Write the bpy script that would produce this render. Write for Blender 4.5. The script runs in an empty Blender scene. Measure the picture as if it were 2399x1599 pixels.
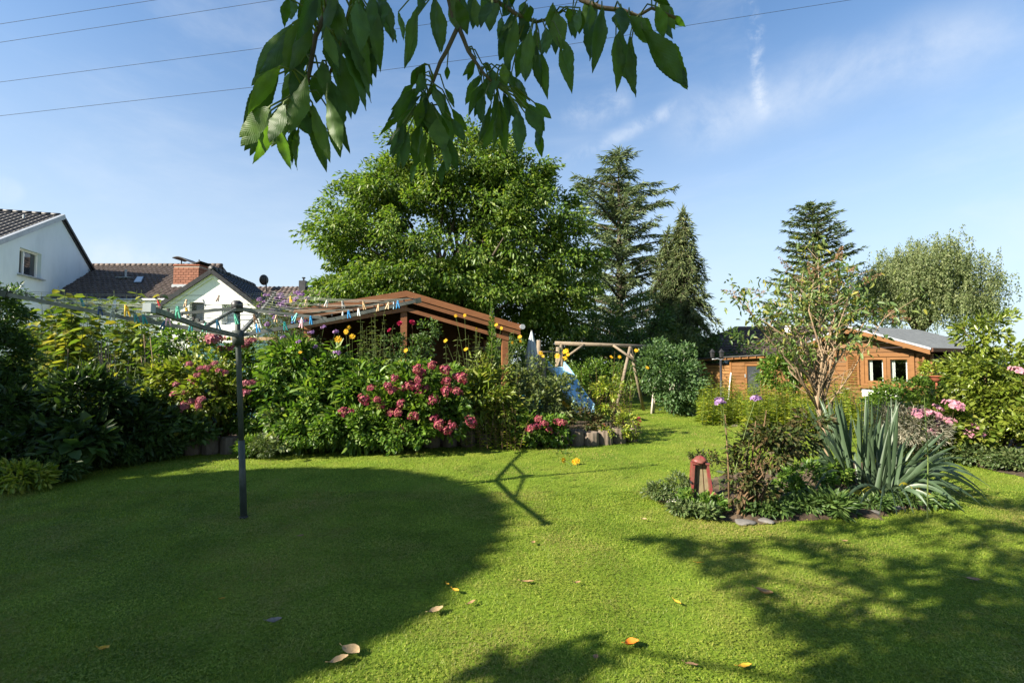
import bpy, math, random
import numpy as np
from mathutils import Vector, Matrix, Euler

SC = bpy.context.scene
COL = SC.collection
R = math.radians
PI = math.pi

# ------------------------------------------------------------------ camera
W_PX, H_PX, F_PX = 2399.0, 1599.0, 1100.0      # photograph size and focal length in its pixels
EYE = 1.45
PITCH = math.atan((848.0 - 799.5) / F_PX)
cam_d = bpy.data.cameras.new('camera')
cam_d.sensor_fit = 'HORIZONTAL'
cam_d.sensor_width = 36.0
cam_d.lens = 36.0 * F_PX / W_PX
cam_d.clip_start = 0.05
cam_d.clip_end = 2000.0
cam = bpy.data.objects.new('camera', cam_d)
COL.objects.link(cam)
cam.location = (0, 0, EYE)
cam.rotation_euler = (PI / 2 + PITCH, 0, 0)
SC.camera = cam

# ------------------------------------------------------------------ light
SUN_EL = R(31.5)
SUN_H = Vector((-0.87, -0.49, 0)).normalized()          # horizontal direction towards the sun
SUN_TO = Vector((SUN_H.x * math.cos(SUN_EL), SUN_H.y * math.cos(SUN_EL), math.sin(SUN_EL)))
sun_d = bpy.data.lights.new('sun', 'SUN')
sun_d.energy = 5.0
sun_d.angle = R(0.53)
sun_d.color = (1.0, 0.91, 0.76)
sun = bpy.data.objects.new('sun', sun_d)
COL.objects.link(sun)
sun.rotation_euler = SUN_TO.to_track_quat('Z', 'Y').to_euler()
sun.location = (-20, -12, 20)

SKY_STRENGTH = 0.05
EXPOSURE = 1.8
SC.view_settings.view_transform = 'Standard'
SC.view_settings.look = 'None'
SC.view_settings.exposure = EXPOSURE
SC.view_settings.gamma = 1.0
SC.view_settings.use_curve_mapping = False
SC.cycles.max_bounces = 8
SC.cycles.transparent_max_bounces = 8
SC.cycles.sample_clamp_indirect = 6.0


def ray(x, y):
    """direction in the place of a pixel of the photograph, scaled to depth (Y) 1"""
    u = (x - (W_PX - 1) / 2) / F_PX
    v = -(y - (H_PX - 1) / 2) / F_PX
    c, s = math.cos(PITCH), math.sin(PITCH)
    d = Vector((u, c - s * v, s + c * v))
    return d / d.y


def at(x, y, Y):
    d = ray(x, y)
    return Vector((d.x * Y, Y, EYE + d.z * Y))


def gnd(x, y, z=0.0):
    d = ray(x, y)
    t = (z - EYE) / d.z
    return Vector((d.x * t, t, z))


def hit(x, y, p0, n):
    d = ray(x, y)
    o = Vector((0, 0, EYE))
    t = (Vector(p0) - o).dot(Vector(n)) / d.dot(Vector(n))
    return o + d * t


def proj(p):
    c, s = math.cos(PITCH), math.sin(PITCH)
    X, Y, Z = p[0], p[1], p[2] - EYE
    yc = c * Y + s * Z
    zc = -s * Y + c * Z
    return (X / yc * F_PX + (W_PX - 1) / 2, -zc / yc * F_PX + (H_PX - 1) / 2)


def mpp(Y):
    return Y / F_PX          # metres per photograph pixel at depth Y


# ------------------------------------------------------------------ sky
world = bpy.data.worlds.new('World')
SC.world = world
world.use_nodes = True
wn, wl = world.node_tree.nodes, world.node_tree.links
wn.clear()


def W(t, **kw):
    n = wn.new(t)
    for k, v in kw.items():
        setattr(n, k, v)
    return n


def wmath(op, a, b=None, clamp=False):
    n = W('ShaderNodeMath', operation=op, use_clamp=clamp)
    for i, v in enumerate((a, b)):
        if v is None:
            continue
        if isinstance(v, (int, float)):
            n.inputs[i].default_value = v
        else:
            wl.new(v, n.inputs[i])
    return n.outputs[0]


def wrange(v, a, b, c, d, smooth=True):
    n = W('ShaderNodeMapRange', interpolation_type='SMOOTHSTEP' if smooth else 'LINEAR')
    wl.new(v, n.inputs[0])
    for i, q in zip((1, 2, 3, 4), (a, b, c, d)):
        n.inputs[i].default_value = q
    return n.outputs[0]


sky = W('ShaderNodeTexSky', sky_type='NISHITA')
sky.sun_disc = False
sky.sun_elevation = SUN_EL
sky.sun_rotation = math.atan2(SUN_H.x, SUN_H.y)
sky.air_density = 1.0
sky.dust_density = 0.6
sky.ozone_density = 2.2
sky.altitude = 60
tc = W('ShaderNodeTexCoord')
DIR = tc.outputs['Generated']


def wdot(vec):
    n = W('ShaderNodeVectorMath', operation='DOT_PRODUCT')
    wl.new(DIR, n.inputs[0])
    n.inputs[1].default_value = vec
    return n.outputs['Value']


def wnoise(scale, rot=(0, 0, 0), stretch=(1, 1, 1), detail=6, rough=0.6, dist=0.3):
    m = W('ShaderNodeMapping')
    m.inputs['Rotation'].default_value = rot
    m.inputs['Scale'].default_value = stretch
    wl.new(DIR, m.inputs['Vector'])
    n = W('ShaderNodeTexNoise')
    n.inputs['Scale'].default_value = scale
    n.inputs['Detail'].default_value = detail
    n.inputs['Roughness'].default_value = rough
    n.inputs['Distortion'].default_value = dist
    wl.new(m.outputs[0], n.inputs['Vector'])
    return n.outputs['Fac']


def streak(pa, pb, width, strength, nscale, lo, hi):
    a, b = ray(*pa).normalized(), ray(*pb).normalized()
    n = a.cross(b).normalized()
    mid = (a + b).normalized()
    half = math.acos(max(-1, min(1, a.dot(mid))))
    warp = wmath('MULTIPLY', wmath('SUBTRACT', wnoise(nscale * 0.6, detail=3), 0.5), width * 1.3)
    d = wmath('ABSOLUTE', wmath('ADD', wdot(n), warp))
    m1 = wrange(d, 0.0, width, 1.0, 0.0)
    m2 = wrange(wdot(mid), math.cos(half * 1.15), math.cos(half * 0.55), 0.0, 1.0)
    m3 = wrange(wnoise(nscale, detail=7, rough=0.65), lo, hi, 0.0, strength)
    return wmath('MULTIPLY', wmath('MULTIPLY', m1, m2), m3)


veil = wrange(wnoise(2.2, rot=(0.3, 0.25, 0.5), stretch=(0.6, 1.0, 2.4), detail=7, rough=0.62), 0.45, 0.80, 0.0, 0.28)
masks = [veil,
         streak((1752, -60), (1785, 280), 0.018, 0.42, 30, 0.42, 0.70),
         streak((1560, 300), (2420, 30), 0.085, 0.40, 5, 0.28, 0.66),
         streak((1280, 400), (1640, 225), 0.022, 0.34, 12, 0.34, 0.64),
         streak((1310, 270), (1480, 240), 0.045, 0.32, 9, 0.36, 0.66),
         streak((180, 590), (420, 600), 0.05, 0.36, 8, 0.34, 0.66),
         streak((-40, 440), (60, 450), 0.05, 0.16, 8, 0.34, 0.66)]
tot = masks[0]
for m_ in masks[1:]:
    tot = wmath('ADD', tot, m_)
sep = W('ShaderNodeSeparateXYZ')
wl.new(DIR, sep.inputs[0])
haze_f = wrange(sep.outputs['Z'], 0.0, 0.62, 0.80, 0.02)
tint = W('ShaderNodeMix', data_type='RGBA', blend_type='MULTIPLY')
tint.inputs[0].default_value = 1.0
wl.new(sky.outputs[0], tint.inputs[6])
tint.inputs[7].default_value = (0.94, 1.19, 1.33, 1)
hz = W('ShaderNodeMix', data_type='RGBA')
wl.new(haze_f, hz.inputs[0])
wl.new(tint.outputs[2], hz.inputs[6])
hz.inputs[7].default_value = (4.35, 4.9, 5.35, 1)
tot = wmath('MINIMUM', tot, 0.85)
mix = W('ShaderNodeMix', data_type='RGBA')
wl.new(tot, mix.inputs[0])
wl.new(hz.outputs[2], mix.inputs[6])
mix.inputs[7].default_value = (5.6, 6.0, 6.5, 1)
bg = W('ShaderNodeBackground')
bg.inputs[1].default_value = SKY_STRENGTH
wl.new(mix.outputs[2], bg.inputs[0])
wo = W('ShaderNodeOutputWorld')
wl.new(bg.outputs[0], wo.inputs[0])

# ------------------------------------------------------------------ materials
MATS = {}


def _ramp(nt, cols):
    r = nt.nodes.new('ShaderNodeValToRGB')
    cr = r.color_ramp
    n = len(cols)
    while len(cr.elements) < n:
        cr.elements.new(0.5)
    for i, c in enumerate(cols):
        cr.elements[i].position = i / max(1, n - 1)
        cr.elements[i].color = (*c, 1)
    return r


def leafmat(name, cols, trans=0.35, rough=0.42, spec=0.35, tcol=(1.25, 1.3, 0.55)):
    """leaf: every separate leaf takes its own tone from the ramp, and lets light through"""
    m = bpy.data.materials.new(name)
    m.use_nodes = True
    nt = m.node_tree
    nt.nodes.clear()
    N, L = nt.nodes.new, nt.links.new
    g = N('ShaderNodeNewGeometry')
    r = _ramp(nt, cols)
    L(g.outputs['Random Per Island'], r.inputs[0])
    no = N('ShaderNodeTexNoise')
    no.inputs['Scale'].default_value = 2.3
    no.inputs['Detail'].default_value = 3
    tcn = N('ShaderNodeTexCoord')
    L(tcn.outputs['Object'], no.inputs['Vector'])
    mr = N('ShaderNodeMapRange')
    L(no.outputs['Fac'], mr.inputs[0])
    for i, q in zip((1, 2, 3, 4), (0.3, 0.7, 0.78, 1.22)):
        mr.inputs[i].default_value = q
    mu = N('ShaderNodeVectorMath')
    mu.operation = 'SCALE'
    L(r.outputs[0], mu.inputs[0])
    L(mr.outputs[0], mu.inputs['Scale'])
    p = N('ShaderNodeBsdfPrincipled')
    p.inputs['Roughness'].default_value = rough
    p.inputs['Specular IOR Level'].default_value = spec
    L(mu.outputs[0], p.inputs['Base Color'])
    t = N('ShaderNodeBsdfTranslucent')
    tm = N('ShaderNodeVectorMath')
    tm.operation = 'MULTIPLY'
    tm.inputs[1].default_value = tcol
    L(mu.outputs[0], tm.inputs[0])
    L(tm.outputs[0], t.inputs['Color'])
    x = N('ShaderNodeMixShader')
    x.inputs[0].default_value = trans
    L(p.outputs[0], x.inputs[1])
    L(t.outputs[0], x.inputs[2])
    o = N('ShaderNodeOutputMaterial')
    L(x.outputs[0], o.inputs[0])
    MATS[name] = m
    return m


def surf(name, cols, scale=4.0, stretch=(1, 1, 1), rough=0.7, metal=0.0, spec=0.3, bump=0.0, bscale=None,
         detail=5, lo=0.3, hi=0.7, rnd=0.0, coords='Object', bdist=0.01):
    """solid surface: noise between the colours of a ramp, fine relief, and a tone of its own per object"""
    m = bpy.data.materials.new(name)
    m.use_nodes = True
    nt = m.node_tree
    nt.nodes.clear()
    N, L = nt.nodes.new, nt.links.new
    tcn = N('ShaderNodeTexCoord')
    mp = N('ShaderNodeMapping')
    mp.inputs['Scale'].default_value = stretch
    L(tcn.outputs[coords], mp.inputs['Vector'])
    no = N('ShaderNodeTexNoise')
    no.inputs['Scale'].default_value = scale
    no.inputs['Detail'].default_value = detail
    no.inputs['Roughness'].default_value = 0.62
    L(mp.outputs[0], no.inputs['Vector'])
    mr = N('ShaderNodeMapRange')
    L(no.outputs['Fac'], mr.inputs[0])
    mr.inputs[1].default_value = lo
    mr.inputs[2].default_value = hi
    r = _ramp(nt, cols)
    L(mr.outputs[0], r.inputs[0])
    colr = r.outputs[0]
    if rnd:
        oi = N('ShaderNodeObjectInfo')
        m2 = N('ShaderNodeMapRange')
        L(oi.outputs['Random'], m2.inputs[0])
        m2.inputs[3].default_value = 1 - rnd
        m2.inputs[4].default_value = 1 + rnd
        mu = N('ShaderNodeVectorMath')
        mu.operation = 'SCALE'
        L(colr, mu.inputs[0])
        L(m2.outputs[0], mu.inputs['Scale'])
        colr = mu.outputs[0]
    p = N('ShaderNodeBsdfPrincipled')
    p.inputs['Roughness'].default_value = rough
    p.inputs['Metallic'].default_value = metal
    p.inputs['Specular IOR Level'].default_value = spec
    L(colr, p.inputs['Base Color'])
    if bump:
        nb = N('ShaderNodeTexNoise')
        nb.inputs['Scale'].default_value = bscale or scale * 4
        nb.inputs['Detail'].default_value = 4
        L(mp.outputs[0], nb.inputs['Vector'])
        b = N('ShaderNodeBump')
        b.inputs['Strength'].default_value = bump
        b.inputs['Distance'].default_value = bdist
        L(nb.outputs['Fac'], b.inputs['Height'])
        L(b.outputs[0], p.inputs['Normal'])
    o = N('ShaderNodeOutputMaterial')
    L(p.outputs[0], o.inputs[0])
    MATS[name] = m
    return m


def glassmat(name, tint=(0.03, 0.035, 0.04), rough=0.04):
    m = bpy.data.materials.new(name)
    m.use_nodes = True
    p = m.node_tree.nodes['Principled BSDF']
    p.inputs['Base Color'].default_value = (*tint, 1)
    p.inputs['Roughness'].default_value = rough
    p.inputs['Specular IOR Level'].default_value = 0.9
    MATS[name] = m
    return m


# ------------------------------------------------------------------ mesh tools
class MB:
    def __init__(self):
        self.v, self.f = [], []

    def add(self, vs, fs):
        o = len(self.v)
        self.v.extend([tuple(q) for q in vs])
        self.f.extend([tuple(i + o for i in f) for f in fs])
        return self

    def box(self, c, s, M=None):
        x, y, z = s[0] / 2, s[1] / 2, s[2] / 2
        vs = [Vector(q) for q in ((-x, -y, -z), (x, -y, -z), (x, y, -z), (-x, y, -z), (-x, -y, z), (x, -y, z), (x, y, z), (-x, y, z))]
        if M is not None:
            vs = [M @ q for q in vs]
        c = Vector(c)
        return self.add([q + c for q in vs], [(0, 3, 2, 1), (4, 5, 6, 7), (0, 1, 5, 4), (1, 2, 6, 5), (2, 3, 7, 6), (3, 0, 4, 7)])

    def bar(self, p0, p1, w, h=None, up=(0, 0, 1)):
        h = h or w
        p0, p1 = Vector(p0), Vector(p1)
        d = (p1 - p0)
        ln = d.length
        d.normalize()
        up = Vector(up)
        s = d.cross(up)
        if s.length < 1e-4:
            s = d.cross(Vector((1, 0, 0)))
        s.normalize()
        u = s.cross(d).normalized()
        M = Matrix((s, d, u)).transposed()
        return self.box((p0 + p1) / 2, (w, ln, h), M)

    def tube(self, pts, rad, n=6, cap=True):
        pts = [Vector(p) for p in pts]
        k = len(pts)
        if not hasattr(rad, '__len__'):
            rad = [rad] * k
        vs, fs = [], []
        ref = None
        for i, p in enumerate(pts):
            t = (pts[min(i + 1, k - 1)] - pts[max(i - 1, 0)])
            if t.length < 1e-9:
                t = Vector((0, 0, 1))
            t.normalize()
            if ref is None:
                ref = t.cross(Vector((0.31, 0.93, 0.17)))
                if ref.length < 1e-3:
                    ref = t.cross(Vector((1, 0, 0)))
            a = (ref - t * ref.dot(t)).normalized()
            ref = a
            b = t.cross(a)
            for j in range(n):
                q = 2 * PI * j / n
                vs.append(p + (a * math.cos(q) + b * math.sin(q)) * rad[i])
        for i in range(k - 1):
            for j in range(n):
                fs.append((i * n + j, i * n + (j + 1) % n, (i + 1) * n + (j + 1) % n, (i + 1) * n + j))
        if cap:
            fs.append(tuple(range(n - 1, -1, -1)))
            fs.append(tuple((k - 1) * n + j for j in range(n)))
        return self.add(vs, fs)

    def lathe(self, c, prof, n=16, wob=None):
        c = Vector(c)
        vs, fs = [], []
        for i, (r, z) in enumerate(prof):
            for j in range(n):
                q = 2 * PI * j / n
                rr = r * (wob(q, i) if wob else 1)
                vs.append(c + Vector((rr * math.cos(q), rr * math.sin(q), z)))
        for i in range(len(prof) - 1):
            for j in range(n):
                fs.append((i * n + j, i * n + (j + 1) % n, (i + 1) * n + (j + 1) % n, (i + 1) * n + j))
        fs.append(tuple(range(n - 1, -1, -1)))
        fs.append(tuple((len(prof) - 1) * n + j for j in range(n)))
        return self.add(vs, fs)

    def prism(self, poly, d):
        """closed solid: polygon poly (3-D points) pushed along d"""
        d = Vector(d)
        n = len(poly)
        vs = [Vector(p) for p in poly] + [Vector(p) + d for p in poly]
        fs = [tuple(range(n - 1, -1, -1)), tuple(range(n, 2 * n))]
        fs += [(i, (i + 1) % n, n + (i + 1) % n, n + i) for i in range(n)]
        return self.add(vs, fs)

    def mesh(self, name, mat, smooth=False, off=None):
        me = bpy.data.meshes.new(name)
        v = self.v
        if off is not None:
            v = [(a - off[0], b - off[1], c - off[2]) for a, b, c in v]
        me.from_pydata(v, [], self.f)
        me.materials.append(mat)
        if smooth:
            me.polygons.foreach_set('use_smooth', [True] * len(me.polygons))
        me.update()
        return me


def link(name, me, parent=None, loc=None):
    o = bpy.data.objects.new(name, me)
    COL.objects.link(o)
    if parent is not None:
        o.parent = parent
    if loc is not None:
        o.location = loc
    return o


def tag(o, label, cat, group=None, kind=None):
    o['label'] = label
    o['category'] = cat
    if group:
        o['group'] = group
    if kind:
        o['kind'] = kind
    return o


def thing(name, label, cat, loc, group=None, rz=0.0):
    o = bpy.data.objects.new(name, None)
    o.empty_display_size = 0.2
    COL.objects.link(o)
    o.location = loc
    o.rotation_euler = (0, 0, rz)
    return tag(o, label, cat, group)


ROOT_OFF = {}


def off_of(o):
    """world position of the top-level ancestor (parts keep identity transforms)"""
    while o.parent is not None:
        o = o.parent
    return Vector(o.location)


def part(name, mb, mat, root, smooth=False, local=False):
    """mesh built in place coordinates, made a child of root; local=True: already in root's own axes"""
    off = None if local else off_of(root)
    return link(name, mb.mesh(name, mat, smooth, off), root)


def inst(name, me, root, p, s=1.0, rot=(0, 0, 0), local=False):
    o = link(name, me, root)
    o.location = Vector(p) if local else Vector(p) - off_of(root)
    o.scale = (s, s, s) if not hasattr(s, '__len__') else s
    o.rotation_euler = rot
    return o


def solo(name, mb, mat, label, cat, loc=None, group=None, smooth=False, kind=None):
    off = Vector(loc) if loc is not None else None
    o = link(name, mb.mesh(name, mat, smooth, off), None, loc)
    return tag(o, label, cat, group, kind)


def np_mesh(name, V, faces_flat, per, mat, off=None, smooth=False):
    """mesh straight from arrays: V (n,3), faces_flat (m*per)"""
    me = bpy.data.meshes.new(name)
    V = np.asarray(V, dtype=np.float32)
    if off is not None:
        V = V - np.array(off, dtype=np.float32)
    m = len(faces_flat) // per
    me.vertices.add(len(V))
    me.vertices.foreach_set('co', V.ravel())
    me.loops.add(len(faces_flat))
    me.loops.foreach_set('vertex_index', np.asarray(faces_flat, dtype=np.int32))
    me.polygons.add(m)
    me.polygons.foreach_set('loop_start', np.arange(m, dtype=np.int32) * per)
    if smooth:
        me.polygons.foreach_set('use_smooth', np.ones(m, dtype=bool))
    me.materials.append(mat)
    me.update(calc_edges=True)
    return me


def unit(A):
    return A / np.maximum(np.linalg.norm(A, axis=1, keepdims=True), 1e-9)


def leaf_arrays(P, D, N, L, Wd, hexa=True, cup=0.16, droop=0.12):
    """one folded leaf per row: base P, axis D, upper side N, length L, width Wd"""
    D = unit(D)
    S = unit(np.cross(D, N))
    N = np.cross(S, D)
    L = np.asarray(L)[:, None]
    Wd = np.asarray(Wd)[:, None]
    n = len(P)
    if hexa:
        V = np.stack([P,
                      P + D * L * .30 + S * Wd * .5 + N * Wd * cup,
                      P + D * L * .68 + S * Wd * .40 + N * (Wd * cup - L * droop * .35),
                      P + D * L - N * L * droop,
                      P + D * L * .68 - S * Wd * .40 + N * (Wd * cup - L * droop * .35),
                      P + D * L * .30 - S * Wd * .5 + N * Wd * cup], axis=1).reshape(-1, 3)
        b = (np.arange(n) * 6)[:, None]
        Fc = np.concatenate([b + np.array([0, 1, 2, 3]), b + np.array([0, 3, 4, 5])], axis=1).ravel()
        return V, Fc, 4
    V = np.stack([P, P + D * L * .45 + S * Wd * .5 + N * Wd * cup, P + D * L - N * L * droop,
                  P + D * L * .45 - S * Wd * .5 + N * Wd * cup], axis=1).reshape(-1, 3)
    b = (np.arange(n) * 4)[:, None]
    Fc = np.concatenate([b + np.array([0, 1, 2]), b + np.array([0, 2, 3])], axis=1).ravel()
    return V, Fc, 3


def leaf_part(name, P, D, N, L, Wd, mat, root, hexa=True, cup=0.16, droop=0.12):
    V, Fc, per = leaf_arrays(P, D, N, L, Wd, hexa, cup, droop)
    return link(name, np_mesh(name, V, Fc, per, mat, off_of(root)), root)


def rdirs(rng, n):
    return unit(rng.normal(size=(n, 3)))


def blob(xc, yc, rx, ry, Y, rd=None):
    """ellipsoid of a crown from its outline in the photograph at depth Y"""
    k = mpp(Y)
    return (at(xc, yc, Y), Vector((rx * k, (rd if rd is not None else (rx + ry) / 2 * k), ry * k)))


def crown_points(rng, blobs, clumps, per, csize, flat=0.8, inner=0.45, zmin=0.05):
    """leaf positions in clumps spread through the blobs; returns P, outward dir, clump centres"""
    Ps, Os, Cs = [], [], []
    vols = np.array([b[1].x * b[1].z for b in blobs])
    ks = np.maximum(3, np.round(clumps * vols / vols.sum())).astype(int)
    for (c, r), k in zip(blobs, ks):
        d = rdirs(rng, k)
        rad = inner + (1 - inner) * rng.random(k) ** 0.55
        cen = np.array(c) + d * np.array(r) * rad[:, None]
        cen[:, 2] = np.maximum(cen[:, 2], zmin + 0.03)
        cs = csize * (0.65 + 0.7 * rng.random(k))
        Cs.append(cen)
        for i in range(k):
            q = rdirs(rng, per) * (rng.random(per)[:, None] ** 0.45)
            p = cen[i] + q * np.array([cs[i], cs[i], cs[i] * flat])
            Ps.append(p)
            Os.append(unit(q * 0.7 + d[i] * 0.8 + rng.normal(size=(per, 3)) * 0.35))
    P, O = np.concatenate(Ps), np.concatenate(Os)
    ok = P[:, 2] > zmin
    return P[ok], O[ok], np.concatenate(Cs)


def stems_mb(rng, base, cens, n, r0, r1, lean=0.25, fork=0.45, sides=5):
    mb = MB()
    base = Vector(base)
    idx = rng.permutation(len(cens))[:n]
    for i in idx:
        e = Vector(cens[i])
        b = base + Vector((rng.normal() * 0.05, rng.normal() * 0.05, 0))
        m = b.lerp(e, fork) + Vector((rng.normal() * lean * 0.3, rng.normal() * lean * 0.3, (e - b).length * 0.10))
        m2 = b.lerp(e, 0.78) + Vector((rng.normal() * lean * 0.2, rng.normal() * lean * 0.2, (e - b).length * 0.06))
        mb.tube([b - Vector((0, 0, 0.04)), b.lerp(m, .5) + Vector((rng.normal(), rng.normal(), 0)) * 0.02, m, m2, e],
                [r0, r0 * .85, r0 * .6 + r1 * .4, r1, r1 * .5], sides)
    return mb


def bush(name, label, cat, base, blobs, mat, smat, clumps=60, per=60, csize=0.14, L=0.07, ratio=0.5, seed=1, n_stem=10,
         r0=0.012, r1=0.004, up=0.55, sag=0.15, hexa=True, group=None, inner=0.45, flat=0.8, droop=0.12,
         names=('stem', 'foliage'), cup=0.16, extra=None):
    rng = np.random.default_rng(seed)
    root = thing(name, label, cat, base, group)
    P, O, C = crown_points(rng, blobs, clumps, per, csize, flat, inner)
    if n_stem:
        part(names[0], stems_mb(rng, base, C, n_stem, r0, r1), smat, root, True)
    n = len(P)
    D = unit(O + np.array([0, 0, -sag]) + rng.normal(size=(n, 3)) * 0.25)
    Nn = unit(np.array([0, 0, up]) + O * 0.45 + rng.normal(size=(n, 3)) * 0.45)
    ln = L * (0.6 + 0.7 * rng.random(n))
    leaf_part(names[1], P, D, Nn, ln, ln * ratio * (0.85 + .3 * rng.random(n)), mat, root, hexa, cup, droop)
    root_c = C
    return root, root_c


def perennial(name, label, cat, base, spots, heights, mat, smat, L=0.1, ratio=0.3, gap=0.05, seed=1, r=0.004,
              lean=0.12, sag=0.25, bare=0.15, whorl=2, group=None, hexa=True, taper=0.55, droop=0.2, side=0.0):
    """upright stems with leaves in pairs up the stem; returns root and the stem tips"""
    rng = np.random.default_rng(seed)
    root = thing(name, label, cat, base, group)
    mb = MB()
    P, D, Nn, ln = [], [], [], []
    tips = []
    for (x, y), h in zip(spots, heights):
        b = np.array([x, y, -0.02])
        ld = rng.normal(size=2) * lean * h
        cv = rng.normal(size=2) * lean * h * 0.4
        def pos(t):
            return b + np.array([ld[0] * t + cv[0] * t * t, ld[1] * t + cv[1] * t * t, (h + .02) * t])
        mb.tube([pos(t) for t in (0, .35, .7, 1)], [r, r * .9, r * .7, r * .35], 4, False)
        tips.append(pos(1.0))
        k = max(2, int(h * (1 - bare) / gap))
        a0 = rng.random() * 6.28
        for i in range(k):
            t = bare + (1 - bare) * (i + rng.random() * .5) / k
            sc = (1 - taper * t) * (0.75 + .5 * rng.random())
            for w in range(whorl):
                a = a0 + i * 1.57 + w * 2 * PI / whorl + rng.normal() * .25
                o = np.array([math.cos(a), math.sin(a), 0.35 - sag + rng.normal() * .2])
                P.append(pos(t) + o * 0.006)
                D.append(o)
                Nn.append(np.array([rng.normal() * .3, rng.normal() * .3, 1.0]))
                ln.append(L * sc)
    part('stem', mb, smat, root, True)
    P, D, Nn, ln = np.array(P), np.array(D), np.array(Nn), np.array(ln)
    leaf_part('foliage', P, D, Nn, ln, ln * ratio, mat, root, hexa, 0.12, droop)
    return root, tips


# ------------------------------------------------------------------ flower heads (shared meshes of unit size)
def petal_ball(name, mat, n, seed, zlo=-0.25, squash=0.75, size=0.34, fours=True):
    rng = np.random.default_rng(seed)
    P, D, Nn, Ls = [], [], [], []
    for i in range(n):
        z = zlo + (1 - zlo) * rng.random()
        a = rng.random() * 2 * PI
        rr = math.sqrt(max(0, 1 - z * z))
        o = np.array([rr * math.cos(a), rr * math.sin(a), z])
        lump = 1 + .22 * math.sin(3 * a + seed) * rr + .16 * math.sin(5 * a + 2 * z + seed * 1.7)
        c = o * (0.62 + .38 * rng.random()) * lump * np.array([1, 1, squash])
        t = unit(np.cross(o, rng.normal(size=3))[None])[0]
        b = np.cross(o, t)
        for q in range(4 if fours else 1):
            d = t * math.cos(q * PI / 2) + b * math.sin(q * PI / 2) + o * .25
            P.append(c); D.append(d); Nn.append(o); Ls.append(size * (.7 + .5 * rng.random()))
    P, D, Nn, Ls = map(np.array, (P, D, Nn, Ls))
    V, Fc, per = leaf_arrays(P, D, Nn, Ls, Ls * .95, False, 0.0, -0.05)
    return np_mesh(name, V, Fc, per, mat)


def daisy(name, mat, disc, n=11, seed=0):
    rng = np.random.default_rng(seed)
    me = bpy.data.meshes.new(name)
    mb = MB()
    fm = []
    for i in range(n):
        a = 2 * PI * i / n + rng.normal() * .08
        ln = .92 + .16 * rng.random()
        d = Vector((math.cos(a), math.sin(a), 0))
        s = Vector((-math.sin(a), math.cos(a), 0))
        z = rng.normal() * .07
        mb.add([d * .15, d * ln * .5 + s * .17 + Vector((0, 0, .06)), d * ln * .85 + s * .12 + Vector((0, 0, z)), d * ln + Vector((0, 0, z - .05)),
                d * ln * .85 - s * .12 + Vector((0, 0, z)), d * ln * .5 - s * .17 + Vector((0, 0, .06))], [(0, 1, 2, 3), (0, 3, 4, 5)])
        fm += [0, 0]
    k = len(mb.f)
    mb.lathe((0, 0, 0), [(.24, -.02), (.22, .1), (.12, .17), (.02, .18)], 8)
    fm += [1] * (len(mb.f) - k)
    me.from_pydata(mb.v, [], mb.f)
    me.materials.append(mat)
    me.materials.append(disc)
    me.polygons.foreach_set('material_index', fm)
    me.update()
    return me


def rose_mesh(name, mat, seed=0):
    rng = np.random.default_rng(seed)
    P, D, Nn, Ls = [], [], [], []
    for ring, (k, tilt, rr) in enumerate(((4, 1.45, .12), (6, 1.2, .3), (7, .85, .45), (8, .45, .5))):
        for i in range(k):
            a = 2 * PI * (i + .5 * (ring % 2)) / k + rng.normal() * .1
            o = np.array([math.cos(a), math.sin(a), 0])
            P.append(o * rr * .4 + np.array([0, 0, -.3])); D.append(o * math.cos(tilt) + np.array([0, 0, math.sin(tilt)]))
            Nn.append(-o * math.sin(tilt) + np.array([0, 0, math.cos(tilt)])); Ls.append(.95)
    P, D, Nn, Ls = map(np.array, (P, D, Nn, Ls))
    V, Fc, per = leaf_arrays(P, D, Nn, Ls, Ls * .95, True, .25, -.12)
    return np_mesh(name, V, Fc, per, mat)


def panicle_mesh(name, mat, n=120, seed=0):
    rng = np.random.default_rng(seed)
    t = rng.random(n)
    r = .16 * (1 - t * .85)
    a = rng.random(n) * 6.283
    o = np.stack([np.cos(a), np.sin(a), .4 * np.ones(n)], axis=1)
    P = np.stack([r * np.cos(a) * .5, r * np.sin(a) * .5, t], axis=1)
    V, Fc, per = leaf_arrays(P, o, rdirs(rng, n), r + .03, np.full(n, .05), False)
    return np_mesh(name, V, Fc, per, mat)
# ------------------------------------------------------------------ material set
WOOD_O = surf('orange_wood', [(.085, .040, .014), (.150, .072, .025), (.120, .056, .019), (.175, .090, .034)], 5.0, (.5, 1, 9), .55, bump=.25, bscale=30, rnd=.10)
WOOD_OD = surf('orange_wood_trim', [(.125, .056, .018), (.18, .084, .028)], 4.0, (1, 1, 6), .5, rnd=.06)
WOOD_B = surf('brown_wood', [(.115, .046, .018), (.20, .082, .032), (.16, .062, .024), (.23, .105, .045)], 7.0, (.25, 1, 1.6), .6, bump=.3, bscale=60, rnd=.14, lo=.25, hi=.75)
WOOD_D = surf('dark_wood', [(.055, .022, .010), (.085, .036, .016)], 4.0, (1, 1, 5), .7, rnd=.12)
WOOD_G = surf('grey_wood', [(.105, .082, .058), (.19, .15, .105), (.14, .112, .08)], 6.0, (1, 1, 3), .8, bump=.4, rnd=.12)
WOOD_L = surf('light_wood', [(.20, .135, .07), (.29, .205, .115)], 5.0, (1, 1, 4), .7, rnd=.12)
SLAT = surf('slat_wood', [(.17, .085, .028), (.25, .13, .048)], 5.0, (1, 1, 4), .75, rnd=.15)
FELT = surf('roof_felt', [(.085, .092, .095), (.14, .15, .152)], 7, (1, 1, 1), .9, bump=.5, bscale=90)
FELT_D = surf('roof_felt_dark', [(.03, .03, .03), (.05, .05, .048)], 7, (1, 1, 1), .9, bump=.3)
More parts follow.
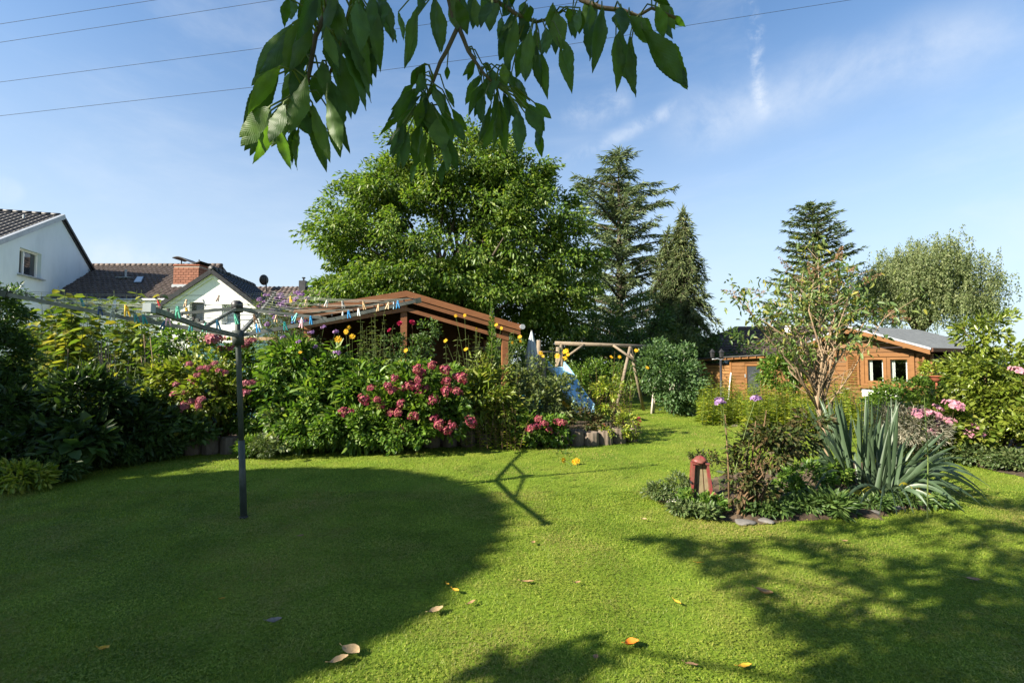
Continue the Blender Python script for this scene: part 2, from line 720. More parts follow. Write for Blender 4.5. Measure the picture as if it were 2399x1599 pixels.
ZINC = surf('zinc_trim', [(.26, .28, .30), (.36, .38, .40)], 3, (1, 1, 1), .45, .3)
RENDER_G = surf('grey_render', [(.53, .60, .65), (.60, .67, .72), (.63, .70, .75)], 1.3, (1, 1, .35), .9, bump=.15, bscale=60, detail=7)
RENDER_W = surf('white_render', [(.76, .76, .74), (.82, .82, .80)], 1.2, (1, 1, .4), .9, bump=.1, bscale=60)
WHITE = surf('white_paint', [(.74, .74, .72), (.82, .82, .80)], 3, (1, 1, 1), .5)
TILE_K = surf('black_tile', [(.022, .022, .026), (.045, .045, .05)], 6, (1, 1, 1), .55, spec=.3, rnd=.3)
TILE_B = surf('brown_tile', [(.052, .040, .034), (.095, .072, .062), (.13, .105, .09)], 5, (1, 1, 1), .8, rnd=.2, detail=7)
TILE_F = surf('dark_tile', [(.05, .036, .032), (.085, .062, .055), (.11, .085, .075)], 5, (1, 1, 1), .8, detail=7)
BRICK = surf('red_brick', [(.18, .070, .042), (.25, .105, .066)], 8, (1, 1, 1), .85, rnd=.16)
MORTAR = surf('mortar', [(.30, .25, .21), (.40, .35, .30)], 8, (1, 1, 1), .95)
METAL_D = surf('dark_metal', [(.020, .020, .022), (.045, .045, .048)], 5, (1, 1, 1), .45, .4)
METAL_P = surf('pole_paint', [(.026, .034, .030), (.045, .054, .048), (.075, .082, .072)], 9, (1, 1, .6), .5, .1, rnd=.05)
ALU = surf('weathered_metal', [(.085, .09, .088), (.15, .155, .148), (.22, .22, .205)], 11, (1, 1, 1), .55, .25)
LINE = surf('clothes_line', [(.17, .19, .17), (.26, .27, .24)], 9, (1, 1, 1), .7)
CABLE = surf('black_cable', [(.02, .02, .024), (.035, .035, .04)], 3, (1, 1, 1), .8)
TEAL = surf('teal_paint', [(.022, .085, .082), (.04, .13, .125)], 4, (1, 1, .4), .6, rnd=.15)
CONCRETE = surf('weathered_concrete', [(.060, .046, .034), (.115, .090, .068), (.175, .142, .11)], 9, (1, 1, .5), .95, bump=.5, bscale=40, rnd=.12)
STONE = surf('grey_stone', [(.085, .080, .074), (.15, .142, .13)], 12, (1, 1, 1), .9, bump=.4)
STONE_W = surf('white_stone', [(.36, .33, .29), (.46, .42, .38)], 12, (1, 1, 1), .8, bump=.3)
TERRA = surf('terracotta', [(.18, .050, .024), (.26, .085, .045)], 9, (1, 1, 1), .85, bump=.3)
RED = surf('red_paint', [(.10, .014, .016), (.17, .028, .030), (.12, .050, .035), (.20, .045, .045)], 14, (1, 1, 1), .45, lo=.25)
RUSTG = surf('mossy_panel', [(.105, .085, .045), (.18, .145, .085), (.10, .11, .045)], 16, (1, 1, .5), .9)
BLUE_PL = surf('light_blue_plastic', [(.22, .40, .52), (.30, .50, .62)], 3, (1, 1, 1), .4)
BLUE_T = surf('blue_plastic', [(.02, .22, .36), (.035, .30, .46)], 3, (1, 1, 1), .5)
CANVAS = surf('grey_canvas', [(.30, .33, .35), (.42, .45, .47)], 7, (1, 1, .4), .9)
SOIL = surf('soil', [(.026, .018, .011), (.055, .038, .024), (.085, .062, .04)], 9, (1, 1, 1), 1.0, bump=.9, bscale=30, detail=8)
BARK = surf('bark', [(.045, .034, .026), (.10, .08, .06)], 7, (1, 1, .35), .95, bump=.8, bscale=24)
BARK_T = surf('tan_bark', [(.16, .11, .068), (.28, .205, .13)], 8, (1, 1, .3), .85, bump=.5, bscale=30)
BARK_W = surf('pale_bark', [(.32, .28, .23), (.46, .42, .36)], 8, (1, 1, .4), .85)
STEM_G = surf('green_stem', [(.07, .10, .022), (.11, .15, .04)], 8, (1, 1, .5), .6)
STEM_B = surf('brown_stem', [(.085, .05, .025), (.15, .095, .05)], 8, (1, 1, .4), .8)
STEM_T = surf('dry_stem', [(.16, .11, .062), (.26, .19, .115)], 9, (1, 1, .3), .85)
GLASS_D = glassmat('dark_window_glass')
GLASS_S = glassmat('sky_window_glass', (.25, .30, .34), .12)
CURTAIN = surf('white_curtain', [(.66, .66, .64), (.78, .78, .76)], 5, (1, 1, .3), .9)


def clearglass(name):
    m = bpy.data.materials.new(name)
    m.use_nodes = True
    nt = m.node_tree
    nt.nodes.clear()
    g = nt.nodes.new('ShaderNodeBsdfGlossy')
    g.inputs['Roughness'].default_value = .03
    t = nt.nodes.new('ShaderNodeBsdfTransparent')
    t.inputs['Color'].default_value = (.9, .93, .92, 1)
    x = nt.nodes.new('ShaderNodeMixShader')
    x.inputs[0].default_value = .12
    nt.links.new(t.outputs[0], x.inputs[1])
    nt.links.new(g.outputs[0], x.inputs[2])
    o = nt.nodes.new('ShaderNodeOutputMaterial')
    nt.links.new(x.outputs[0], o.inputs[0])
    return m


PANE = clearglass('clear_pane')

# ------------------------------------------------------------------ ground
def grass_ground():
    m = bpy.data.materials.new('lawn_ground')
    m.use_nodes = True
    nt = m.node_tree
    p = nt.nodes['Principled BSDF']
    p.inputs['Roughness'].default_value = .9
    p.inputs['Specular IOR Level'].default_value = .1
    tcn = nt.nodes.new('ShaderNodeTexCoord')
    cols = []
    for sc, pal in ((0.9, [(.070, .115, .012), (.115, .165, .018), (.165, .19, .03)]), (38.0, [(.35, .4, .3), (.9, .95, .8), (1.5, 1.45, 1.3)])):
        n = nt.nodes.new('ShaderNodeTexNoise')
        n.inputs['Scale'].default_value = sc
        n.inputs['Detail'].default_value = 8
        n.inputs['Roughness'].default_value = .7
        nt.links.new(tcn.outputs['Object'], n.inputs['Vector'])
        mr = nt.nodes.new('ShaderNodeMapRange')
        mr.inputs[1].default_value, mr.inputs[2].default_value = .32, .68
        nt.links.new(n.outputs['Fac'], mr.inputs[0])
        r = _ramp(nt, pal)
        nt.links.new(mr.outputs[0], r.inputs[0])
        cols.append(r.outputs[0])
    mu = nt.nodes.new('ShaderNodeVectorMath')
    mu.operation = 'MULTIPLY'
    nt.links.new(cols[0], mu.inputs[0])
    nt.links.new(cols[1], mu.inputs[1])
    nt.links.new(mu.outputs[0], p.inputs['Base Color'])
    return m


mb = MB()
mb.add([(-300, -120, 0), (300, -120, 0), (300, 500, 0), (-300, 500, 0)], [(0, 1, 2, 3)])
lawn = link('lawn', mb.mesh('lawn', grass_ground()))
lawn['kind'] = 'structure'
lawn['label'] = 'short green lawn with yellowish and clover patches'


def gpx(pts):
    return [gnd(*p) for p in pts]


border_front = gpx([(-120, 1165), (0, 1126), (100, 1102), (230, 1072), (330, 1058), (430, 1054), (640, 1056), (760, 1052), (1000, 1047),
                    (1200, 1042), (1400, 1042), (1480, 1032), (1502, 1012), (1490, 985)])
bed_a = border_front + [Vector((1.9, 11.6, 0)), Vector((-3, 12.5, 0)), Vector((-14, 12.5, 0)), Vector((-12, 5.2, 0))]
bed_b = gpx([(1560, 1172), (1600, 1140), (1700, 1110), (1900, 1088), (2080, 1090), (2150, 1120), (2185, 1155), (2150, 1190), (1980, 1212),
             (1760, 1228), (1630, 1210)])
bed_c = gpx([(2215, 1070), (2310, 1098), (2399, 1118), (2560, 1165), (2900, 1150), (2500, 985), (2150, 985), (1990, 1010), (2100, 1055)])


def inside(x, y, poly):
    r = np.zeros(len(x), dtype=bool)
    n = len(poly)
    for i in range(n):
        x1, y1 = poly[i].x, poly[i].y
        x2, y2 = poly[(i + 1) % n].x, poly[(i + 1) % n].y
        c = ((y1 > y) != (y2 > y)) & (x < (x2 - x1) * (y - y1) / (y2 - y1 + 1e-12) + x1)
        r ^= c
    return r


def soil_bed(name, poly, label, h=.05, seed=0):
    """bed of soil following its outline exactly, with low crumbly mounds on it"""
    from mathutils.geometry import tessellate_polygon
    rng = np.random.default_rng(seed)
    n = len(poly)
    dense = []
    for i in range(n):
        a, b_ = poly[i], poly[(i + 1) % n]
        for k in range(5):
            p = a.lerp(b_, k / 5)
            dense.append(Vector((p.x + rng.normal() * .02, p.y + rng.normal() * .02, .006)))
    mb = MB()
    mb.add(dense, tessellate_polygon([dense]))
    xs = np.array([p.x for p in poly])
    ys = np.array([p.y for p in poly])
    X = xs.min() + (xs.max() - xs.min()) * rng.random(500)
    Y = ys.min() + (ys.max() - ys.min()) * rng.random(500)
    ok = inside(X, Y, poly) & (Y < 9.5)
    for x, y in list(zip(X[ok], Y[ok]))[:140]:
        r = .05 + .10 * rng.random()
        ph = rng.random() * 6
        mb.lathe((x, y, 0), [(r, .004), (r * .75, h * .5 + .006), (r * .4, h * .85 + .008), (r * .05, h + .008)], 9, lambda a, q: 1 + .2 * math.sin(2 * a + ph) + .12 * math.sin(3 * a + q))
    o = link(name, mb.mesh(name, SOIL, False))
    o['kind'] = 'structure'
    o['label'] = label
    return o


soil_bed('border_bed', bed_a, 'dark soil of the long planted border behind the lawn', .04, 1)
soil_bed('island_bed', bed_b, 'grey soil of the island bed under the sword-leaved clump', .03, 2)
soil_bed('side_bed', bed_c, 'soil of the border at the right edge of the lawn', .04, 3)

# ------------------------------------------------------------------ grass blades
def Fc_of(n):
    return np.arange(n * 3)


def lawn_grass():
    rng = np.random.default_rng(5)
    n = 800000
    Y = 1.15 * (15.5 / 1.15) ** rng.random(n)
    Y = np.where(rng.random(n) < .34, 1.15 + 4.2 * rng.random(n), Y)
    X = (rng.random(n) * 2 - 1) * (1.22 * Y + .5)
    keep = ~(inside(X, Y, [p + Vector((-.1, .32, 0)) for p in bed_a]) | inside(X, Y, bed_b) | inside(X, Y, bed_c))
    X, Y = X[keep], Y[keep]
    # thin, worn spots
    worn = np.sin(X * 1.7 + 2.1 * np.sin(Y * 1.1)) * np.sin(Y * 2.2 + 1.4 * np.sin(X * 1.3)) + .6 * np.sin(X * 5.1 + Y * 3.7) * np.sin(Y * 6.3 - X * 2.9)
    keep = rng.random(len(X)) > .5 * np.clip(worn - .55, 0, 1)
    X, Y, worn = X[keep], Y[keep], worn[keep]
    n = len(X)
    far = np.maximum(1.0, Y / 3.0)
    tuft = .5 + .5 * np.sin(X * 7.1 + 1.7 * np.sin(Y * 5.3)) * np.sin(Y * 6.9 + 1.3 * np.sin(X * 4.9))
    ln = (.010 + .014 * rng.random(n) + .009 * tuft * rng.random(n) ** 2) * np.minimum(1.5, far ** .4)
    wd = (.0023 + .0020 * rng.random(n)) * far
    patch = np.sin(X * 2.3 + 1.9 * np.sin(Y * 1.7)) * np.sin(Y * 3.1 + 1.5 * np.sin(X * 2.1)) > .15
    clover = rng.random(n) < np.where(patch, .42, .12)
    wd = np.where(clover, wd * 2.3, wd)
    ln = np.where(clover, ln * .55, ln)
    a = rng.random(n) * 6.2832
    tilt = .3 + 1.1 * rng.random(n)
    D = np.stack([np.cos(a) * tilt, np.sin(a) * tilt, np.ones(n)], axis=1)
    N = np.stack([-np.cos(a), -np.sin(a), tilt], axis=1)
    D[clover, 2] *= .3
    D = unit(D)
    S = unit(np.cross(D, N))
    P = np.stack([X, Y, np.where(clover, .010, -.002)], axis=1)
    L, Wd = ln[:, None], wd[:, None]
    V = np.stack([P - S * Wd * .5, P + S * Wd * .5, P + D * L + np.stack([np.cos(a), np.sin(a), 0 * a], axis=1) * L * .25], axis=1).reshape(-1, 3)
    m = leafmat('grass_blade', [(.078, .132, .013), (.136, .200, .019), (.195, .258, .028), (.28, .30, .055)], .40, .5, .25)
    # broad patches of yellower, drier grass
    nt = m.node_tree
    mu = [q for q in nt.nodes if q.type == 'VECT_MATH' and q.operation == 'SCALE'][0]
    no = nt.nodes.new('ShaderNodeTexNoise')
    no.inputs['Scale'].default_value = .75
    no.inputs['Detail'].default_value = 6
    no.inputs['Roughness'].default_value = .68
    tcn = [q for q in nt.nodes if q.type == 'TEX_COORD'][0]
    nt.links.new(tcn.outputs['Object'], no.inputs['Vector'])
    mr = nt.nodes.new('ShaderNodeMapRange')
    for i, q in zip((1, 2, 3, 4), (.47, .66, 0.0, .85)):
        mr.inputs[i].default_value = q
    nt.links.new(no.outputs['Fac'], mr.inputs[0])
    mx = nt.nodes.new('ShaderNodeMix')
    mx.data_type = 'RGBA'
    mx.inputs[7].default_value = (.30, .245, .085, 1)
    nt.links.new(mr.outputs[0], mx.inputs[0])
    nt.links.new(mu.outputs[0], mx.inputs[6])
    for q in list(nt.links):
        if q.from_node == mu and q.to_node != mx:
            nt.links.new(mx.outputs[2], q.to_socket)
    for q in nt.nodes:
        if q.type == 'MAP_RANGE' and q != mr:
            q.inputs[3].default_value, q.inputs[4].default_value = .62, 1.30
    o = link('lawn_grass', np_mesh('lawn_grass', V, Fc_of(n), 3, m))
    o['kind'] = 'stuff'
    o['label'] = 'short mown grass blades and clover of the lawn'
    o['category'] = 'grass'


lawn_grass()

# ------------------------------------------------------------------ roofs of tiles
def tile_mesh(name, w, l, mat):
    """one S-shaped roof tile, lying in x (across) / y (down the slope), overlapping"""
    mb = MB()
    n = 6
    prof = [(i / n, .035 * math.sin(2 * PI * i / n)) for i in range(n + 1)]
    vs, fs = [], []
    for yy, z0 in ((0, .0), (l, .035)):
        for t, z in prof:
            vs.append((t * w, yy, z + z0 + .02))
    for t, z in prof:
        vs.append((t * w, l, z + .0))
    k = n + 1
    for i in range(n):
        fs.append((i, k + i, k + i + 1, i + 1))
        fs.append((k + i, 2 * k + i, 2 * k + i + 1, k + i + 1))
    mb.add(vs, fs)
    return mb.mesh(name, mat, True)


def tiled_sheet(p0, across, down, nw, nl, amp=.03, step=.03, lift=.02, per=6):
    """joined sheet of pantiles over a plane: p0 top corner, vectors along the ridge and down the slope"""
    across, down = Vector(across), Vector(down)
    nrm = across.cross(down).normalized()
    if nrm.z < 0:
        nrm = -nrm
    mb = MB()
    vs, fs = [], []
    k = nw * per + 1
    for j in range(nl):
        for e in (0, 1):
            for i in range(k):
                t = i / (k - 1)
                z = amp * math.sin(2 * PI * i / per) + (step if e else 0) + lift
                vs.append(Vector(p0) + across * t + down * ((j + e) / nl) + nrm * z)
    for j in range(nl):
        b = j * 2 * k
        for i in range(k - 1):
            fs.append((b + i, b + i + 1, b + k + i + 1, b + k + i))
            if j < nl - 1:
                fs.append((b + k + i, b + k + i + 1, b + 2 * k + i + 1, b + 2 * k + i))
    mb.add(vs, fs)
    return mb


def slab(mb, a, b, c, d, th):
    n = (Vector(b) - Vector(a)).cross(Vector(d) - Vector(a)).normalized()
    if n.z < 0:
        n = -n
    return mb.prism([a, b, c, d], -n * th)


# ------------------------------------------------------------------ grey house at the left edge
def grey_house():
    Y0 = 26.0
    pk = at(143, 506, Y0)
    d = Vector((-.29, .957, 0)).normalized()       # along the gable wall, away from the camera
    nrm = Vector((d.y, -d.x, 0))                     # towards the camera side
    back = -nrm
    re = hit(213, 627, pk, nrm)
    le0 = hit(0, 561, pk, nrm)
    sl = (le0 - pk)
    le = pk + sl * 1.15
    root = thing('grey_house', 'pale grey rendered house with black tiled roof at the left edge', 'house', (pk.x, pk.y, 0))
    g0, g1 = Vector((le.x, le.y, -.1)), Vector((re.x, re.y, -.1))
    dep = back * 9.0
    tl = pk - Vector((0, 0, .05))
    # wall with a window opening: built as pieces round the opening
    wl_, wr_, wt_, wb_ = 46, 97, 583, 652
    A, B, Cc, D_ = hit(wl_, 578, pk, nrm), hit(wr_, 595, pk, nrm), hit(wr_, 655, pk, nrm), hit(wl_, 640, pk, nrm)
    tA = (A - pk).dot(d)
    tB = (B - pk).dot(d)
    zt = (A.z + B.z) / 2
    zb = (Cc.z + D_.z) / 2
    def on(t, z):
        return Vector((pk.x + d.x * t, pk.y + d.y * t, z))
    def roofz(t):
        if t < 0:
            return pk.z + (le.z - pk.z) * t / ((le - pk).dot(d)) - .04
        return pk.z + (re.z - pk.z) * t / ((re - pk).dot(d)) - .04
    tl_, tr_ = (le - pk).dot(d), (re - pk).dot(d)
    w = MB()
    th = back * .32
    w.prism([on(tl_, -.1), on(tA, -.1), on(tA, roofz(tA)), on(tl_, roofz(tl_))], th)
    w.prism([on(tA, -.1), on(tB, -.1), on(tB, zb), on(tA, zb)], th)
    w.prism([on(tA, zt), on(tB, zt), on(tB, roofz(tB)), on(tA, roofz(tA))], th)
    w.prism([on(tB, -.1), on(tr_, -.1), on(tr_, roofz(tr_)), on(0, pk.z - .04), on(tB, roofz(tB))], th)
    w.prism([on(tl_, -.1), on(tl_, -.1) + dep, on(tl_, le.z) + dep, on(tl_, le.z)], d * .3)
    w.prism([on(tr_, -.1) + dep, on(tr_, -.1), on(tr_, re.z - .1), on(tr_, re.z - .1) + dep], -d * .3)
    part('wall', w, RENDER_G, root)
    # window
    fr = MB()
    ins = back * .20
    for a, b in ((on(tA + .04, zt - .05), on(tB - .04, zt - .05)), (on(tA + .04, zb + .05), on(tB - .04, zb + .05)),
                 (on(tA + .05, zb), on(tA + .05, zt)), (on(tB - .05, zb), on(tB - .05, zt)), (on(tA + (tB - tA) * .36, zb), on(tA + (tB - tA) * .36, zt))):
        fr.bar(a + ins, b + ins, .08, .08, nrm)
    win = part('window', fr, WHITE, root)
    gl = MB()
    gl.prism([on(tA + .05, zb + .05), on(tB - .05, zb + .05), on(tB - .05, zt - .05), on(tA + .05, zt - .05)], back * .02)
    for i, v in enumerate(gl.v):
        gl.v[i] = tuple(Vector(v) + back * .235)
    part('pane', gl, GLASS_D, win)
    si = MB()
    si.bar(on(tA - .12, zb - .04) + nrm * .04, on(tB + .12, zb - .04) + nrm * .04, .28, .05)
    part('sill', si, ZINC, win)
    # roof: left plane with single tiles near the gable, right plane mostly unseen
    rl = MB()
    slab(rl, pk + nrm * .06, pk + dep, le + dep, le + nrm * .06, .16)
    slab(rl, pk + nrm * .06, re + nrm * .06 + d * .25 - Vector((0, 0, .2)), re + d * .25 - Vector((0, 0, .2)) + dep, pk + dep, .16)
    roof = part('roof', rl, TILE_K, root)
    tr = MB()
    up_l = Vector((0, 0, 1))
    tr.bar(pk + nrm * .12 - (le - pk) * .0, le + nrm * .12, .16, .24, up_l)
    part('verge_trim', tr, ZINC, roof)
    tr = MB()
    tr.bar(pk + nrm * .10, re + nrm * .10 + d * .25 - Vector((0, 0, .2)), .10, .12)
    part('verge_trim', tr, METAL_D, roof)
    gx = MB()
    ge = re + d * .32 - Vector((0, 0, .25))
    gx.tube([ge + nrm * .1, ge + dep], .07, 8)
    part('gutter', gx, ZINC, roof)
    # tiles
    dn = (le - pk)
    ln = dn.length
    dn.normalize()
    ac = back
    M = Matrix((ac, dn, ac.cross(dn))).transposed()
    if M.col[2].z < 0:
        M = Matrix((ac, dn, -ac.cross(dn))).transposed()
    tw, tlg = .30, .36
    tm = tile_mesh('roof_tile', tw, tlg, TILE_K)
    me_rot = M.to_4x4()
    cnt = 0
    for j in range(14):
        for i in range(21):
            if cnt >= 290:
                break
            p = pk + ac * (i * tw + .02) + dn * (j * (tlg - .03) + .08) + M.col[2] * .012
            o = link('roof_tile', tm, roof)
            o.matrix_local = Matrix.Translation(p - off_of(roof)) @ me_rot
            cnt += 1
    rt = tile_mesh('ridge_tile', .34, .2, TILE_K)
    for i in range(20):
        cap = MB()
        a = pk + ac * (i * .42 + .05) + Vector((0, 0, .06))
        cap.tube([a, a + ac * .40], [.11, .095], 8)
        part('ridge_tile', cap, TILE_K, roof, True)
    vp = MB()
    q = hit(55, 512, pk + M.col[2] * .05, M.col[2])
    vp.tube([q, q + Vector((0, 0, .22))], .05, 8)
    part('vent_pipe', vp, ZINC, roof)


grey_house()

# ------------------------------------------------------------------ brown-roofed house behind, with its brick chimney
def brown_house():
    Yr, Ye = 30.0, 25.2
    rl, rr = at(150, 622, Yr), at(520, 640, Yr)
    rr.z = rl.z
    zE = at(300, 698, Ye).z
    el, er = Vector((rl.x, Ye, zE)), Vector((rr.x, Ye, zE))
    root = thing('brown_roof_house', 'house with long brown tiled roof and brick chimney behind the clothes dryer', 'house', ((rl.x + rr.x) / 2, Ye, 0))
    w = MB()
    cx, wd = (rl.x + rr.x) / 2, rr.x - rl.x
    w.box((cx, (Ye + .5 + Yr + 4.5) / 2, zE / 2 - .1), (wd - .6, Yr + 4.0 - Ye, zE - .05))
    part('wall', w, RENDER_W, root)
    rs = MB()
    slab(rs, rl, rr, er, el, .15)
    slab(rs, rl, rr, er + Vector((0, 2 * (Yr - Ye), 0)), el + Vector((0, 2 * (Yr - Ye), 0)), .15)
    roof = part('roof', rs, TILE_B, root)
    sh = tiled_sheet(rl, rr - rl, el - rl, 34, 16, .035, .045)
    t = part('roof_tiles', sh, TILE_B, roof, False)
    t['kind'] = 'stuff'
    for i in range(30):
        cap = MB()
        a = rl.lerp(rr, i / 30)
        b = rl.lerp(rr, (i + .97) / 30)
        cap.tube([a + Vector((0, 0, .05)), b + Vector((0, 0, .05))], [.12, .105], 8)
        part('ridge_tile', cap, TILE_B, roof, True)
    fa = MB()
    fa.box((cx, Ye + .02, zE - .16), (wd, .06, .24))
    part('fascia', fa, WHITE, roof)
    gu = MB()
    gu.tube([el + Vector((0, -.08, -.08)), er + Vector((0, -.08, -.08))], .07, 8)
    part('gutter', gu, ZINC, roof)
    pn = (rr - rl).cross(el - rl).normalized()
    pn = pn if pn.z > 0 else -pn
    def quad(px):
        return [hit(x, y, rl, pn) for x, y in px]
    q = quad([(322, 650), (339, 650), (332, 665), (312, 665)])
    q = [p + pn * .10 for p in q]
    sk = MB()
    sk.prism(q, -pn * .14)
    so = part('roof_window', sk, METAL_D, roof)
    c = sum(q, Vector()) / 4
    g = MB()
    g.prism([c + (p - c) * .82 + pn * .012 for p in q], -pn * .01)
    part('pane', g, GLASS_S, so)
    vp = MB()
    b = hit(294, 652, rl, pn)
    vp.tube([b, b + Vector((0, 0, .55))], .06, 8)
    vp.box(b + pn * .06, (.9, .35, .05))
    part('vent_pipe', vp, ZINC, roof)
    # chimney of single bricks
    c0 = hit(435, 672, rl, pn)
    bw, bd = 60 * mpp(c0.y), .95
    zt = at(437, 621, c0.y).z
    zb = c0.z - .45
    ch = MB()
    ch.box((c0.x, c0.y + bd / 2, (zt + zb) / 2), (bw - .03, bd - .03, zt - zb - .02))
    chim = part('chimney', ch, MORTAR, roof)
    bh = .145
    cols = 5
    bme = {}
    def brick_me(sx, sy):
        k = (round(sx, 3), round(sy, 3))
        if k not in bme:
            m_ = MB()
            m_.box((0, 0, 0), (sx, sy, bh - .022))
            bme[k] = m_.mesh('brick', BRICK)
        return bme[k]
    rows = int((zt - zb) / bh)
    for r_ in range(rows):
        z = zb + (r_ + .5) * bh
        sh_ = .5 if r_ % 2 else 0
        u = bw / cols
        for i in range(cols + (1 if sh_ else 0)):
            x0 = max(0, (i - sh_) * u)
            x1 = min(bw, (i + 1 - sh_) * u)
            inst('brick', brick_me(x1 - x0 - .02, .05), chim, (c0.x - bw / 2 + (x0 + x1) / 2, c0.y - .005, z))
        v = bd / 3
        for i in range(3):
            inst('brick', brick_me(.05, v - .02), chim, (c0.x + bw / 2 + .005, c0.y + (i + .5) * v, z))
    ap = MB()
    ap.prism([c0 + Vector((-bw / 2 - .12, -.02, -.10)), c0 + Vector((bw / 2 + .12, -.02, -.10)), c0 + Vector((bw / 2 + .04, -.03, .16)), c0 + Vector((-bw / 2 - .04, -.03, .16))], (0, -.03, 0))
    part('flashing', ap, ZINC, chim)
    cp = MB()
    cp.box((c0.x, c0.y + bd / 2, zt + .02), (bw + .06, bd + .06, .07))
    part('chimney_cap', cp, TERRA, chim)
    cw = MB()
    ps = []
    n = 14
    L_ = 66 * mpp(c0.y)
    top, bot = [], []
    for i in range(n + 1):
        t = i / n
        x = c0.x - L_ / 2 + L_ * t
        z = zt + .42 + .13 * math.sin(t * 2 * PI * .95 + .3) - .16 * t
        for yy in (-.05, bd + .05):
            top.append((x, c0.y + yy, z))
    vs = top + [(a, b, c - .05) for a, b, c in top]
    m_ = len(top)
    fs = []
    for i in range(n):
        a = 2 * i
        fs += [(a, a + 2, a + 3, a + 1), (m_ + a, m_ + a + 1, m_ + a + 3, m_ + a + 2), (a, m_ + a, m_ + a + 2, a + 2), (a + 1, a + 3, m_ + a + 3, m_ + a + 1)]
    cw.add(vs, fs)
    for sx in (-.35, .35):
        cw.tube([(c0.x + sx * bw, c0.y + .3, zt), (c0.x + sx * bw, c0.y + .3, zt + .40)], .03, 6)
    part('chimney_cowl', cw, METAL_D, chim)


brown_house()

# ------------------------------------------------------------------ white gable house
def gable_house():
    Y0 = 22.5
    pk = at(497, 630, Y0)
    n = Vector((.15, -.99, 0)).normalized()
    le, re = hit(352, 724, pk, n), hit(618, 722, pk, n)
    dep = -n * 5.2
    root = thing('white_gable_house', 'white rendered house gable with dark roof edge seen behind the clothes dryer', 'house', (pk.x, Y0, 0))
    wl_, wr_ = le.x + .35, re.x - .35
    wall = MB()
    inset = Vector((0, .45, 0))
    def zr(x):
        if x < pk.x:
            return pk.z - (pk.z - le.z) * (pk.x - x) / (pk.x - le.x) - .22
        return pk.z - (pk.z - re.z) * (x - pk.x) / (re.x - pk.x) - .22
    def P(x, z):
        return Vector((x, Y0 + .10 + (x - pk.x) * .1515, z))
    wins = [(443, 478, 707, 757), (519, 560, 712, 760)]
    rects = [(hit(a, 730, P(pk.x, 0), n).x, hit(b, 730, P(pk.x, 0), n).x, hit(a, d_, P(pk.x, 0), n).z, hit(a, c_, P(pk.x, 0), n).z) for a, b, c_, d_ in wins]
    th = Vector((0, .3, 0))
    xs = [wl_, rects[0][0], rects[0][1], rects[1][0], rects[1][1], wr_]
    zt = max(r_[3] for r_ in rects)
    for i in range(5):
        a, b = xs[i], xs[i + 1]
        top = [P(b, zr(b)), P(a, zr(a))]
        if a < pk.x < b:
            top = [P(b, zr(b)), P(pk.x, zr(pk.x)), P(a, zr(a))]
        if i in (1, 3):
            r_ = rects[0 if i == 1 else 1]
            wall.prism([P(a, -.1), P(b, -.1), P(b, r_[2]), P(a, r_[2])], th)
            wall.prism([P(a, r_[3]), P(b, r_[3])] + top, th)
        else:
            wall.prism([P(a, -.1), P(b, -.1)] + top, th)
    wall.prism([P(wr_, -.1), P(wr_, -.1) + dep * .85, P(wr_, zr(wr_)) + dep * .85, P(wr_, zr(wr_))], (-.25, 0, 0))
    wall.prism([P(wl_, -.1), P(wl_, zr(wl_)), P(wl_, zr(wl_)) + dep * .85, P(wl_, -.1) + dep * .85], (.25, 0, 0))
    part('wall', wall, RENDER_W, root)
    for k, r_ in enumerate(rects):
        fr = MB()
        yy = P((r_[0] + r_[1]) / 2, 0).y + .17
        for a, b in (((r_[0] + .05, r_[2] + .05), (r_[1] - .05, r_[2] + .05)), ((r_[0] + .05, r_[3] - .05), (r_[1] - .05, r_[3] - .05)),
                     ((r_[0] + .05, r_[2]), (r_[0] + .05, r_[3])), ((r_[1] - .05, r_[2]), (r_[1] - .05, r_[3]))):
            fr.bar((a[0], yy, a[1]), (b[0], yy, b[1]), .09, .07, (0, -1, 0))
        wo_ = part('window', fr, METAL_D if k == 0 else WHITE, root)
        g = MB()
        g.box(((r_[0] + r_[1]) / 2, yy + .05, (r_[2] + r_[3]) / 2), (r_[1] - r_[0] - .06, .02, r_[3] - r_[2] - .06))
        part('pane', g, GLASS_D if k == 0 else GLASS_S, wo_)
    rs = MB()
    slab(rs, pk, pk + dep, le + dep, le, .14)
    slab(rs, pk, re, re + dep, pk + dep, .14)
    roof = part('roof', rs, TILE_K, root)
    st = tiled_sheet(pk, dep, re - pk, 16, 11, .03, .04)
    t = part('roof_tiles', st, TILE_K, roof)
    t['kind'] = 'stuff'
    for a, b in ((pk, le), (pk, re)):
        v = MB()
        v.bar(a + Vector((0, -.05, -.10)), b + Vector((0, -.05, -.10)), .10, .20)
        part('verge_tile_edge', v, METAL_D, roof)
        s_ = MB()
        s_.bar(a + Vector((0, .06, -.29)), b + Vector((0, .06, -.29)), .05, .17)
        part('barge_board', s_, WHITE, roof)
    sf = MB()
    slab(sf, pk - Vector((0, 0, .17)), le - Vector((0, 0, .17)), le - Vector((0, -.10, .17)), pk - Vector((0, -.10, .17)), .03)
    slab(sf, pk - Vector((0, 0, .17)), pk - Vector((0, -.10, .17)), re - Vector((0, -.10, .17)), re - Vector((0, 0, .17)), .03)
    part('soffit', sf, WHITE, roof)
    for i in range(12):
        c = MB()
        a = pk + dep * (i / 12) + Vector((0, -.06, .03))
        c.tube([a, a + dep * (.97 / 12)], [.15, .13], 8)
        part('ridge_tile', c, TILE_K, roof, True)
    vp = MB()
    b = at(534, 655, Y0 + 1.5)
    vp.tube([b - Vector((0, 0, .3)), b + Vector((0, 0, .28))], .06, 8)
    vp.tube([b + Vector((0, 0, .28)), b + Vector((0, 0, .38))], .11, 8)
    part('vent_pipe', vp, METAL_D, roof)


gable_house()

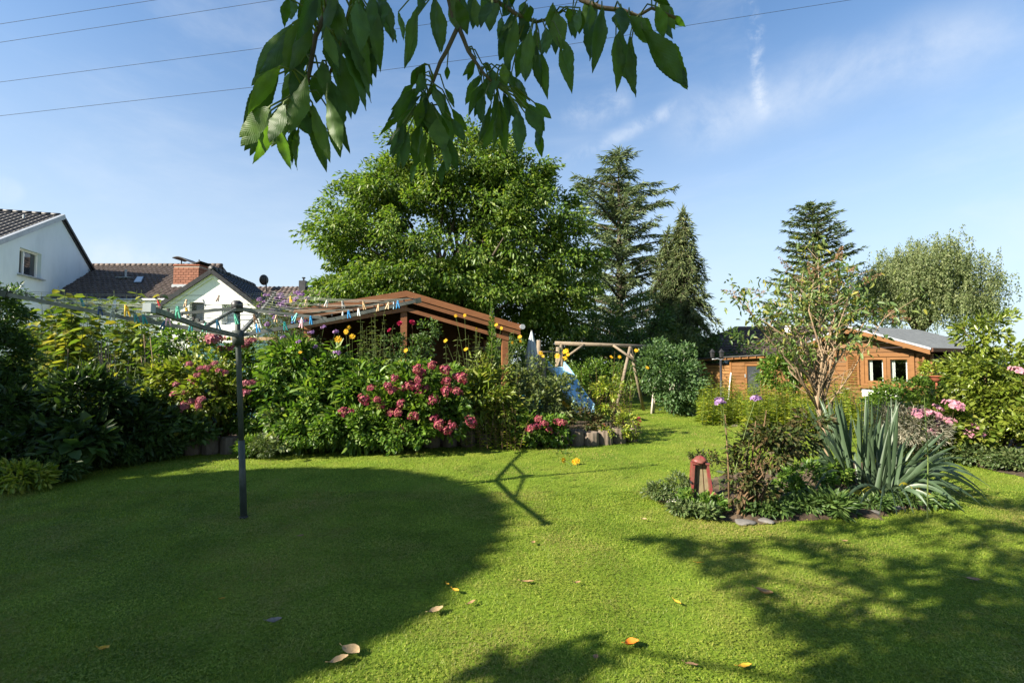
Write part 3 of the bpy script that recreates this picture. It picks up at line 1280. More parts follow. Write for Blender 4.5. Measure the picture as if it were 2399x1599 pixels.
# ------------------------------------------------------------------ far tiled roof with satellite dish
def far_house():
    Yr, Ye = 33.0, 29.5
    rl, rr = at(575, 671, Yr), at(790, 683, Yr)
    rr.z = rl.z
    zE = rl.z - 3.2
    el, er = Vector((rl.x, Ye, zE)), Vector((rr.x, Ye, zE))
    root = thing('tiled_house', 'far house with weathered brown tiled roof left of the big walnut tree', 'house', ((rl.x + rr.x) / 2, Ye, 0))
    w = MB()
    w.box(((rl.x + rr.x) / 2, Yr + .3, zE / 2), (rr.x - rl.x - .4, 2 * (Yr - Ye) - .8, zE))
    part('wall', w, RENDER_W, root)
    rs = MB()
    slab(rs, rl, rr, er, el, .15)
    slab(rs, rl, rr, er + Vector((0, 7, 0)), el + Vector((0, 7, 0)), .15)
    roof = part('roof', rs, TILE_B, root)
    t = part('roof_tiles', tiled_sheet(rl, rr - rl, el - rl, 20, 12, .04, .05), TILE_B, roof)
    t['kind'] = 'stuff'
    c = at(706, 676, Yr - .5)
    ch = MB()
    k = mpp(Yr)
    ch.box((c.x, Yr - .2, c.z - .35), (15 * k, .5, 1.9))
    chim = part('chimney', ch, METAL_D, roof)
    q = MB()
    q.tube([(c.x, Yr - .2, c.z + .55), (c.x, Yr - .2, c.z + .8)], .06, 8)
    q.tube([(c.x, Yr - .2, c.z + .8), (c.x, Yr - .2, c.z + .86)], .12, 8)
    part('flue', q, METAL_D, chim)
    d = at(618, 655, Yr - .6)
    dish = MB()
    prof = [(.0, .12), (.18, .10), (.31, .05), (.37, .0), (.37, -.02), (.0, .09)]
    tmp = MB()
    tmp.lathe((0, 0, 0), prof, 20)
    E = Euler((R(95), 0, R(68))).to_matrix()
    dish.add([E @ Vector(v) + d for v in tmp.v], tmp.f)
    do = part('satellite_dish', dish, METAL_D, roof)
    q = MB()
    q.tube([d + Vector((.12, 0, .2)), d + Vector((.15, .1, -.95))], .045, 8)
    q.tube([d, d + Vector((.12, 0, 0))], .05, 6)
    part('mast', q, METAL_D, do)


far_house()

# ------------------------------------------------------------------ gazebo
def gazebo():
    d = Vector((.98, .20, 0)).normalized()
    n = Vector((d.y, -d.x, 0))
    back = -n
    pk = at(952, 681, 9.6)
    re = hit(1218, 760, pk, n)
    le = hit(690, 724, pk, n)
    root = thing('gazebo', 'brown timber gazebo with low gable roof behind the flower border', 'gazebo', (pk.x, pk.y, 0))
    dep = back * 3.4
    rs = MB()
    slab(rs, pk, pk + dep, le + dep, le, .05)
    slab(rs, pk, re, re + dep, pk + dep, .05)
    roof = part('roof', rs, FELT_D, root)
    dz = Vector((0, 0, 1))
    for a, b in ((pk, le), (pk, re)):
        f = MB()
        f.prism([a + n * .03 - dz * .0, b + n * .03, b + n * .03 - dz * .125, a + n * .03 - dz * .125], n * .03)
        part('fascia_board', f, WOOD_B, roof)
        f = MB()
        f.prism([a - dz * .135, b - dz * .135, b - dz * .225, a - dz * .225], n * .04)
        part('fascia_board', f, WOOD_B, roof)
        f = MB()
        f.prism([a - dz * .33 + back * .1, a.lerp(b, .9) - dz * .33 + back * .1, a.lerp(b, .9) - dz * .41 + back * .1, a - dz * .41 + back * .1], n * .06)
        part('rafter', f, WOOD_B, roof)
        for k in range(1, 6):
            r_ = MB()
            q = back * (.6 * k)
            r_.prism([a + q - dz * .06, b + q - dz * .06, b + q - dz * .18, a + q - dz * .18], back * .06)
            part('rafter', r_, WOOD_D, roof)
        for k in range(1, 10):
            s_ = MB()
            p = a.lerp(b, (k - .5) / 9.5)
            s_.bar(p - dz * .06, p - dz * .055 + dep, (b - a).length / 9.5 * .96, .02, dz)
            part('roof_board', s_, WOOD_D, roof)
    gt = MB()
    gt.tube([re + n * .12 + Vector((.03, 0, -.05)), re + dep + Vector((.03, 0, -.05))], .055, 10)
    part('gutter', gt, ZINC, roof)
    def post(px, y_top, q=Vector((0, 0, 0)), w=.13, z0=-.05, zt=None):
        p = hit(px, y_top, pk + back * .12, n) + q
        m_ = MB()
        m_.box((p.x, p.y, ((zt or p.z) + z0) / 2), (w, w, (zt or p.z) - z0), Matrix.Rotation(math.atan2(d.y, d.x), 3, 'Z'))
        part('post', m_, WOOD_B, root)
        return p
    post(946, 702, back * .02)
    pr = post(1182, 768)
    pl = post(722, 734)
    for p in (pr, pl):
        m_ = MB()
        q = p + back * 2.9
        m_.box((q.x, q.y, p.z / 2 - .03), (.12, .12, p.z), Matrix.Rotation(math.atan2(d.y, d.x), 3, 'Z'))
        part('post', m_, WOOD_B, root)
        m_ = MB()
        m_.bar(p + dz * .0 - dz * .06, q - dz * .06, .10, .13)
        part('beam', m_, WOOD_D, root)
    rail = MB()
    rail.bar(hit(1105, 815, pk + back * 2.9, n), hit(1182, 815, pk + back * 2.9, n), .06, .10)
    part('rail', rail, WOOD_G, root)
    # back wall of boards
    a = Vector((pl.x, pl.y, 0)) + back * 2.95
    b = Vector((pr.x, pr.y, 0)) + back * 2.95
    nb = 22
    for i in range(nb):
        t = (i + .5) / nb
        q = a.lerp(b, t)
        m_ = MB()
        m_.box((q.x, q.y, 1.15), ((b - a).length / nb - .004, .03, 2.3), Matrix.Rotation(math.atan2(d.y, d.x), 3, 'Z'))
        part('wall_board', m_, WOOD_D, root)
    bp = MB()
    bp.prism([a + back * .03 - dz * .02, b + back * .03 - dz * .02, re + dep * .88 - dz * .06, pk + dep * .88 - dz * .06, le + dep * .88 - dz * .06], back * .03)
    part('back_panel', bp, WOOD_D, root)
    for s_ in (0, ):
        q0 = a
        q1 = Vector((pl.x, pl.y, 0))
        for i in range(18):
            q = q0.lerp(q1, (i + .5) / 18)
            m_ = MB()
            m_.box((q.x, q.y, pl.z / 2 - .02), (.03, 2.9 / 18 - .004, pl.z - .02), Matrix.Rotation(math.atan2(d.y, d.x), 3, 'Z'))
            part('wall_board', m_, WOOD_D, root)
    fl = MB()
    c = (Vector((pl.x, pl.y, 0)) + b) / 2
    fl.box((c.x, c.y, .03), ((b - a).length, 2.9, .06), Matrix.Rotation(math.atan2(d.y, d.x), 3, 'Z'))
    part('floor', fl, STONE, root)
    # timber table standing inside
    tp = a.lerp(b, .62) - back * 1.5
    t = thing('garden_table', 'dark wooden garden table standing under the gazebo roof', 'table', (tp.x, tp.y, .06))
    m_ = MB()
    m_.box((tp.x, tp.y, .80), (1.3, .7, .04))
    part('table_top', m_, WOOD_D, t)
    for sx in (-.55, .55):
        for sy in (-.28, .28):
            m_ = MB()
            m_.box((tp.x + sx, tp.y + sy, .42), (.07, .07, .72))
            part('leg', m_, WOOD_D, t)


gazebo()

# ------------------------------------------------------------------ teal board fence
def teal_fence():
    Y0 = 10.6
    a, b = at(446, 800, Y0), at(640, 800, Y0)
    zt = at(500, 800, Y0).z
    root = thing('board_fence', 'teal painted upright board fence with bare timber rail behind the pink hydrangea', 'fence', ((a.x + b.x) / 2, Y0, 0))
    n = int((b.x - a.x) / .13)
    for i in range(n):
        m_ = MB()
        m_.box((a.x + (i + .5) * .13, Y0, zt / 2 - .02), (.118, .025, zt))
        part('board', m_, TEAL, root)
    m_ = MB()
    m_.box(((a.x + b.x) / 2, Y0 - .01, zt + .07), (b.x - a.x + .1, .12, .07))
    part('rail', m_, WOOD_L, root)
    m_ = MB()
    m_.box(((a.x + b.x) / 2, Y0 + .06, zt - .15), (b.x - a.x, .05, .09))
    part('rail', m_, WOOD_D, root)
    for q in (a.x + .05, b.x - .05):
        m_ = MB()
        m_.box((q, Y0 + .10, zt / 2 + .0), (.09, .09, zt + .06))
        part('post', m_, WOOD_D, root)


teal_fence()

# ------------------------------------------------------------------ timber cabin and shed on the right
E1 = Vector((.43, -.9, 0)).normalized()
E2 = Vector((-E1.y, E1.x, 0))
CPK = at(1985, 762, 14.0)
CO = Vector((CPK.x, CPK.y, 0))
CRZ = math.atan2(E1.y, E1.x)


def clocal(p):
    q = Vector(p) - CO
    return Vector((q.dot(E1), q.dot(E2), q.z))


def cpx(x, y, yl):
    """photograph pixel on the cabin's plane y = yl (its own axes)"""
    return clocal(hit(x, y, CO + E2 * yl, E2))


def cabin():
    root = thing('garden_cabin', 'orange stained timber garden cabin with grey felt roof and shuttered windows', 'cabin', CO, rz=CRZ)
    er, el = cpx(2180, 811, 0), cpx(1838, 824, 0)
    zr = CPK.z
    hw = (er.x - el.x) / 2
    ze = (er.z + el.z) / 2
    sl = (zr - ze) / hw
    D0 = 4.0
    yw = .38
    lw = hw - .22
    L = True
    # roof
    rs = MB()
    slab(rs, (0, 0, zr), (hw, 0, ze), (hw, D0, ze), (0, D0, zr), .05)
    slab(rs, (0, 0, zr), (0, D0, zr), (-hw, D0, ze), (-hw, 0, ze), .05)
    roof = part('roof', rs, FELT, root, local=True)
    for s in (-1, 1):
        f = MB()
        f.prism([(0, -.01, zr - .055), (s * hw, -.01, ze - .055), (s * hw, -.01, ze - .17), (0, -.01, zr - .17)], (0, -.03, 0))
        part('barge_board', f, WOOD_OD, roof, local=True)
        f = MB()
        f.prism([(0, -.015, zr + .005), (s * (hw + .02), -.015, ze + .005), (s * (hw + .02), -.015, ze - .05), (0, -.015, zr - .05)], (0, -.03, 0))
        part('roof_edging', f, ZINC, roof, local=True)
        f = MB()
        f.box((s * (hw + .03), D0 / 2, ze - .05), (.05, D0, .10))
        part('eave_board', f, WOOD_D, roof, local=True)
        for k in (.32, .72):
            p = MB()
            p.box((s * hw * k, .18, zr - sl * hw * k - .14), (.09, .42, .10))
            part('purlin', p, WOOD_OD, roof, local=True)
        for k in range(8):
            b = MB()
            x0, x1 = hw * k / 8, hw * (k + .97) / 8
            b.prism([(s * x0, .02, zr - sl * x0 - .055), (s * x1, .02, zr - sl * x1 - .055), (s * x1, D0 - .05, zr - sl * x1 - .055), (s * x0, D0 - .05, zr - sl * x0 - .055)], (0, 0, -.018))
            part('roof_board', b, WOOD_OD, roof, local=True)
    p = MB()
    p.box((0, .18, zr - .17), (.10, .42, .14))
    part('purlin', p, WOOD_OD, roof, local=True)
    # window opening
    a, b = cpx(2022, 832, yw), cpx(2138, 832, yw)
    wx0, wx1 = a.x, b.x
    wz1 = (a.z + b.z) / 2 + .02
    wz0 = cpx(2080, 902, yw).z
    # front wall boards
    bh = .136
    z = .10
    while z < zr - .15:
        zc = z + bh / 2
        half = min(lw, (zr - .10 - (z + bh)) / sl)
        if half > .1:
            spans = [(-half, half)]
            if zc > wz0 and zc < wz1:
                spans = [(-half, wx0 - .04), (wx1 + .04, half)]
            for x0, x1 in spans:
                if x1 - x0 > .05:
                    m_ = MB()
                    m_.box(((x0 + x1) / 2, yw + .02, zc), (x1 - x0, .045, bh - .014))
                    part('wall_board', m_, WOOD_O, root, local=True)
        z += bh
    # side walls
    nz = int((ze - .12 - .10) / bh)
    for s in (-1, 1):
        for k in range(nz):
            m_ = MB()
            m_.box((s * (lw - .03), yw + (D0 - 2 * yw) / 2 + (.05), .10 + (k + .5) * bh), (.045, D0 - 2 * yw + .1, bh - .014))
            part('wall_board', m_, WOOD_O, root, local=True)
        m_ = MB()
        for k in range(0, nz, 2):
            m_.box((s * (lw - .03), yw - .09, .10 + (k + .5) * bh), (.045, .18, bh - .02))
        part('corner_logs', m_, WOOD_O, root, local=True)
    m_ = MB()
    m_.box((0, D0 - yw, (ze) / 2), (2 * lw, .05, ze))
    part('back_wall', m_, WOOD_D, root, local=True)
    fl = MB()
    fl.box((0, D0 / 2, .05), (2 * lw, D0 - 2 * yw, .10))
    part('floor', fl, WOOD_D, root, local=True)
    # double window
    wf = MB()
    t = .07
    def fr(mb, x0, x1, z0, z1, y, t, dd=.06):
        mb.box(((x0 + x1) / 2, y, z1 - t / 2), (x1 - x0, dd, t))
        mb.box(((x0 + x1) / 2, y, z0 + t / 2), (x1 - x0, dd, t))
        mb.box((x0 + t / 2, y, (z0 + z1) / 2), (t, dd, z1 - z0 - 2 * t))
        mb.box((x1 - t / 2, y, (z0 + z1) / 2), (t, dd, z1 - z0 - 2 * t))
    fr(wf, wx0 - .05, wx1 + .05, wz0 - .05, wz1 + .04, yw - .015, .09, .08)
    win = part('window', wf, WOOD_OD, root, local=True)
    xm = (cpx(2068, 865, yw).x + cpx(2088, 865, yw).x) / 2
    for x0, x1 in ((wx0 + .04, xm - .005), (xm + .005, wx1 - .04)):
        c = MB()
        fr(c, x0, x1, wz0 + .04, wz1 - .05, yw, .085, .05)
        part('casement', c, WOOD_OD, win, local=True)
        g = MB()
        g.box(((x0 + x1) / 2, yw + .005, (wz0 + wz1) / 2), (x1 - x0 - .12, .008, wz1 - wz0 - .2))
        part('pane', g, PANE, win, local=True)
        cu = MB()
        w_ = x1 - x0
        for side in (-1, 1):
            n_ = 8
            vs, fs = [], []
            for k in range(n_ + 1):
                xx = (x1 - .05 if side > 0 else x0 + .05) - side * k / n_ * w_ * (.22 if side > 0 else .16)
                yy = yw + .10 + .018 * math.sin(k * 1.9)
                vs += [(xx, yy, wz0 + .05), (xx, yy, wz1 - .05), (xx, yy + .006, wz0 + .05), (xx, yy + .006, wz1 - .05)]
            for k in range(n_):
                q = 4 * k
                fs += [(q, q + 4, q + 5, q + 1), (q + 2, q + 3, q + 7, q + 6)]
            cu.add(vs, fs)
        part('curtain', cu, CURTAIN, win, local=True)
    sl_ = MB()
    sl_.box(((wx0 + wx1) / 2, yw - .09, wz0 - .07), (wx1 - wx0 + .2, .16, .05))
    part('sill', sl_, WOOD_OD, win, local=True)
    wb = MB()
    wb.box(((wx0 + wx1) / 2 - .12, yw - .12, wz0 - .24), (.9, .20, .20))
    part('window_box', wb, WHITE, root, local=True)
    # louvred shutters
    for x0, x1 in ((wx1 + .10, wx1 + .10 + .36), (wx0 - .10 - .36, wx0 - .10)):
        s = MB()
        fr(s, x0, x1, wz0 - .02, wz1 + .02, yw - .03, .055, .04)
        so = part('shutter', s, WOOD_OD, root, local=True)
        lv = MB()
        nlv = 11
        for k in range(nlv):
            zz = wz0 + .05 + (wz1 - wz0 - .10) * (k + .5) / nlv
            lv.box(((x0 + x1) / 2, yw - .028, zz), (x1 - x0 - .11, .035, .05), Matrix.Rotation(R(35), 3, 'X'))
        part('louvres', lv, WOOD_O, so, local=True)
    # wall lantern at the corner
    q = cpx(2210, 835, yw)
    l = MB()
    cx = lw + .12
    l.lathe((cx, yw + .15, 1.42), [(.01, .24), (.06, .20), (.075, .18), (.055, .17), (.05, .02), (.03, .0), (.01, -.02)], 8)
    part('wall_lantern', l, METAL_D, root, local=True)


cabin()


def shed():
    o = CO + E1 * -3.9
    yw = .30
    root = thing('lean_to_shed', 'low orange boarded shed with flat black roof beside the cabin', 'shed', o, rz=CRZ)
    dx = clocal(o).x
    def sx(x, y=870):
        return cpx(x, y, yw).x - dx
    def z_of(x, y):
        return cpx(x, y, yw).z
    x_r = sx(1852)
    x_l = sx(1642)
    zl, zrr = cpx(1642, 838, yw).z, cpx(1846, 826, yw).z
    def rz_(x):
        return zl + (zrr - zl) * (x - x_l) / (x_r - x_l)
    rs = MB()
    slab(rs, (x_l - .15, yw - .25, rz_(x_l - .15)), (x_r, yw - .25, rz_(x_r)), (x_r, 2.6, rz_(x_r)), (x_l - .15, 2.6, rz_(x_l - .15)), .045)
    roof = part('roof', rs, FELT_D, root, local=True)
    f = MB()
    f.prism([(x_l - .12, yw - .2, rz_(x_l - .12) - .055), (x_r - .03, yw - .2, rz_(x_r) - .055), (x_r - .03, yw - .2, rz_(x_r) - .13), (x_l - .12, yw - .2, rz_(x_l - .12) - .13)], (0, .03, 0))
    part('fascia_board', f, WOOD_OD, roof, local=True)
    for k in range(12):
        p = MB()
        xx = x_l + (x_r - x_l) * (k + .5) / 12
        p.box((xx, yw - .23, rz_(xx) - .062), (.05, .10, .03))
        part('rafter', p, WOOD_D, roof, local=True)
    xp = sx(1715)
    xd0, xd1 = sx(1746), sx(1786)
    bh = .125
    for k in range(13):
        z0 = .05 + k * bh
        for x0, x1 in ((xp, xd0 - .02), (xd1 + .02, x_r - .05)):
            zt = min(rz_(x0), rz_(x1)) - .14
            if z0 + bh > zt + .05 or (x1 - x0) < .05:
                continue
            m_ = MB()
            m_.box(((x0 + x1) / 2, yw, z0 + bh / 2), (x1 - x0, .04, bh - .012))
            part('wall_board', m_, WOOD_O, root, local=True)
    hd = MB()
    hd.box(((xp + x_r) / 2, yw + .004, rz_((xp + x_r) / 2) - .21), (x_r - xp - .04, .036, .17))
    part('header_board', hd, WOOD_O, root, local=True)
    for x in (x_l + .05, xp - .04):
        m_ = MB()
        m_.box((x, yw, (rz_(x) - .14) / 2), (.09, .09, rz_(x) - .14))
        part('post', m_, WOOD_OD, root, local=True)
    # slatted panel
    zt = rz_(x_l) - .28
    ns = 11
    for k in range(ns):
        m_ = MB()
        zz = .10 + (zt - .10) * (k + .5) / ns
        m_.box(((x_l + xp) / 2, yw + .06 + .012 * (k % 2), zz), (xp - x_l - .10, .016, (zt - .1) / ns * .86), Matrix.Rotation(R(7), 3, 'X'))
        part('slat', m_, SLAT, root, local=True)
    m_ = MB()
    for q in (.33, .66):
        m_.box((x_l + (xp - x_l) * q, yw + .085, zt / 2), (.03, .02, zt))
    part('slat_batten', m_, SLAT, root, local=True)
    # door with glass
    zt = rz_(xd0) - .30
    d = MB()
    for b in (((xd0 + xd1) / 2, zt - .04, xd1 - xd0, .08), ((xd0 + xd1) / 2, .17, xd1 - xd0, .24), (xd0 + .04, zt / 2 + .1, .08, zt - .38), (xd1 - .04, zt / 2 + .1, .08, zt - .38)):
        d.box((b[0], yw - .01, b[1]), (b[2], .05, b[3]))
    do = part('door', d, WOOD_OD, root, local=True)
    g = MB()
    g.box(((xd0 + xd1) / 2, yw + .01, zt / 2 + .1), (xd1 - xd0 - .14, .01, zt - .38))
    part('pane', g, GLASS_D, do, local=True)
    h = MB()
    h.box((xd0 + .05, yw - .06, .95), (.03, .06, .12))
    part('handle', h, ZINC, do, local=True)
    m_ = MB()
    m_.box(((x_l + x_r) / 2, 2.5, .7), (x_r - x_l - .1, .05, 1.45))
    part('back_wall', m_, WOOD_D, root, local=True)
    m_ = MB()
    m_.box((x_l + .06, 1.4, .7), (.05, 2.1, 1.4))
    part('side_wall', m_, WOOD_O, root, local=True)
    # white stick leaning on the slatted panel
    s = MB()
    a, b = hit(1705, 925, o + E2 * (yw - .25), E2), hit(1712, 872, o + E2 * (yw - .05), E2)
    a = Vector((a.x, a.y, 0))
    s.tube([a, b], .022, 6)
    solo('garden_stick', s, WHITE, 'thin white stick leaning on the slatted front of the low shed', 'stick', a)
    # slatted fence panel standing further left
    fo = CO + E1 * -6.1 + E2 * .2
    fp = thing('slat_fence_panel', 'grey weathered slatted fence panel at the left end of the low shed', 'fence', fo, rz=CRZ - .25)
    for k in range(12):
        m_ = MB()
        m_.box((0, 0, .12 + k * .115), (.95, .018, .10))
        part('slat', m_, WOOD_G, fp, local=True)
    for xx in (-.48, .48):
        m_ = MB()
        m_.box((xx, -.03, .74), (.06, .06, 1.48))
        part('post', m_, WOOD_L, fp, local=True)


shed()


def hip_house():
    Yr = 25.0
    a, b = at(1722, 768, Yr), at(1905, 772, Yr)
    b.z = a.z
    ze = 1.75
    l0 = at(1640, 838, 22.0)
    el = Vector((l0.x, 21.6, ze))
    er = Vector((b.x + 4, 21.6, ze))
    bl, br = Vector((l0.x, 28.4, ze)), Vector((b.x + 4, 28.4, ze))
    b2 = Vector((b.x + 1.5, b.y, b.z))
    root = thing('hip_roof_house', 'low building with dark brown hipped tile roof behind the shed', 'house', ((el.x + er.x) / 2, 25, 0))
    w = MB()
    w.box(((el.x + er.x) / 2, 25, ze / 2 - .02), (er.x - el.x - .6, 6.2, ze))
    part('wall', w, RENDER_W, root)
    rs = MB()
    rs.add([a, b2, er, el, bl, br], [(3, 2, 1, 0), (4, 0, 1, 5), (3, 0, 4), (2, 5, 1), (3, 4, 5, 2)])
    roof = part('roof', rs, TILE_F, root)
    # courses of tile as thin overlapping strips, front and left planes
    m_ = MB()
    n = 18
    for k in range(n):
        t0, t1 = k / n, (k + 1.15) / n
        p, q = a.lerp(el, t0), a.lerp(el, t1)
        r_, s_ = b2.lerp(er, t0), b2.lerp(er, t1)
        up = Vector((0, -.02, .02))
        m_.add([p + up * .6, r_ + up * .6, s_ + up * 2.6, q + up * 2.6, s_ + up * .5, q + up * .5], [(0, 1, 2, 3), (3, 2, 4, 5)])
        p, q = a.lerp(el, t0), a.lerp(el, t1)
        r_, s_ = a.lerp(bl, t0), a.lerp(bl, t1)
        up = Vector((-.03, 0, .02))
        m_.add([p + up * .6, r_ + up * .6, s_ + up * 2.6, q + up * 2.6, s_ + up * .5, q + up * .5], [(0, 1, 2, 3), (3, 2, 4, 5)])
    t = part('roof_tiles', m_, TILE_F, roof)
    t['kind'] = 'stuff'
    hp = MB()
    hp.tube([a, el], .10, 8)
    hp.tube([a, b2], .10, 8)
    part('ridge_tiles', hp, TILE_F, roof)
    c = at(1830, 762, Yr - .3)
    ch = MB()
    ch.box((c.x, c.y, a.z - .05), (.55, .5, .9))
    part('chimney', ch, METAL_D, roof)
    dm = MB()
    c = at(1846, 768, Yr - .8)
    dm.lathe((c.x, c.y, c.z - .3), [(.16, 0), (.16, .2), (.2, .22), (.18, .36), (.1, .44), (.02, .46)], 12)
    part('roof_vent', dm, WHITE, roof)


hip_house()


# ------------------------------------------------------------------ garden lamp post
def lamp_post():
    Y0 = 15.4
    b = at(1689, 900, Y0)
    root = thing('lamp_post', 'slim black garden lamp post with small lantern heads in front of the low shed', 'lamp', (b.x, Y0, 0))
    zt = at(1689, 842, Y0).z
    m_ = MB()
    m_.tube([(b.x, Y0, -.02), (b.x, Y0, .3), (b.x, Y0, .32), (b.x, Y0, zt)], [.07, .065, .045, .035], 10)
    part('pole', m_, METAL_D, root, True)
    m_ = MB()
    m_.tube([(b.x - .28, Y0, zt + .02), (b.x - .1, Y0, zt + .04), (b.x, Y0, zt), (b.x + .1, Y0, zt + .04)], .016, 6)
    part('bracket', m_, ZINC, root, True)
    for sx in (-.27, .03):
        l = MB()
        l.lathe((b.x + sx, Y0, zt + .06), [(.03, 0), (.06, .02), (.075, .18), (.10, .19), (.05, .25), (.01, .30)], 6)
        part('lantern_head', l, METAL_D, root)


lamp_post()


# ------------------------------------------------------------------ swing frame, slide, parasol
def swing():
    Y0 = 13.3
    root = thing('swing_frame', 'weathered round timber swing frame with long crossbeam behind the border', 'swing', (at(1400, 970, Y0).x, Y0, 0))
    b0, b1 = at(1300, 803, Y0 - .2), at(1535, 812, Y0 + .3)
    m_ = MB()
    m_.tube([b0, b1], .055, 10)
    part('crossbeam', m_, WOOD_G, root, True)
    def leg(p, q, r_=.045, nm='leg'):
        m_ = MB()
        m_.tube([p, q], r_, 8)
        part(nm, m_, WOOD_G, root, True)
    t0 = b0 + (b1 - b0) * .06
    t1 = at(1476, 812, Y0 + .1)
    for t, pxs in ((t0, ((1296, -.9), (1322, .9))), (t1, ((1438, -.75), (1508, .9)))):
        for px, dy in pxs:
            g = at(px, 960, Y0 + dy)
            leg(t, Vector((g.x, g.y, -.05)))
    leg(at(1368, 806, Y0 - .1), at(1334, 830, Y0 - .15), .035, 'brace')
    leg(at(1436, 808, Y0), at(1490, 846, Y0 - .2), .035, 'brace')
    # slide tower beside it
    tw = thing('slide_tower', 'narrow timber climbing tower with the light blue slide', 'slide', (at(1285, 960, 12.6).x, 12.6, 0))
    pts = [(1262, 796, 12.5, 1256, 950), (1270, 830, 12.2, 1283, 945), (1307, 812, 13.0, 1300, 950)]
    for x0, y0, Yq, x1, y1 in pts:
        m_ = MB()
        a = at(x0, y0, Yq)
        g = at(x1, y1, Yq)
        m_.tube([a, (g.x, Yq, -.05)], .06, 8)
        part('post', m_, WOOD_G, tw, True)
    for y0, r_ in ((823, .025), (862, .05), (905, .03)):
        m_ = MB()
        m_.tube([at(1264, y0, 12.45), at(1306, y0 + 1, 12.9)], r_, 8)
        part('rung', m_, WOOD_G, tw, True)
    # the slide: a channel with raised sides
    a0, a1 = at(1303, 862, 12.5), at(1372, 965, 11.1)
    n = 16
    ctr = []
    for i in range(n + 1):
        t = i / n
        p = a0.lerp(a1, t)
        p.z += .03 * math.sin(t * 2 * PI) + .02
        ctr.append(p)
    ctr[-1].z = max(ctr[-1].z, .12)
    dr = (a1 - a0)
    s = Vector((-dr.y, dr.x, 0)).normalized()
    prof = [(-.25, .16), (-.21, .16), (-.20, .02), (.20, .02), (.21, .16), (.25, .16), (.25, -.02), (-.25, -.02)]
    vs, fs = [], []
    for p in ctr:
        for q, z in prof:
            vs.append(p + s * q + Vector((0, 0, z)))
    k = len(prof)
    for i in range(n):
        for j in range(k):
            fs.append((i * k + j, i * k + (j + 1) % k, (i + 1) * k + (j + 1) % k, (i + 1) * k + j))
    fs.append(tuple(range(k)))
    fs.append(tuple(n * k + j for j in reversed(range(k))))
    m_ = MB()
    m_.add(vs, fs)
    part('slide_chute', m_, BLUE_PL, tw)


swing()


def parasol():
    Y0 = 11.2
    t = at(1245, 773, Y0)
    bt = at(1243, 868, Y0)
    root = thing('folded_parasol', 'closed grey parasol standing upright beside the gazebo', 'parasol', (t.x, Y0, 0))
    m_ = MB()
    m_.tube([(t.x - .02, Y0, .02), (t.x, Y0, t.z)], .022, 8)
    part('pole', m_, ALU, root, True)
    h = t.z - bt.z
    prof = []
    for i in range(15):
        q = i / 14
        r_ = .012 + .115 * math.sin(min(1, q * 1.15) * PI / 2 * 1.15) * (1 - .25 * max(0, q - .75) / .25)
        prof.append((r_, t.z - h * q))
    prof = prof[::-1]
    m_ = MB()
    m_.lathe((t.x, Y0, 0), prof, 32, lambda a, i: 1 + .20 * math.sin(a * 8 + i * .35))
    part('canopy', m_, CANVAS, root, True)
    st = MB()
    st.lathe((t.x, Y0, bt.z + h * .28), [(.122, 0), (.127, .01), (.127, .04), (.122, .05)], 20)
    part('strap', st, METAL_D, root)
    ft = MB()
    ft.lathe((t.x - .02, Y0, .0), [(.25, .045), (.25, .09), (.08, .12), (.035, .3)], 20)
    part('base', ft, STONE, root)
    # small blue tray lying behind the plants
    p = at(1243, 945, 9.3)
    m_ = MB()
    E = Euler((R(58), 0, R(20))).to_matrix()
    c = Vector((p.x, p.y, p.z))
    m_.box(c, (.40, .30, .03), E)
    for q, s_ in (((0, -.14, .04), (.40, .02, .09)), ((0, .14, .04), (.40, .02, .09)), ((-.19, 0, .04), (.02, .26, .09)), ((.19, 0, .04), (.02, .26, .09))):
        m_.box(c + E @ Vector(q), s_, E)
    pl = MB()
    root = thing('blue_tray', 'blue plastic tray tilted among the plants in front of the slide', 'tray', (c.x, c.y, 0))
    part('tray', m_, BLUE_T, root)
    pl.tube([(c.x, c.y + .06, -.02), c + Vector((0, .05, -.08))], .03, 6)
    part('support', pl, WOOD_G, root)


parasol()
# ------------------------------------------------------------------ leaf and petal materials
LW = leafmat('walnut_leaf', [(.043, .088, .013), (.075, .138, .019), (.115, .185, .027), (.188, .231, .053)], .42)
LC1 = leafmat('larch_needle', [(.075, .115, .055), (.115, .160, .075), (.17, .20, .09)], .3, .6, .2, (1.1, 1.1, .7))
LC2 = leafmat('spruce_needle', [(.062, .092, .036), (.10, .135, .052), (.165, .18, .08)], .3, .6, .2, (1.1, 1.1, .7))
LPN = leafmat('pine_needle', [(.040, .070, .022), (.070, .105, .034), (.110, .135, .045)], .22, .6, .2, (1.1, 1.1, .7))
LBI = leafmat('birch_leaf', [(.095, .130, .050), (.14, .175, .070), (.20, .22, .10)], .42, .5, .3)
LDK = leafmat('dark_shrub_leaf', [(.032, .070, .019), (.061, .115, .027), (.101, .162, .041)], .42, .35, .4)
LHG = leafmat('hedge_leaf', [(.036, .073, .019), (.068, .122, .030), (.111, .169, .044)], .42)
LPH = leafmat('phlox_leaf', [(.039, .091, .013), (.072, .146, .019), (.111, .195, .029), (.169, .227, .046)], .42)
LHY = leafmat('hydrangea_leaf', [(.075, .121, .014), (.121, .172, .021), (.172, .213, .034), (.230, .230, .040)], .42)
LHR = leafmat('hydrangea_dark_leaf', [(.048, .102, .014), (.090, .162, .022), (.150, .222, .036)], .42)
LRO = leafmat('red_shoot_leaf', [(.022, .032, .010), (.040, .060, .014), (.075, .045, .018), (.060, .095, .022)], .28, .55, .25)
LLA = leafmat('laurel_leaf', [(.075, .110, .012), (.120, .165, .018), (.175, .205, .028), (.055, .095, .014)], .36, .34, .45)
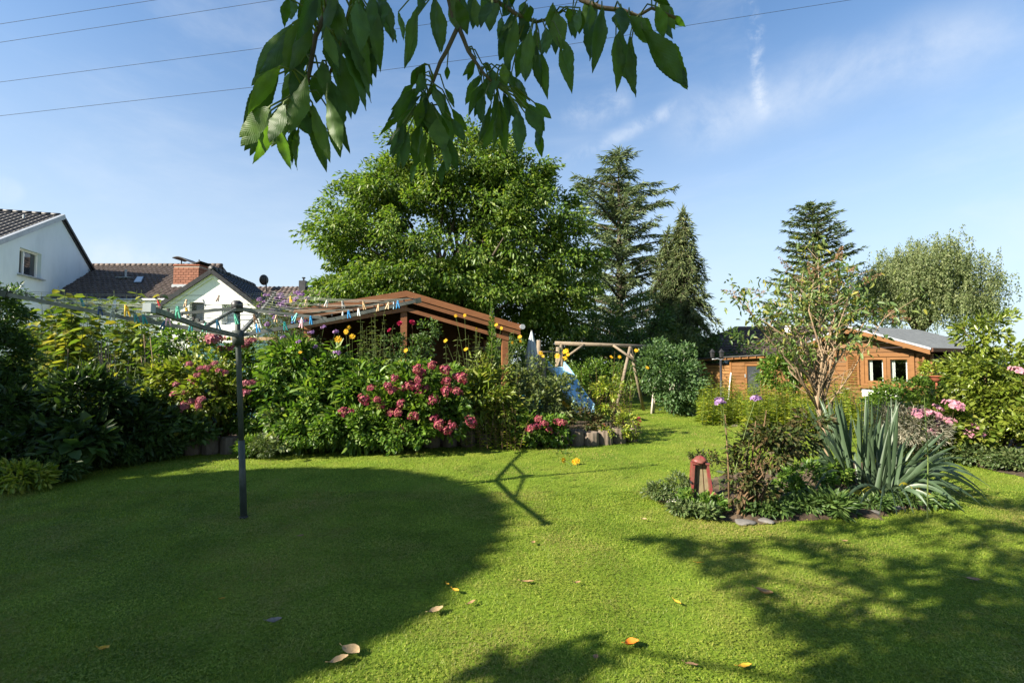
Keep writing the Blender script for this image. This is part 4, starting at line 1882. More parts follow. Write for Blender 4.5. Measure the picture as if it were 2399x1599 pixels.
LYU = leafmat('sword_leaf', [(.040, .070, .035), (.058, .093, .048), (.080, .120, .064)], .25, .42, .4, (1.1, 1.2, .7))
LYY = leafmat('sword_leaf_yellow', [(.22, .22, .030), (.34, .29, .030)], .4, .45, .35)
LGO = leafmat('goldenrod_leaf', [(.095, .150, .014), (.155, .215, .020), (.220, .265, .028), (.30, .29, .035)], .4)
LHT = leafmat('heart_leaf', [(.057, .103, .016), (.103, .155, .025), (.167, .201, .039), (.276, .241, .040)], .42)
LBU = leafmat('butterfly_bush_leaf', [(.050, .095, .026), (.075, .125, .036), (.105, .155, .046), (.125, .17, .05), (.15, .18, .05), (.24, .22, .03)], .36)
LTO = leafmat('pale_leaf', [(.070, .105, .035), (.110, .145, .050), (.165, .185, .060)], .36)
LGR = leafmat('round_bush_leaf', [(.039, .086, .029), (.068, .127, .042), (.104, .169, .058)], .42)
LCO = leafmat('cover_leaf', [(.045, .080, .022), (.080, .120, .038), (.130, .155, .060)], .34)
LDD = leafmat('shade_darkened_leaf', [(.016, .036, .010), (.030, .060, .014), (.050, .086, .020)], .3)  # leaf colour darkened to stand in for shade at the left border
FRD = leafmat('hydrangea_red', [(.17, .012, .045), (.27, .030, .085), (.30, .075, .085), (.26, .13, .065), (.36, .10, .16)], .3, .6, .2, (1.1, .8, .9))
FPK = leafmat('hydrangea_pink', [(.38, .13, .22), (.46, .24, .30), (.42, .21, .22)], .3, .6, .2, (1.1, .9, .9))
FDU = leafmat('hydrangea_dusky', [(.26, .040, .10), (.33, .11, .13), (.33, .17, .12), (.36, .09, .17)], .3, .6, .2, (1.1, .8, .9))
FLI = leafmat('phlox_lilac', [(.20, .11, .28), (.30, .19, .36), (.36, .20, .33)], .3, .6, .2, (1.1, .9, 1.1))
FYE = leafmat('yellow_petal', [(.50, .25, .005), (.60, .34, .008), (.62, .42, .02)], .35, .6, .2, (1.1, .9, .5))
FDI = surf('flower_disc', [(.42, .20, .01), (.55, .30, .02)], 30, (1, 1, 1), .9)
FRS = leafmat('rose_petal', [(.42, .02, .08), (.48, .05, .13), (.36, .012, .05)], .35, .55, .2, (1.1, .7, .8))
FBR = leafmat('spent_panicle', [(.17, .085, .045), (.24, .14, .08), (.20, .17, .09)], .2, .8, .1)
FBD = leafmat('pale_bud', [(.35, .30, .20), (.45, .36, .30)], .3)

M_RED = [petal_ball('flower_head', FRD, 62, 10 + i) for i in range(3)]
M_PK = [petal_ball('flower_head', FPK, 56, 20 + i, 0.0, .55) for i in range(2)]
M_DU = [petal_ball('flower_head', FDU, 60, 30 + i, -.1, .62) for i in range(3)]
M_LI = [petal_ball('flower_head', FLI, 34, 40 + i, -.1, .6, .42) for i in range(2)]
M_YE = [daisy('flower_head', FYE, FDI, 11 + i, 50 + i) for i in range(3)]
M_RO = [rose_mesh('flower_head', FRS, 60)]
M_BR = [panicle_mesh('flower_panicle', FBR, 110, 70 + i) for i in range(2)]
FRNG = random.Random(77)


def flower_stems(root, base, pts, mat, r=.003):
    mb = MB()
    for p in pts:
        b = Vector(base) + Vector((FRNG.uniform(-.12, .12), FRNG.uniform(-.1, .1), -.02))
        p = Vector(p)
        m_ = b.lerp(p, .6) + Vector((FRNG.uniform(-.05, .05), FRNG.uniform(0, .08), .06 * (p - b).length))
        mb.tube([b, b.lerp(m_, .5), m_, p], [r * 1.5, r * 1.3, r, r * .8], 4, False)
    part('flower_stem', mb, mat, root, True)


def heads(root, base, pxs, Y, meshes, size, up=(25, 60), stem=STEM_G, name='flower_head', yjit=.12, svar=.25):
    """flower heads at the places the photograph shows, each its own part, on stems from the plant's base"""
    pts = []
    for q in pxs:
        x, y = q[0], q[1]
        k = q[2] if len(q) > 2 else 1.0
        p = at(x, y, Y + FRNG.uniform(-yjit, yjit))
        inst(name, FRNG.choice(meshes), root, p, size * k * FRNG.uniform(1 - svar, 1 + svar * .6), (R(FRNG.uniform(*up)), R(FRNG.uniform(-25, 25)), R(FRNG.uniform(-40, 40))))
        pts.append(p)
    flower_stems(root, base, pts, stem)
    return pts


def ground_at(x, Y):
    return Vector((at(x, 900, Y).x, Y, 0))


# ------------------------------------------------------------------ trees
def limb_mb(rng, base, fork, cens, n, r_trunk, r_end=.02, lean=(0, 0)):
    mb = MB()
    base = Vector(base)
    f = Vector((base.x + lean[0], base.y + lean[1], fork))
    mb.tube([base - Vector((0, 0, .1)), base.lerp(f, .08), base.lerp(f, .5) + Vector((rng.normal() * .05, rng.normal() * .05, 0)), f],
            [r_trunk * 1.35, r_trunk * 1.05, r_trunk * .92, r_trunk * .8], 10)
    idx = rng.permutation(len(cens))[:n]
    for i in idx:
        e = Vector(cens[i])
        l = (e - f).length
        m1 = f.lerp(e, .35) + Vector((rng.normal() * .06 * l, rng.normal() * .06 * l, .10 * l))
        m2 = f.lerp(e, .7) + Vector((rng.normal() * .05 * l, rng.normal() * .05 * l, .07 * l))
        r0 = r_trunk * (.28 + .25 * rng.random())
        mb.tube([f - Vector((0, 0, .25)), m1, m2, e], [r0, r0 * .62, r0 * .34, r_end * .5], 6)
    return mb


def tree(name, label, base, blobs, mat, clumps, per, csize, L, ratio, fork, r_trunk, n_limb, seed, bark=BARK, sag=.35, hexa=False, flat=.75, inner=.4, group=None, lean=(0, 0), droop=.15, up=.6):
    rng = np.random.default_rng(seed)
    root = thing(name, label, 'tree', base, group)
    P, O, C = crown_points(rng, blobs, clumps, per, csize, flat, inner, zmin=.4)
    part('trunk', limb_mb(rng, base, fork, C, n_limb, r_trunk, .03, lean), bark, root, True)
    n = len(P)
    D = unit(O + np.array([0, 0, -sag]) + rng.normal(size=(n, 3)) * .35)
    N_ = unit(np.array([0, 0, up]) + O * .45 + rng.normal(size=(n, 3)) * .5)
    ln = L * (.65 + .6 * rng.random(n))
    leaf_part('crown', P, D, N_, ln, ln * ratio, mat, root, hexa, .12, droop)
    return root


tree('walnut_tree', 'large broad-crowned leafy green tree rising behind the gazebo', (at(1075, 800, 17).x, 17, 0),
     [blob(1050, 560, 255, 215, 17, 3.5), blob(848, 570, 118, 160, 16.6, 2.3), blob(1245, 560, 130, 160, 17, 2.4), blob(1070, 400, 185, 115, 17, 2.4),
      blob(800, 690, 72, 60, 16, 1.4), blob(930, 680, 150, 80, 15.8, 2.0), blob(1150, 700, 190, 90, 16.2, 2.2), blob(1340, 640, 78, 110, 16.5, 1.8), blob(1310, 740, 80, 60, 16.5, 1.6), blob(915, 450, 110, 85, 16.8, 1.8),
      blob(1200, 440, 105, 95, 16.9, 1.8)],
     LW, 1100, 125, .46, .165, .42, 2.6, .24, 46, 3, inner=.25, flat=.55, sag=.45)


def conifer(name, label, base, top, prof, mat, whorls, nb, seed, sprig=.22, wid=.06, droop=.25, per=26, lift=.2, z0=.6, r=.2, irregular=.25, group=None, hang=.5):
    """prof: [(height share, branch length)] from bottom to top"""
    rng = np.random.default_rng(seed)
    root = thing(name, label, 'tree', base, group)
    base = np.array(base, dtype=float)
    mb = MB()
    H = top
    mb.tube([tuple(base + [0, 0, -.1]), tuple(base + [0, 0, H * .5]), tuple(base + [0, 0, H * .97])], [r, r * .6, .015], 8)
    hs, ls = zip(*prof)
    P, D = [], []
    for w in range(whorls):
        t = (w + rng.random() * .6) / whorls
        z = z0 + (H - z0) * t
        bl = np.interp(t, hs, ls)
        for b in range(nb):
            a = 2 * PI * (b + rng.random()) / nb + w * 1.1
            l = bl * (1 + irregular * rng.normal() * .7)
            if l < .08:
                continue
            d = np.array([math.cos(a), math.sin(a), 0])
            def pos(s):
                return base + d * l * s + np.array([0, 0, z + l * (lift * s - droop * s * s * 1.4)])
            mb.tube([tuple(pos(s)) for s in (0, .5, 1)], [.02 + .018 * l, .015 + .008 * l, .006], 4, False)
            k = max(4, int(per * l))
            s = rng.random(k) ** .75
            q = np.array([pos(x) for x in s]) + rng.normal(size=(k, 3)) * .05 * np.array([1, 1, .6])
            side = np.cross(d, [0, 0, 1]) * rng.choice([-1, 1], k)[:, None]
            dd = d * .7 + side * (.2 + .8 * rng.random((k, 1))) + np.array([0, 0, -hang]) * rng.random((k, 1)) + rng.normal(size=(k, 3)) * .25
            P.append(q)
            D.append(dd)
    # leader tuft
    k = 50
    q = base + np.stack([rng.normal(size=k) * .05, rng.normal(size=k) * .05, H * (.93 + .07 * rng.random(k))], axis=1)
    P.append(q)
    D.append(np.stack([rng.normal(size=k) * .5, rng.normal(size=k) * .5, np.ones(k)], axis=1))
    P, D = np.concatenate(P), unit(np.concatenate(D))
    n = len(P)
    part('trunk', mb, BARK, root, True)
    ln = sprig * (.6 + .8 * rng.random(n))
    leaf_part('crown', P, D, rdirs(rng, n) + np.array([0, 0, .6]), ln, np.full(n, wid), mat, root, False, .2, .15)
    return root


conifer('larch_tree', 'tall open feathery conifer standing right of the broad leafy tree', (at(1452, 800, 26).x, 26, 0), 13.4,
        [(0, 3.0), (.25, 3.2), (.45, 2.5), (.6, 2.7), (.72, 2.2), (.84, 1.6), (.93, .8), (1, .15)], LC1, 30, 6, 4, .42, .05, .12, 46, .40, 1.2, .26, .55, hang=.45)
conifer('spruce_tree', 'dense narrow dark spruce beside the tall feathery conifer', (at(1605, 800, 22).x, 22, 0), 8.6,
        [(0, 1.3), (.3, 1.22), (.55, 1.0), (.8, .62), (.93, .34), (1, .08)], LC2, 36, 6, 5, .32, .048, .7, 62, .15, .7, .18, .22, hang=1.1)
conifer('spruce_tree', 'smaller dark twin top spruce just left of the narrow spruce', (at(1568, 800, 22.6).x, 22.6, 0), 7.9,
        [(0, 1.2), (.3, 1.1), (.55, .9), (.8, .55), (.93, .3), (1, .08)], LC2, 30, 6, 6, .32, .048, .7, 58, .15, .7, .16, .22, hang=1.0)
conifer('pine_tree', 'single tiered pine with rounded top behind the cabin', (at(1912, 800, 32).x, 32, 0), 12.4,
        [(0, 2.3), (.3, 2.5), (.5, 2.4), (.65, 2.0), (.78, 1.6), (.88, 1.25), (.95, .9), (1, .4)], LPN, 24, 7, 7, .36, .07, .02, 40, .36, 1.5, .25, .3, hang=.1)


def birch():
    Y0 = 34.0
    base = Vector((at(2150, 800, Y0).x, Y0, 0))
    rng = np.random.default_rng(9)
    root = thing('weeping_birch', 'wide pale green weeping birch on the right behind the cabin', 'tree', base)
    bl = [blob(2175, 620, 95, 90, Y0, 3.0), blob(2100, 650, 75, 80, Y0, 2.6), blob(2250, 650, 65, 85, Y0, 2.4), blob(2180, 710, 130, 85, Y0, 2.8), blob(2055, 680, 40, 70, Y0, 1.6), blob(2305, 700, 25, 55, Y0, 1.1)]
    k = 330
    P, D = [], []
    cs = []
    vols = np.array([b[1].x * b[1].z for b in bl])
    for (c, r), q in zip(bl, np.round(k * vols / vols.sum()).astype(int)):
        d = rdirs(rng, q)
        d[:, 2] = np.abs(d[:, 2]) * .9 - .1
        cen = np.array(c) + d * np.array(r) * (.5 + .5 * rng.random(q) ** .5)[:, None]
        cs.append(cen)
        for e in cen:
            for s in range(6):
                st = e + rng.normal(size=3) * np.array([.45, .45, .3])
                ln = .9 + 1.7 * rng.random()
                m = 34
                t = rng.random(m)
                p = st + np.stack([rng.normal(size=m) * .07, rng.normal(size=m) * .07, -t * ln], axis=1)
                P.append(p)
                D.append(np.stack([rng.normal(size=m) * .6, rng.normal(size=m) * .6, -np.ones(m)], axis=1))
    P, D = np.concatenate(P), unit(np.concatenate(D))
    ok = P[:, 2] > 1.0
    P, D = P[ok], D[ok]
    n = len(P)
    part('trunk', limb_mb(rng, base, 3.6, np.concatenate(cs), 26, .26, .03), BARK, root, True)
    ln = .15 * (.7 + .6 * rng.random(n))
    leaf_part('crown', P, D, rdirs(rng, n), ln, ln * .5, LBI, root, False, .1, .1)


birch()

# trees and shrubs closing the background behind the swing
BG = 'background shrubs behind the swing'
for i, (lab, bl, mat, cl, pr, cz, L_) in enumerate([
    ('dark leafy tree under the broad tree beside the gazebo roof', [blob(1240, 740, 70, 75, 18), blob(1180, 790, 70, 50, 17.5)], LHG, 60, 90, .42, .14),
    ('dark dense shrub behind the left end of the swing frame', [blob(1335, 800, 75, 62, 17.5), blob(1330, 860, 80, 60, 16.5)], LHG, 60, 90, .38, .12),
    ('deep green shrub behind the middle of the swing crossbeam', [blob(1430, 780, 70, 70, 19), blob(1420, 860, 80, 60, 17)], LDK, 60, 90, .40, .13),
    ('dark shrub at the foot of the tall feathery conifer', [blob(1510, 760, 65, 75, 21), blob(1500, 830, 70, 55, 19)], LDK, 55, 90, .42, .14),
    ('pale green bushy tree at the foot of the narrow spruce', [blob(1590, 815, 50, 55, 20.5), blob(1555, 840, 55, 55, 20)], LTO, 60, 90, .34, .11),
    ('light pinkish green airy tree seen between gazebo and conifer', [blob(1275, 735, 36, 42, 20)], LTO, 26, 60, .40, .12),
]):
    c0 = bl[0][0]
    bush('background_shrub', lab, 'shrub', (c0.x, c0.y, 0), bl, mat, BARK, cl, pr, cz, L_, .5, 100 + i, 12, .04, .012, group=BG, names=('stem', 'foliage'), hexa=False)

bush('hedge', 'dark hedge behind the tall stalks at the left', 'hedge', (at(230, 900, 11.2).x, 11.2, 0),
     [blob(80, 840, 120, 70, 11.4, .8), blob(250, 830, 120, 75, 11.2, .8), blob(400, 820, 90, 70, 11, .8), blob(200, 920, 280, 90, 11, .8)], LHG, BARK, 240, 80, .28, .10, .55, 120, 16, .03, .01, hexa=False)
bush('hedge', 'green hedge running behind the right border beyond the cabin corner', 'hedge', (at(2330, 900, 13).x, 13, 0),
     [blob(2300, 870, 80, 45, 13, .9), blob(2420, 880, 100, 55, 12.5, .9), blob(2340, 920, 130, 50, 12, .9)], LHG, BARK, 70, 80, .30, .10, .55, 121, 12, .03, .01, hexa=False)
bush('ivy_mass', 'low ivy spreading over the dark hipped roof edge above the shed', 'ivy', (at(1745, 900, 21.3).x, 21.3, 0),
     [blob(1745, 832, 45, 10, 21.2, .3), blob(1790, 845, 40, 12, 21, .3), blob(1745, 880, 60, 40, 21, .4)], LHG, BARK, 50, 70, .24, .09, .6, 122, 10, .03, .008, hexa=False)

bush('boundary_hedge', 'long dark boundary hedge closing the garden behind the gazebo and swing', 'hedge', (at(1150, 900, 21).x, 21.5, 0),
     [blob(x, 830, 75, 62, 21.5, .9) for x in range(640, 1700, 75)], LHG, BARK, 330, 70, .42, .15, .55, 125, 30, .04, .012, hexa=False)
bush('garden_shrub', 'leafy shrub behind the gazebo right post and the parasol', 'shrub', ground_at(1190, 14.2), [blob(1190, 850, 75, 60, 14.2, .8), blob(1130, 860, 60, 55, 14.4, .7), blob(1240, 890, 60, 50, 13.9, .6)], LHG, STEM_B, 90, 60, .26, .10, .5, 126, 12, .02, .006, hexa=False)
bush('garden_shrub', 'low green shrub under the swing crossbeam', 'shrub', ground_at(1400, 15.0), [blob(1390, 890, 70, 50, 15, .8), blob(1450, 900, 50, 45, 15, .6), blob(1340, 900, 50, 40, 14.8, .6)], LHR, STEM_B, 80, 60, .24, .10, .5, 127, 12, .02, .006, hexa=False)
# ------------------------------------------------------------------ round bush with pale trunks
rb, _ = bush('round_bush', 'rounded grey-green bush with pale stems on the lawn beside the swing', 'shrub', gnd(1575, 966),
             [blob(1580, 885, 68, 62, 13.2, 1.0), blob(1535, 870, 50, 55, 13.2, .8), blob(1585, 845, 46, 40, 13.4, .7), blob(1590, 930, 48, 32, 13, .7), blob(1540, 830, 36, 36, 13.6, .6)],
             LGR, BARK_W, 150, 75, .22, .085, .5, 130, 14, .035, .01)
m_ = MB()
for x, y in ((1526, 968), (1530, 966)):
    g = gnd(x, y)
    m_.tube([g - Vector((0, 0, .04)), g + Vector((.03, 0, .3)), g + Vector((.08, 0, .75))], [.035, .03, .022], 8)
part('trunk', m_, BARK_W, rb, True)

# ------------------------------------------------------------------ the left part of the border
bush('evergreen_shrub', 'nearly black evergreen shrub at the far left edge', 'shrub', (at(-40, 900, 7.0).x, 7.0, 0),
     [blob(-20, 735, 58, 80, 7.0, .5), blob(-30, 850, 75, 110, 7.0, .6), blob(-40, 960, 85, 90, 6.9, .6)], LDK, BARK, 210, 100, .16, .07, .38, 140, 12, .02, .006)
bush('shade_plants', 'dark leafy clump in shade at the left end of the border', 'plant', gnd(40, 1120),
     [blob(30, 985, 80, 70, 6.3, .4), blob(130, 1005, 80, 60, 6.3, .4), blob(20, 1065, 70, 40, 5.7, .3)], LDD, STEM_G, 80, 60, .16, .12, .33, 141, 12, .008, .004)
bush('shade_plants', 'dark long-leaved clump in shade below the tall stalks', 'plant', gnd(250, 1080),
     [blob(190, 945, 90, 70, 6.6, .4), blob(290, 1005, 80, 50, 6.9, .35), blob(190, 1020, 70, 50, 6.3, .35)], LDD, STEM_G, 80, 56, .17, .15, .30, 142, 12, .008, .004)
bush('shade_plants', 'low shaded clump with pale specks under the left pink hydrangea', 'plant', gnd(380, 1060),
     [blob(370, 1000, 70, 45, 7.1, .3), blob(450, 1010, 50, 30, 7.3, .3), blob(330, 960, 50, 40, 7.3, .3)], LHG, STEM_G, 50, 56, .13, .09, .5, 143, 10, .007, .003)
bush('broad_leaf_plant', 'clump of large round dark leaves at the left lawn edge', 'plant', gnd(205, 1095),
     [blob(190, 1040, 50, 35, 6.1, .25), blob(150, 1060, 35, 30, 5.9, .2)], LHG, STEM_G, 12, 9, .15, .17, .8, 144, 10, .006, .004, up=1.0)
rng_ = np.random.default_rng(15)
sp = [(at(x, 900, y).x, y) for x, y in [(rng_.uniform(70, 250), rng_.uniform(8.3, 9.6)) for _ in range(36)]]
perennial('tall_leafy_perennial', 'tall yellow-green plant with big heart-shaped leaves at the left of the border', 'plant', gnd(170, 1060), sp,
          [at(0, rng_.uniform(668, 770), y).z for _, y in sp], LHT, STEM_G, .22, .74, .11, 150, .009, .06, .45, .25, 2, taper=.25, droop=.22)
sp = [(at(x, 900, y).x, y) for x, y in [(rng_.uniform(255, 340), rng_.uniform(8.4, 9.4)) for _ in range(14)]]
perennial('tall_leafy_perennial', 'tall leafy plant with green crown above the dry stalks', 'plant', gnd(300, 1050), sp,
          [at(0, rng_.uniform(664, 740), y).z for _, y in sp], LHT, STEM_G, .17, .68, .12, 151, .009, .06, .45, .55, 2, taper=.2, droop=.22)
sp = [(at(x, 900, y).x, y) for x, y in [(rng_.uniform(60, 240), rng_.uniform(6.7, 7.6)) for _ in range(22)]]
perennial('leafy_stalks', 'mid-high leafy stalks in front of the tall heart-leaved plant', 'plant', gnd(200, 1075), sp,
          [at(0, rng_.uniform(800, 900), y).z for _, y in sp], LHT, STEM_G, .16, .55, .10, 152, .007, .08, .45, .2, 2, taper=.3, droop=.22)


def dry_stalks(label, px0, px1, ytop, Y, n, seed):
    rng = random.Random(seed)
    b = ground_at((px0 + px1) / 2, Y)
    root = thing('dry_stalk_clump', label, 'dry stalks', b, 'bundles of bare dry stalks')
    mb = MB()
    for i in range(n):
        x = rng.uniform(px0, px1)
        yy = Y + rng.uniform(-.15, .15)
        g = ground_at(x, yy)
        t = at(x + rng.uniform(-22, 22), ytop + rng.uniform(-15, 90), yy)
        mid = g.lerp(t, .5) + Vector((rng.uniform(-.07, .07), 0, 0))
        mb.tube([g - Vector((0, 0, .03)), g.lerp(mid, .6) + Vector((rng.uniform(-.03, .03), 0, 0)), mid, t], [.011, .010, .009, .005], 5)
        if rng.random() < .6:
            q = g.lerp(t, rng.uniform(.6, .9))
            mb.tube([q, q + Vector((rng.uniform(-.16, .16), rng.uniform(-.05, .05), rng.uniform(.1, .28)))], [.006, .003], 4)
    part('stalk', mb, STEM_T, root, True)


dry_stalks('bundle of bare tan stalks left of the pink hydrangea', 236, 262, 790, 7.6, 9, 1)
dry_stalks('thin bundle of bare tan stalks nearest the pink hydrangea', 345, 372, 795, 8.1, 8, 2)
dry_stalks('scattered bare pale stalks among the tall leaves at the left', 150, 300, 815, 7.7, 10, 3)

# pink hydrangea on the left
hb = gnd(500, 1045)
hb.y += .35
hyd, _ = bush('hydrangea_bush', 'yellow-green hydrangea with dusky pink heads left of the dryer pole', 'shrub', hb,
              [blob(440, 900, 130, 62, 7.9, .55), blob(380, 930, 80, 55, 7.6, .45), blob(500, 920, 85, 60, 7.7, .5), blob(470, 855, 80, 35, 8.1, .4), blob(420, 985, 70, 30, 7.4, .3)], LHY, STEM_B, 110, 34, .15, .10, .58, 160, 26, .010, .004, up=.8)
s = 2.941
heads(hyd, hb, [(x / s, 750 + y / s) for x, y in [(1305, 300), (1380, 330), (1430, 325), (1480, 295), (1510, 345), (1555, 360), (1360, 375), (1325, 415), (1215, 440),
      (1265, 500), (1210, 505), (1320, 555), (1385, 545), (1270, 590), (1365, 590), (1700, 435), (1740, 430), (1690, 500)]], 7.25, M_DU, .068, (10, 45), STEM_B)
tp = ground_at(520, 8.6)
hyt, _ = bush('hydrangea_bush', 'tall hydrangea with pink heads in front of the teal fence', 'shrub', tp,
              [blob(520, 850, 60, 45, 8.7, .35), blob(420, 805, 60, 45, 8.8, .4), blob(560, 840, 50, 40, 8.6, .3)], LPH, STEM_B, 50, 34, .15, .09, .55, 161, 14, .009, .004, up=.8)
heads(hyt, tp, [(500, 795, 1.7), (575, 803, 1.2), (520, 817), (541, 815), (571, 808), (592, 797), (560, 800)], 8.35, M_DU, .085, (5, 35), STEM_B)

# small tuft of thyme-like green by the pole
bush('small_tuft', 'small rounded feathery tuft at the lawn edge right of the dryer pole', 'plant', gnd(622, 1062), [blob(625, 1042, 32, 24, 7.1, .18)], LCO, STEM_G, 26, 60, .06, .045, .2, 162, 8, .004, .002)

bush('dark_fill_shrub', 'dark twiggy shrub between the pink hydrangea and the lilac clump', 'shrub', ground_at(590, 8.3),
     [blob(590, 900, 48, 50, 8.3, .3), blob(600, 970, 55, 45, 8.0, .3), blob(545, 960, 40, 45, 8.1, .25)], LPH, STEM_B, 56, 40, .14, .085, .5, 163, 16, .010, .004)
for i_, (x_, y_, rx_, ry_, Y_, lab_, m__) in enumerate([(40, 1118, 70, 26, 5.35, 'dry straw-like tuft at the far left lawn edge', LGO), (130, 1095, 60, 24, 5.75, 'low dark tuft at the left lawn edge', LHG),
        (265, 1062, 60, 20, 6.6, 'low dark leaves at the lawn edge left of the first edging planter', LHG), (370, 1045, 60, 20, 7.1, 'low dark leaves beside the first edging planter', LHG), (590, 1045, 30, 16, 7.25, 'small fresh green leaves beside the dryer pole', LPH)]):
    bush('edge_plant', lab_, 'plant', ground_at(x_, Y_), [blob(x_, y_, rx_, ry_, Y_, .2)], m__, STEM_G, 34, 40, .08, .075, .3, 165 + i_, 8, .004, .002, group='low plants along the left lawn edge')
ORD8 = ['first', 'second', 'third', 'fourth', 'fifth', 'sixth', 'seventh', 'eighth', 'ninth']
for i_, x_ in enumerate((20, 75, 120, 170, 215, 300, 345, 400, 575)):
    yb_ = float(np.interp(x_, [0, 100, 230, 330, 430, 640], [1122, 1098, 1070, 1056, 1052, 1054]))
    g_ = gnd(x_, yb_)
    bush('edge_tuft', 'low green tuft spilling onto the lawn edge at the left, %s from the left' % ORD8[i_], 'plant', g_, [(g_ + Vector((0, .12, .07)), Vector((.26, .16, .10)))],
         (LHG, LCO, LPH, LDK)[i_ % 4], STEM_G, 16, 34, .07, .06, .34 + .08 * (i_ % 3), 400 + i_, 6, .004, .002, group='tufts along the left lawn edge')
# phlox mass
rng_ = np.random.default_rng(21)
def spread_px(n, x0, x1, Y0, Y1, t0, t1, rng):
    sp, hs = [], []
    for _ in range(n):
        x, yy = rng.uniform(x0, x1), rng.uniform(Y0, Y1)
        f = (yy - Y0) / (Y1 - Y0)
        sp.append((at(x, 900, yy).x, yy))
        hs.append(max(.15, at(0, t1 + (t0 - t1) * f + rng.normal() * 18, yy).z))
    return sp, hs


ph, _ = bush('phlox_clump', 'large leafy green clump with lilac flowers right of the dryer pole', 'plant', gnd(700, 1048),
             [blob(680, 862, 66, 58, 8.3, .4), blob(760, 878, 70, 58, 8.3, .4), blob(660, 930, 60, 60, 8.0, .35), blob(740, 945, 80, 65, 7.9, .4), blob(700, 1000, 80, 40, 7.6, .3), blob(690, 822, 56, 22, 8.5, .3)],
             LPH, STEM_G, 190, 34, .17, .15, .36, 170, 40, .007, .004, up=.9, sag=.3, droop=.22)
heads(ph, ground_at(720, 8.2), [(758, 766), (730, 778), (786, 777), (738, 812), (790, 826), (700, 800), (714, 840), (688, 916, .8), (662, 790)], 8.1, M_LI, .05, (5, 40))
hl, _ = bush('sunflower_clump', 'tall green clump with yellow daisies left of the rose', 'plant', gnd(850, 1045),
             [blob(840, 895, 60, 45, 8.4, .4), blob(890, 900, 50, 45, 8.3, .35), blob(850, 930, 70, 60, 8.0, .4), blob(880, 985, 60, 45, 7.7, .3), blob(810, 990, 60, 45, 7.6, .3)],
             LPH, STEM_G, 150, 32, .17, .16, .32, 171, 36, .007, .004, up=.9, sag=.3, droop=.22)
sp, hs = spread_px(26, 615, 900, 7.9, 8.8, 778, 880, rng_)
perennial('slender_perennial', 'loose leafy flower stems standing above the green clumps left of the rose', 'plant', ground_at(760, 8.3), sp, hs, LPH, STEM_G, .17, .32, .08, 176, .005, .08, .3, .3, 2, taper=.45)
heads(hl, ground_at(820, 8.2), [(792, 794, 1.3), (825, 787, 1.2), (810, 776, 1.1), (817, 766, .8), (703, 824, .7), (936, 848, .95), (950, 820, .8)], 7.9, M_YE, .056, (40, 85))
sp, hs = spread_px(24, 815, 900, 8.2, 8.8, 735, 800, rng_)
perennial('slender_perennial', 'slender tall stems with paired leaves rising in front of the gazebo', 'plant', ground_at(850, 8.4), sp, hs, LTO, STEM_G, .13, .25, .10, 172, .005, .04, .3, .3, 2)
bush('low_foliage', 'low dark green foliage along the lawn edge below the yellow daisies', 'plant', gnd(860, 1045),
     [blob(820, 1000, 110, 40, 7.4, .3), blob(920, 1010, 90, 38, 7.4, .3), blob(720, 1010, 80, 34, 7.3, .3), blob(690, 960, 70, 45, 7.5, .3)], LPH, STEM_G, 100, 56, .11, .065, .5, 173, 14, .005, .003)
bush('heart_leaf_clump', 'few pale heart-shaped leaves at the lawn edge', 'plant', gnd(655, 1062), [blob(665, 1035, 28, 26, 7.0, .15), blob(640, 990, 24, 24, 7.2, .15)], LTO, STEM_G, 8, 8, .08, .085, .75, 174, 6, .004, .002)

# lilac flowering tall plant behind the dryer
tp = ground_at(660, 9.6)
la, _ = bush('lilac_flower_shrub', 'tall shrub covered in lilac pink flowers behind the right dryer arm', 'shrub', tp,
             [blob(660, 735, 62, 48, 9.6, .4), blob(700, 790, 55, 45, 9.5, .4), blob(620, 790, 45, 45, 9.6, .4)], LTO, STEM_B, 55, 40, .14, .075, .35, 175, 14, .010, .004)
rr = random.Random(4)
heads(la, tp, [(rr.uniform(600, 720), rr.uniform(682, 765)) for _ in range(34)], 9.2, M_LI, .052, (20, 70), STEM_B)

# rose in front of the gazebo post
tp = ground_at(955, 8.7)
ro, _ = bush('rose_bush', 'climbing rose with deep pink blooms in front of the gazebo centre post', 'shrub', tp,
             [blob(925, 815, 26, 36, 8.7, .2), blob(985, 820, 28, 36, 8.7, .2), blob(950, 870, 55, 50, 8.6, .35), blob(1000, 775, 22, 22, 8.7, .15)], LHG, STEM_B, 60, 46, .12, .055, .6, 180, 14, .009, .003)
heads(ro, tp, [(936, 757), (965, 755), (912, 773, .8)], 8.5, M_RO, .062, (30, 60), STEM_B, svar=.1)

# the red hydrangea
hb = gnd(985, 1042)
hb.y += .45
hr, _ = bush('hydrangea_bush', 'big hydrangea full of deep pink-red heads in the middle of the border', 'shrub', hb,
             [blob(985, 930, 105, 75, 7.8, .5), blob(1030, 970, 75, 60, 7.6, .4), blob(920, 960, 75, 60, 7.7, .4), blob(1010, 880, 70, 35, 8.0, .4), blob(960, 1010, 90, 28, 7.5, .3)], LHR, STEM_B, 120, 36, .15, .10, .6, 190, 24, .010, .004, up=.8)
s = 3.361
heads(hr, hb, [(600 + x / s, 650 + y / s) for x, y in [(1270, 720), (1290, 745), (1385, 690), (1490, 725), (1580, 775), (1620, 790), (1500, 815), (1280, 800), (1210, 850), (1270, 850), (1165, 865), (1080, 890), (1040, 850),
      (905, 870), (1090, 790), (1290, 910), (1330, 870), (1500, 890), (1585, 895), (1395, 960), (850, 960), (950, 960), (985, 1000), (1140, 990), (1060, 1060), (1120, 1060), (1240, 1090), (1395, 1105),
      (1440, 1155), (1160, 1185), (1540, 1165), (1495, 1205), (1690, 1135), (685, 1060), (740, 1065)]], 7.3, M_RED, .082, (20, 60), STEM_B)

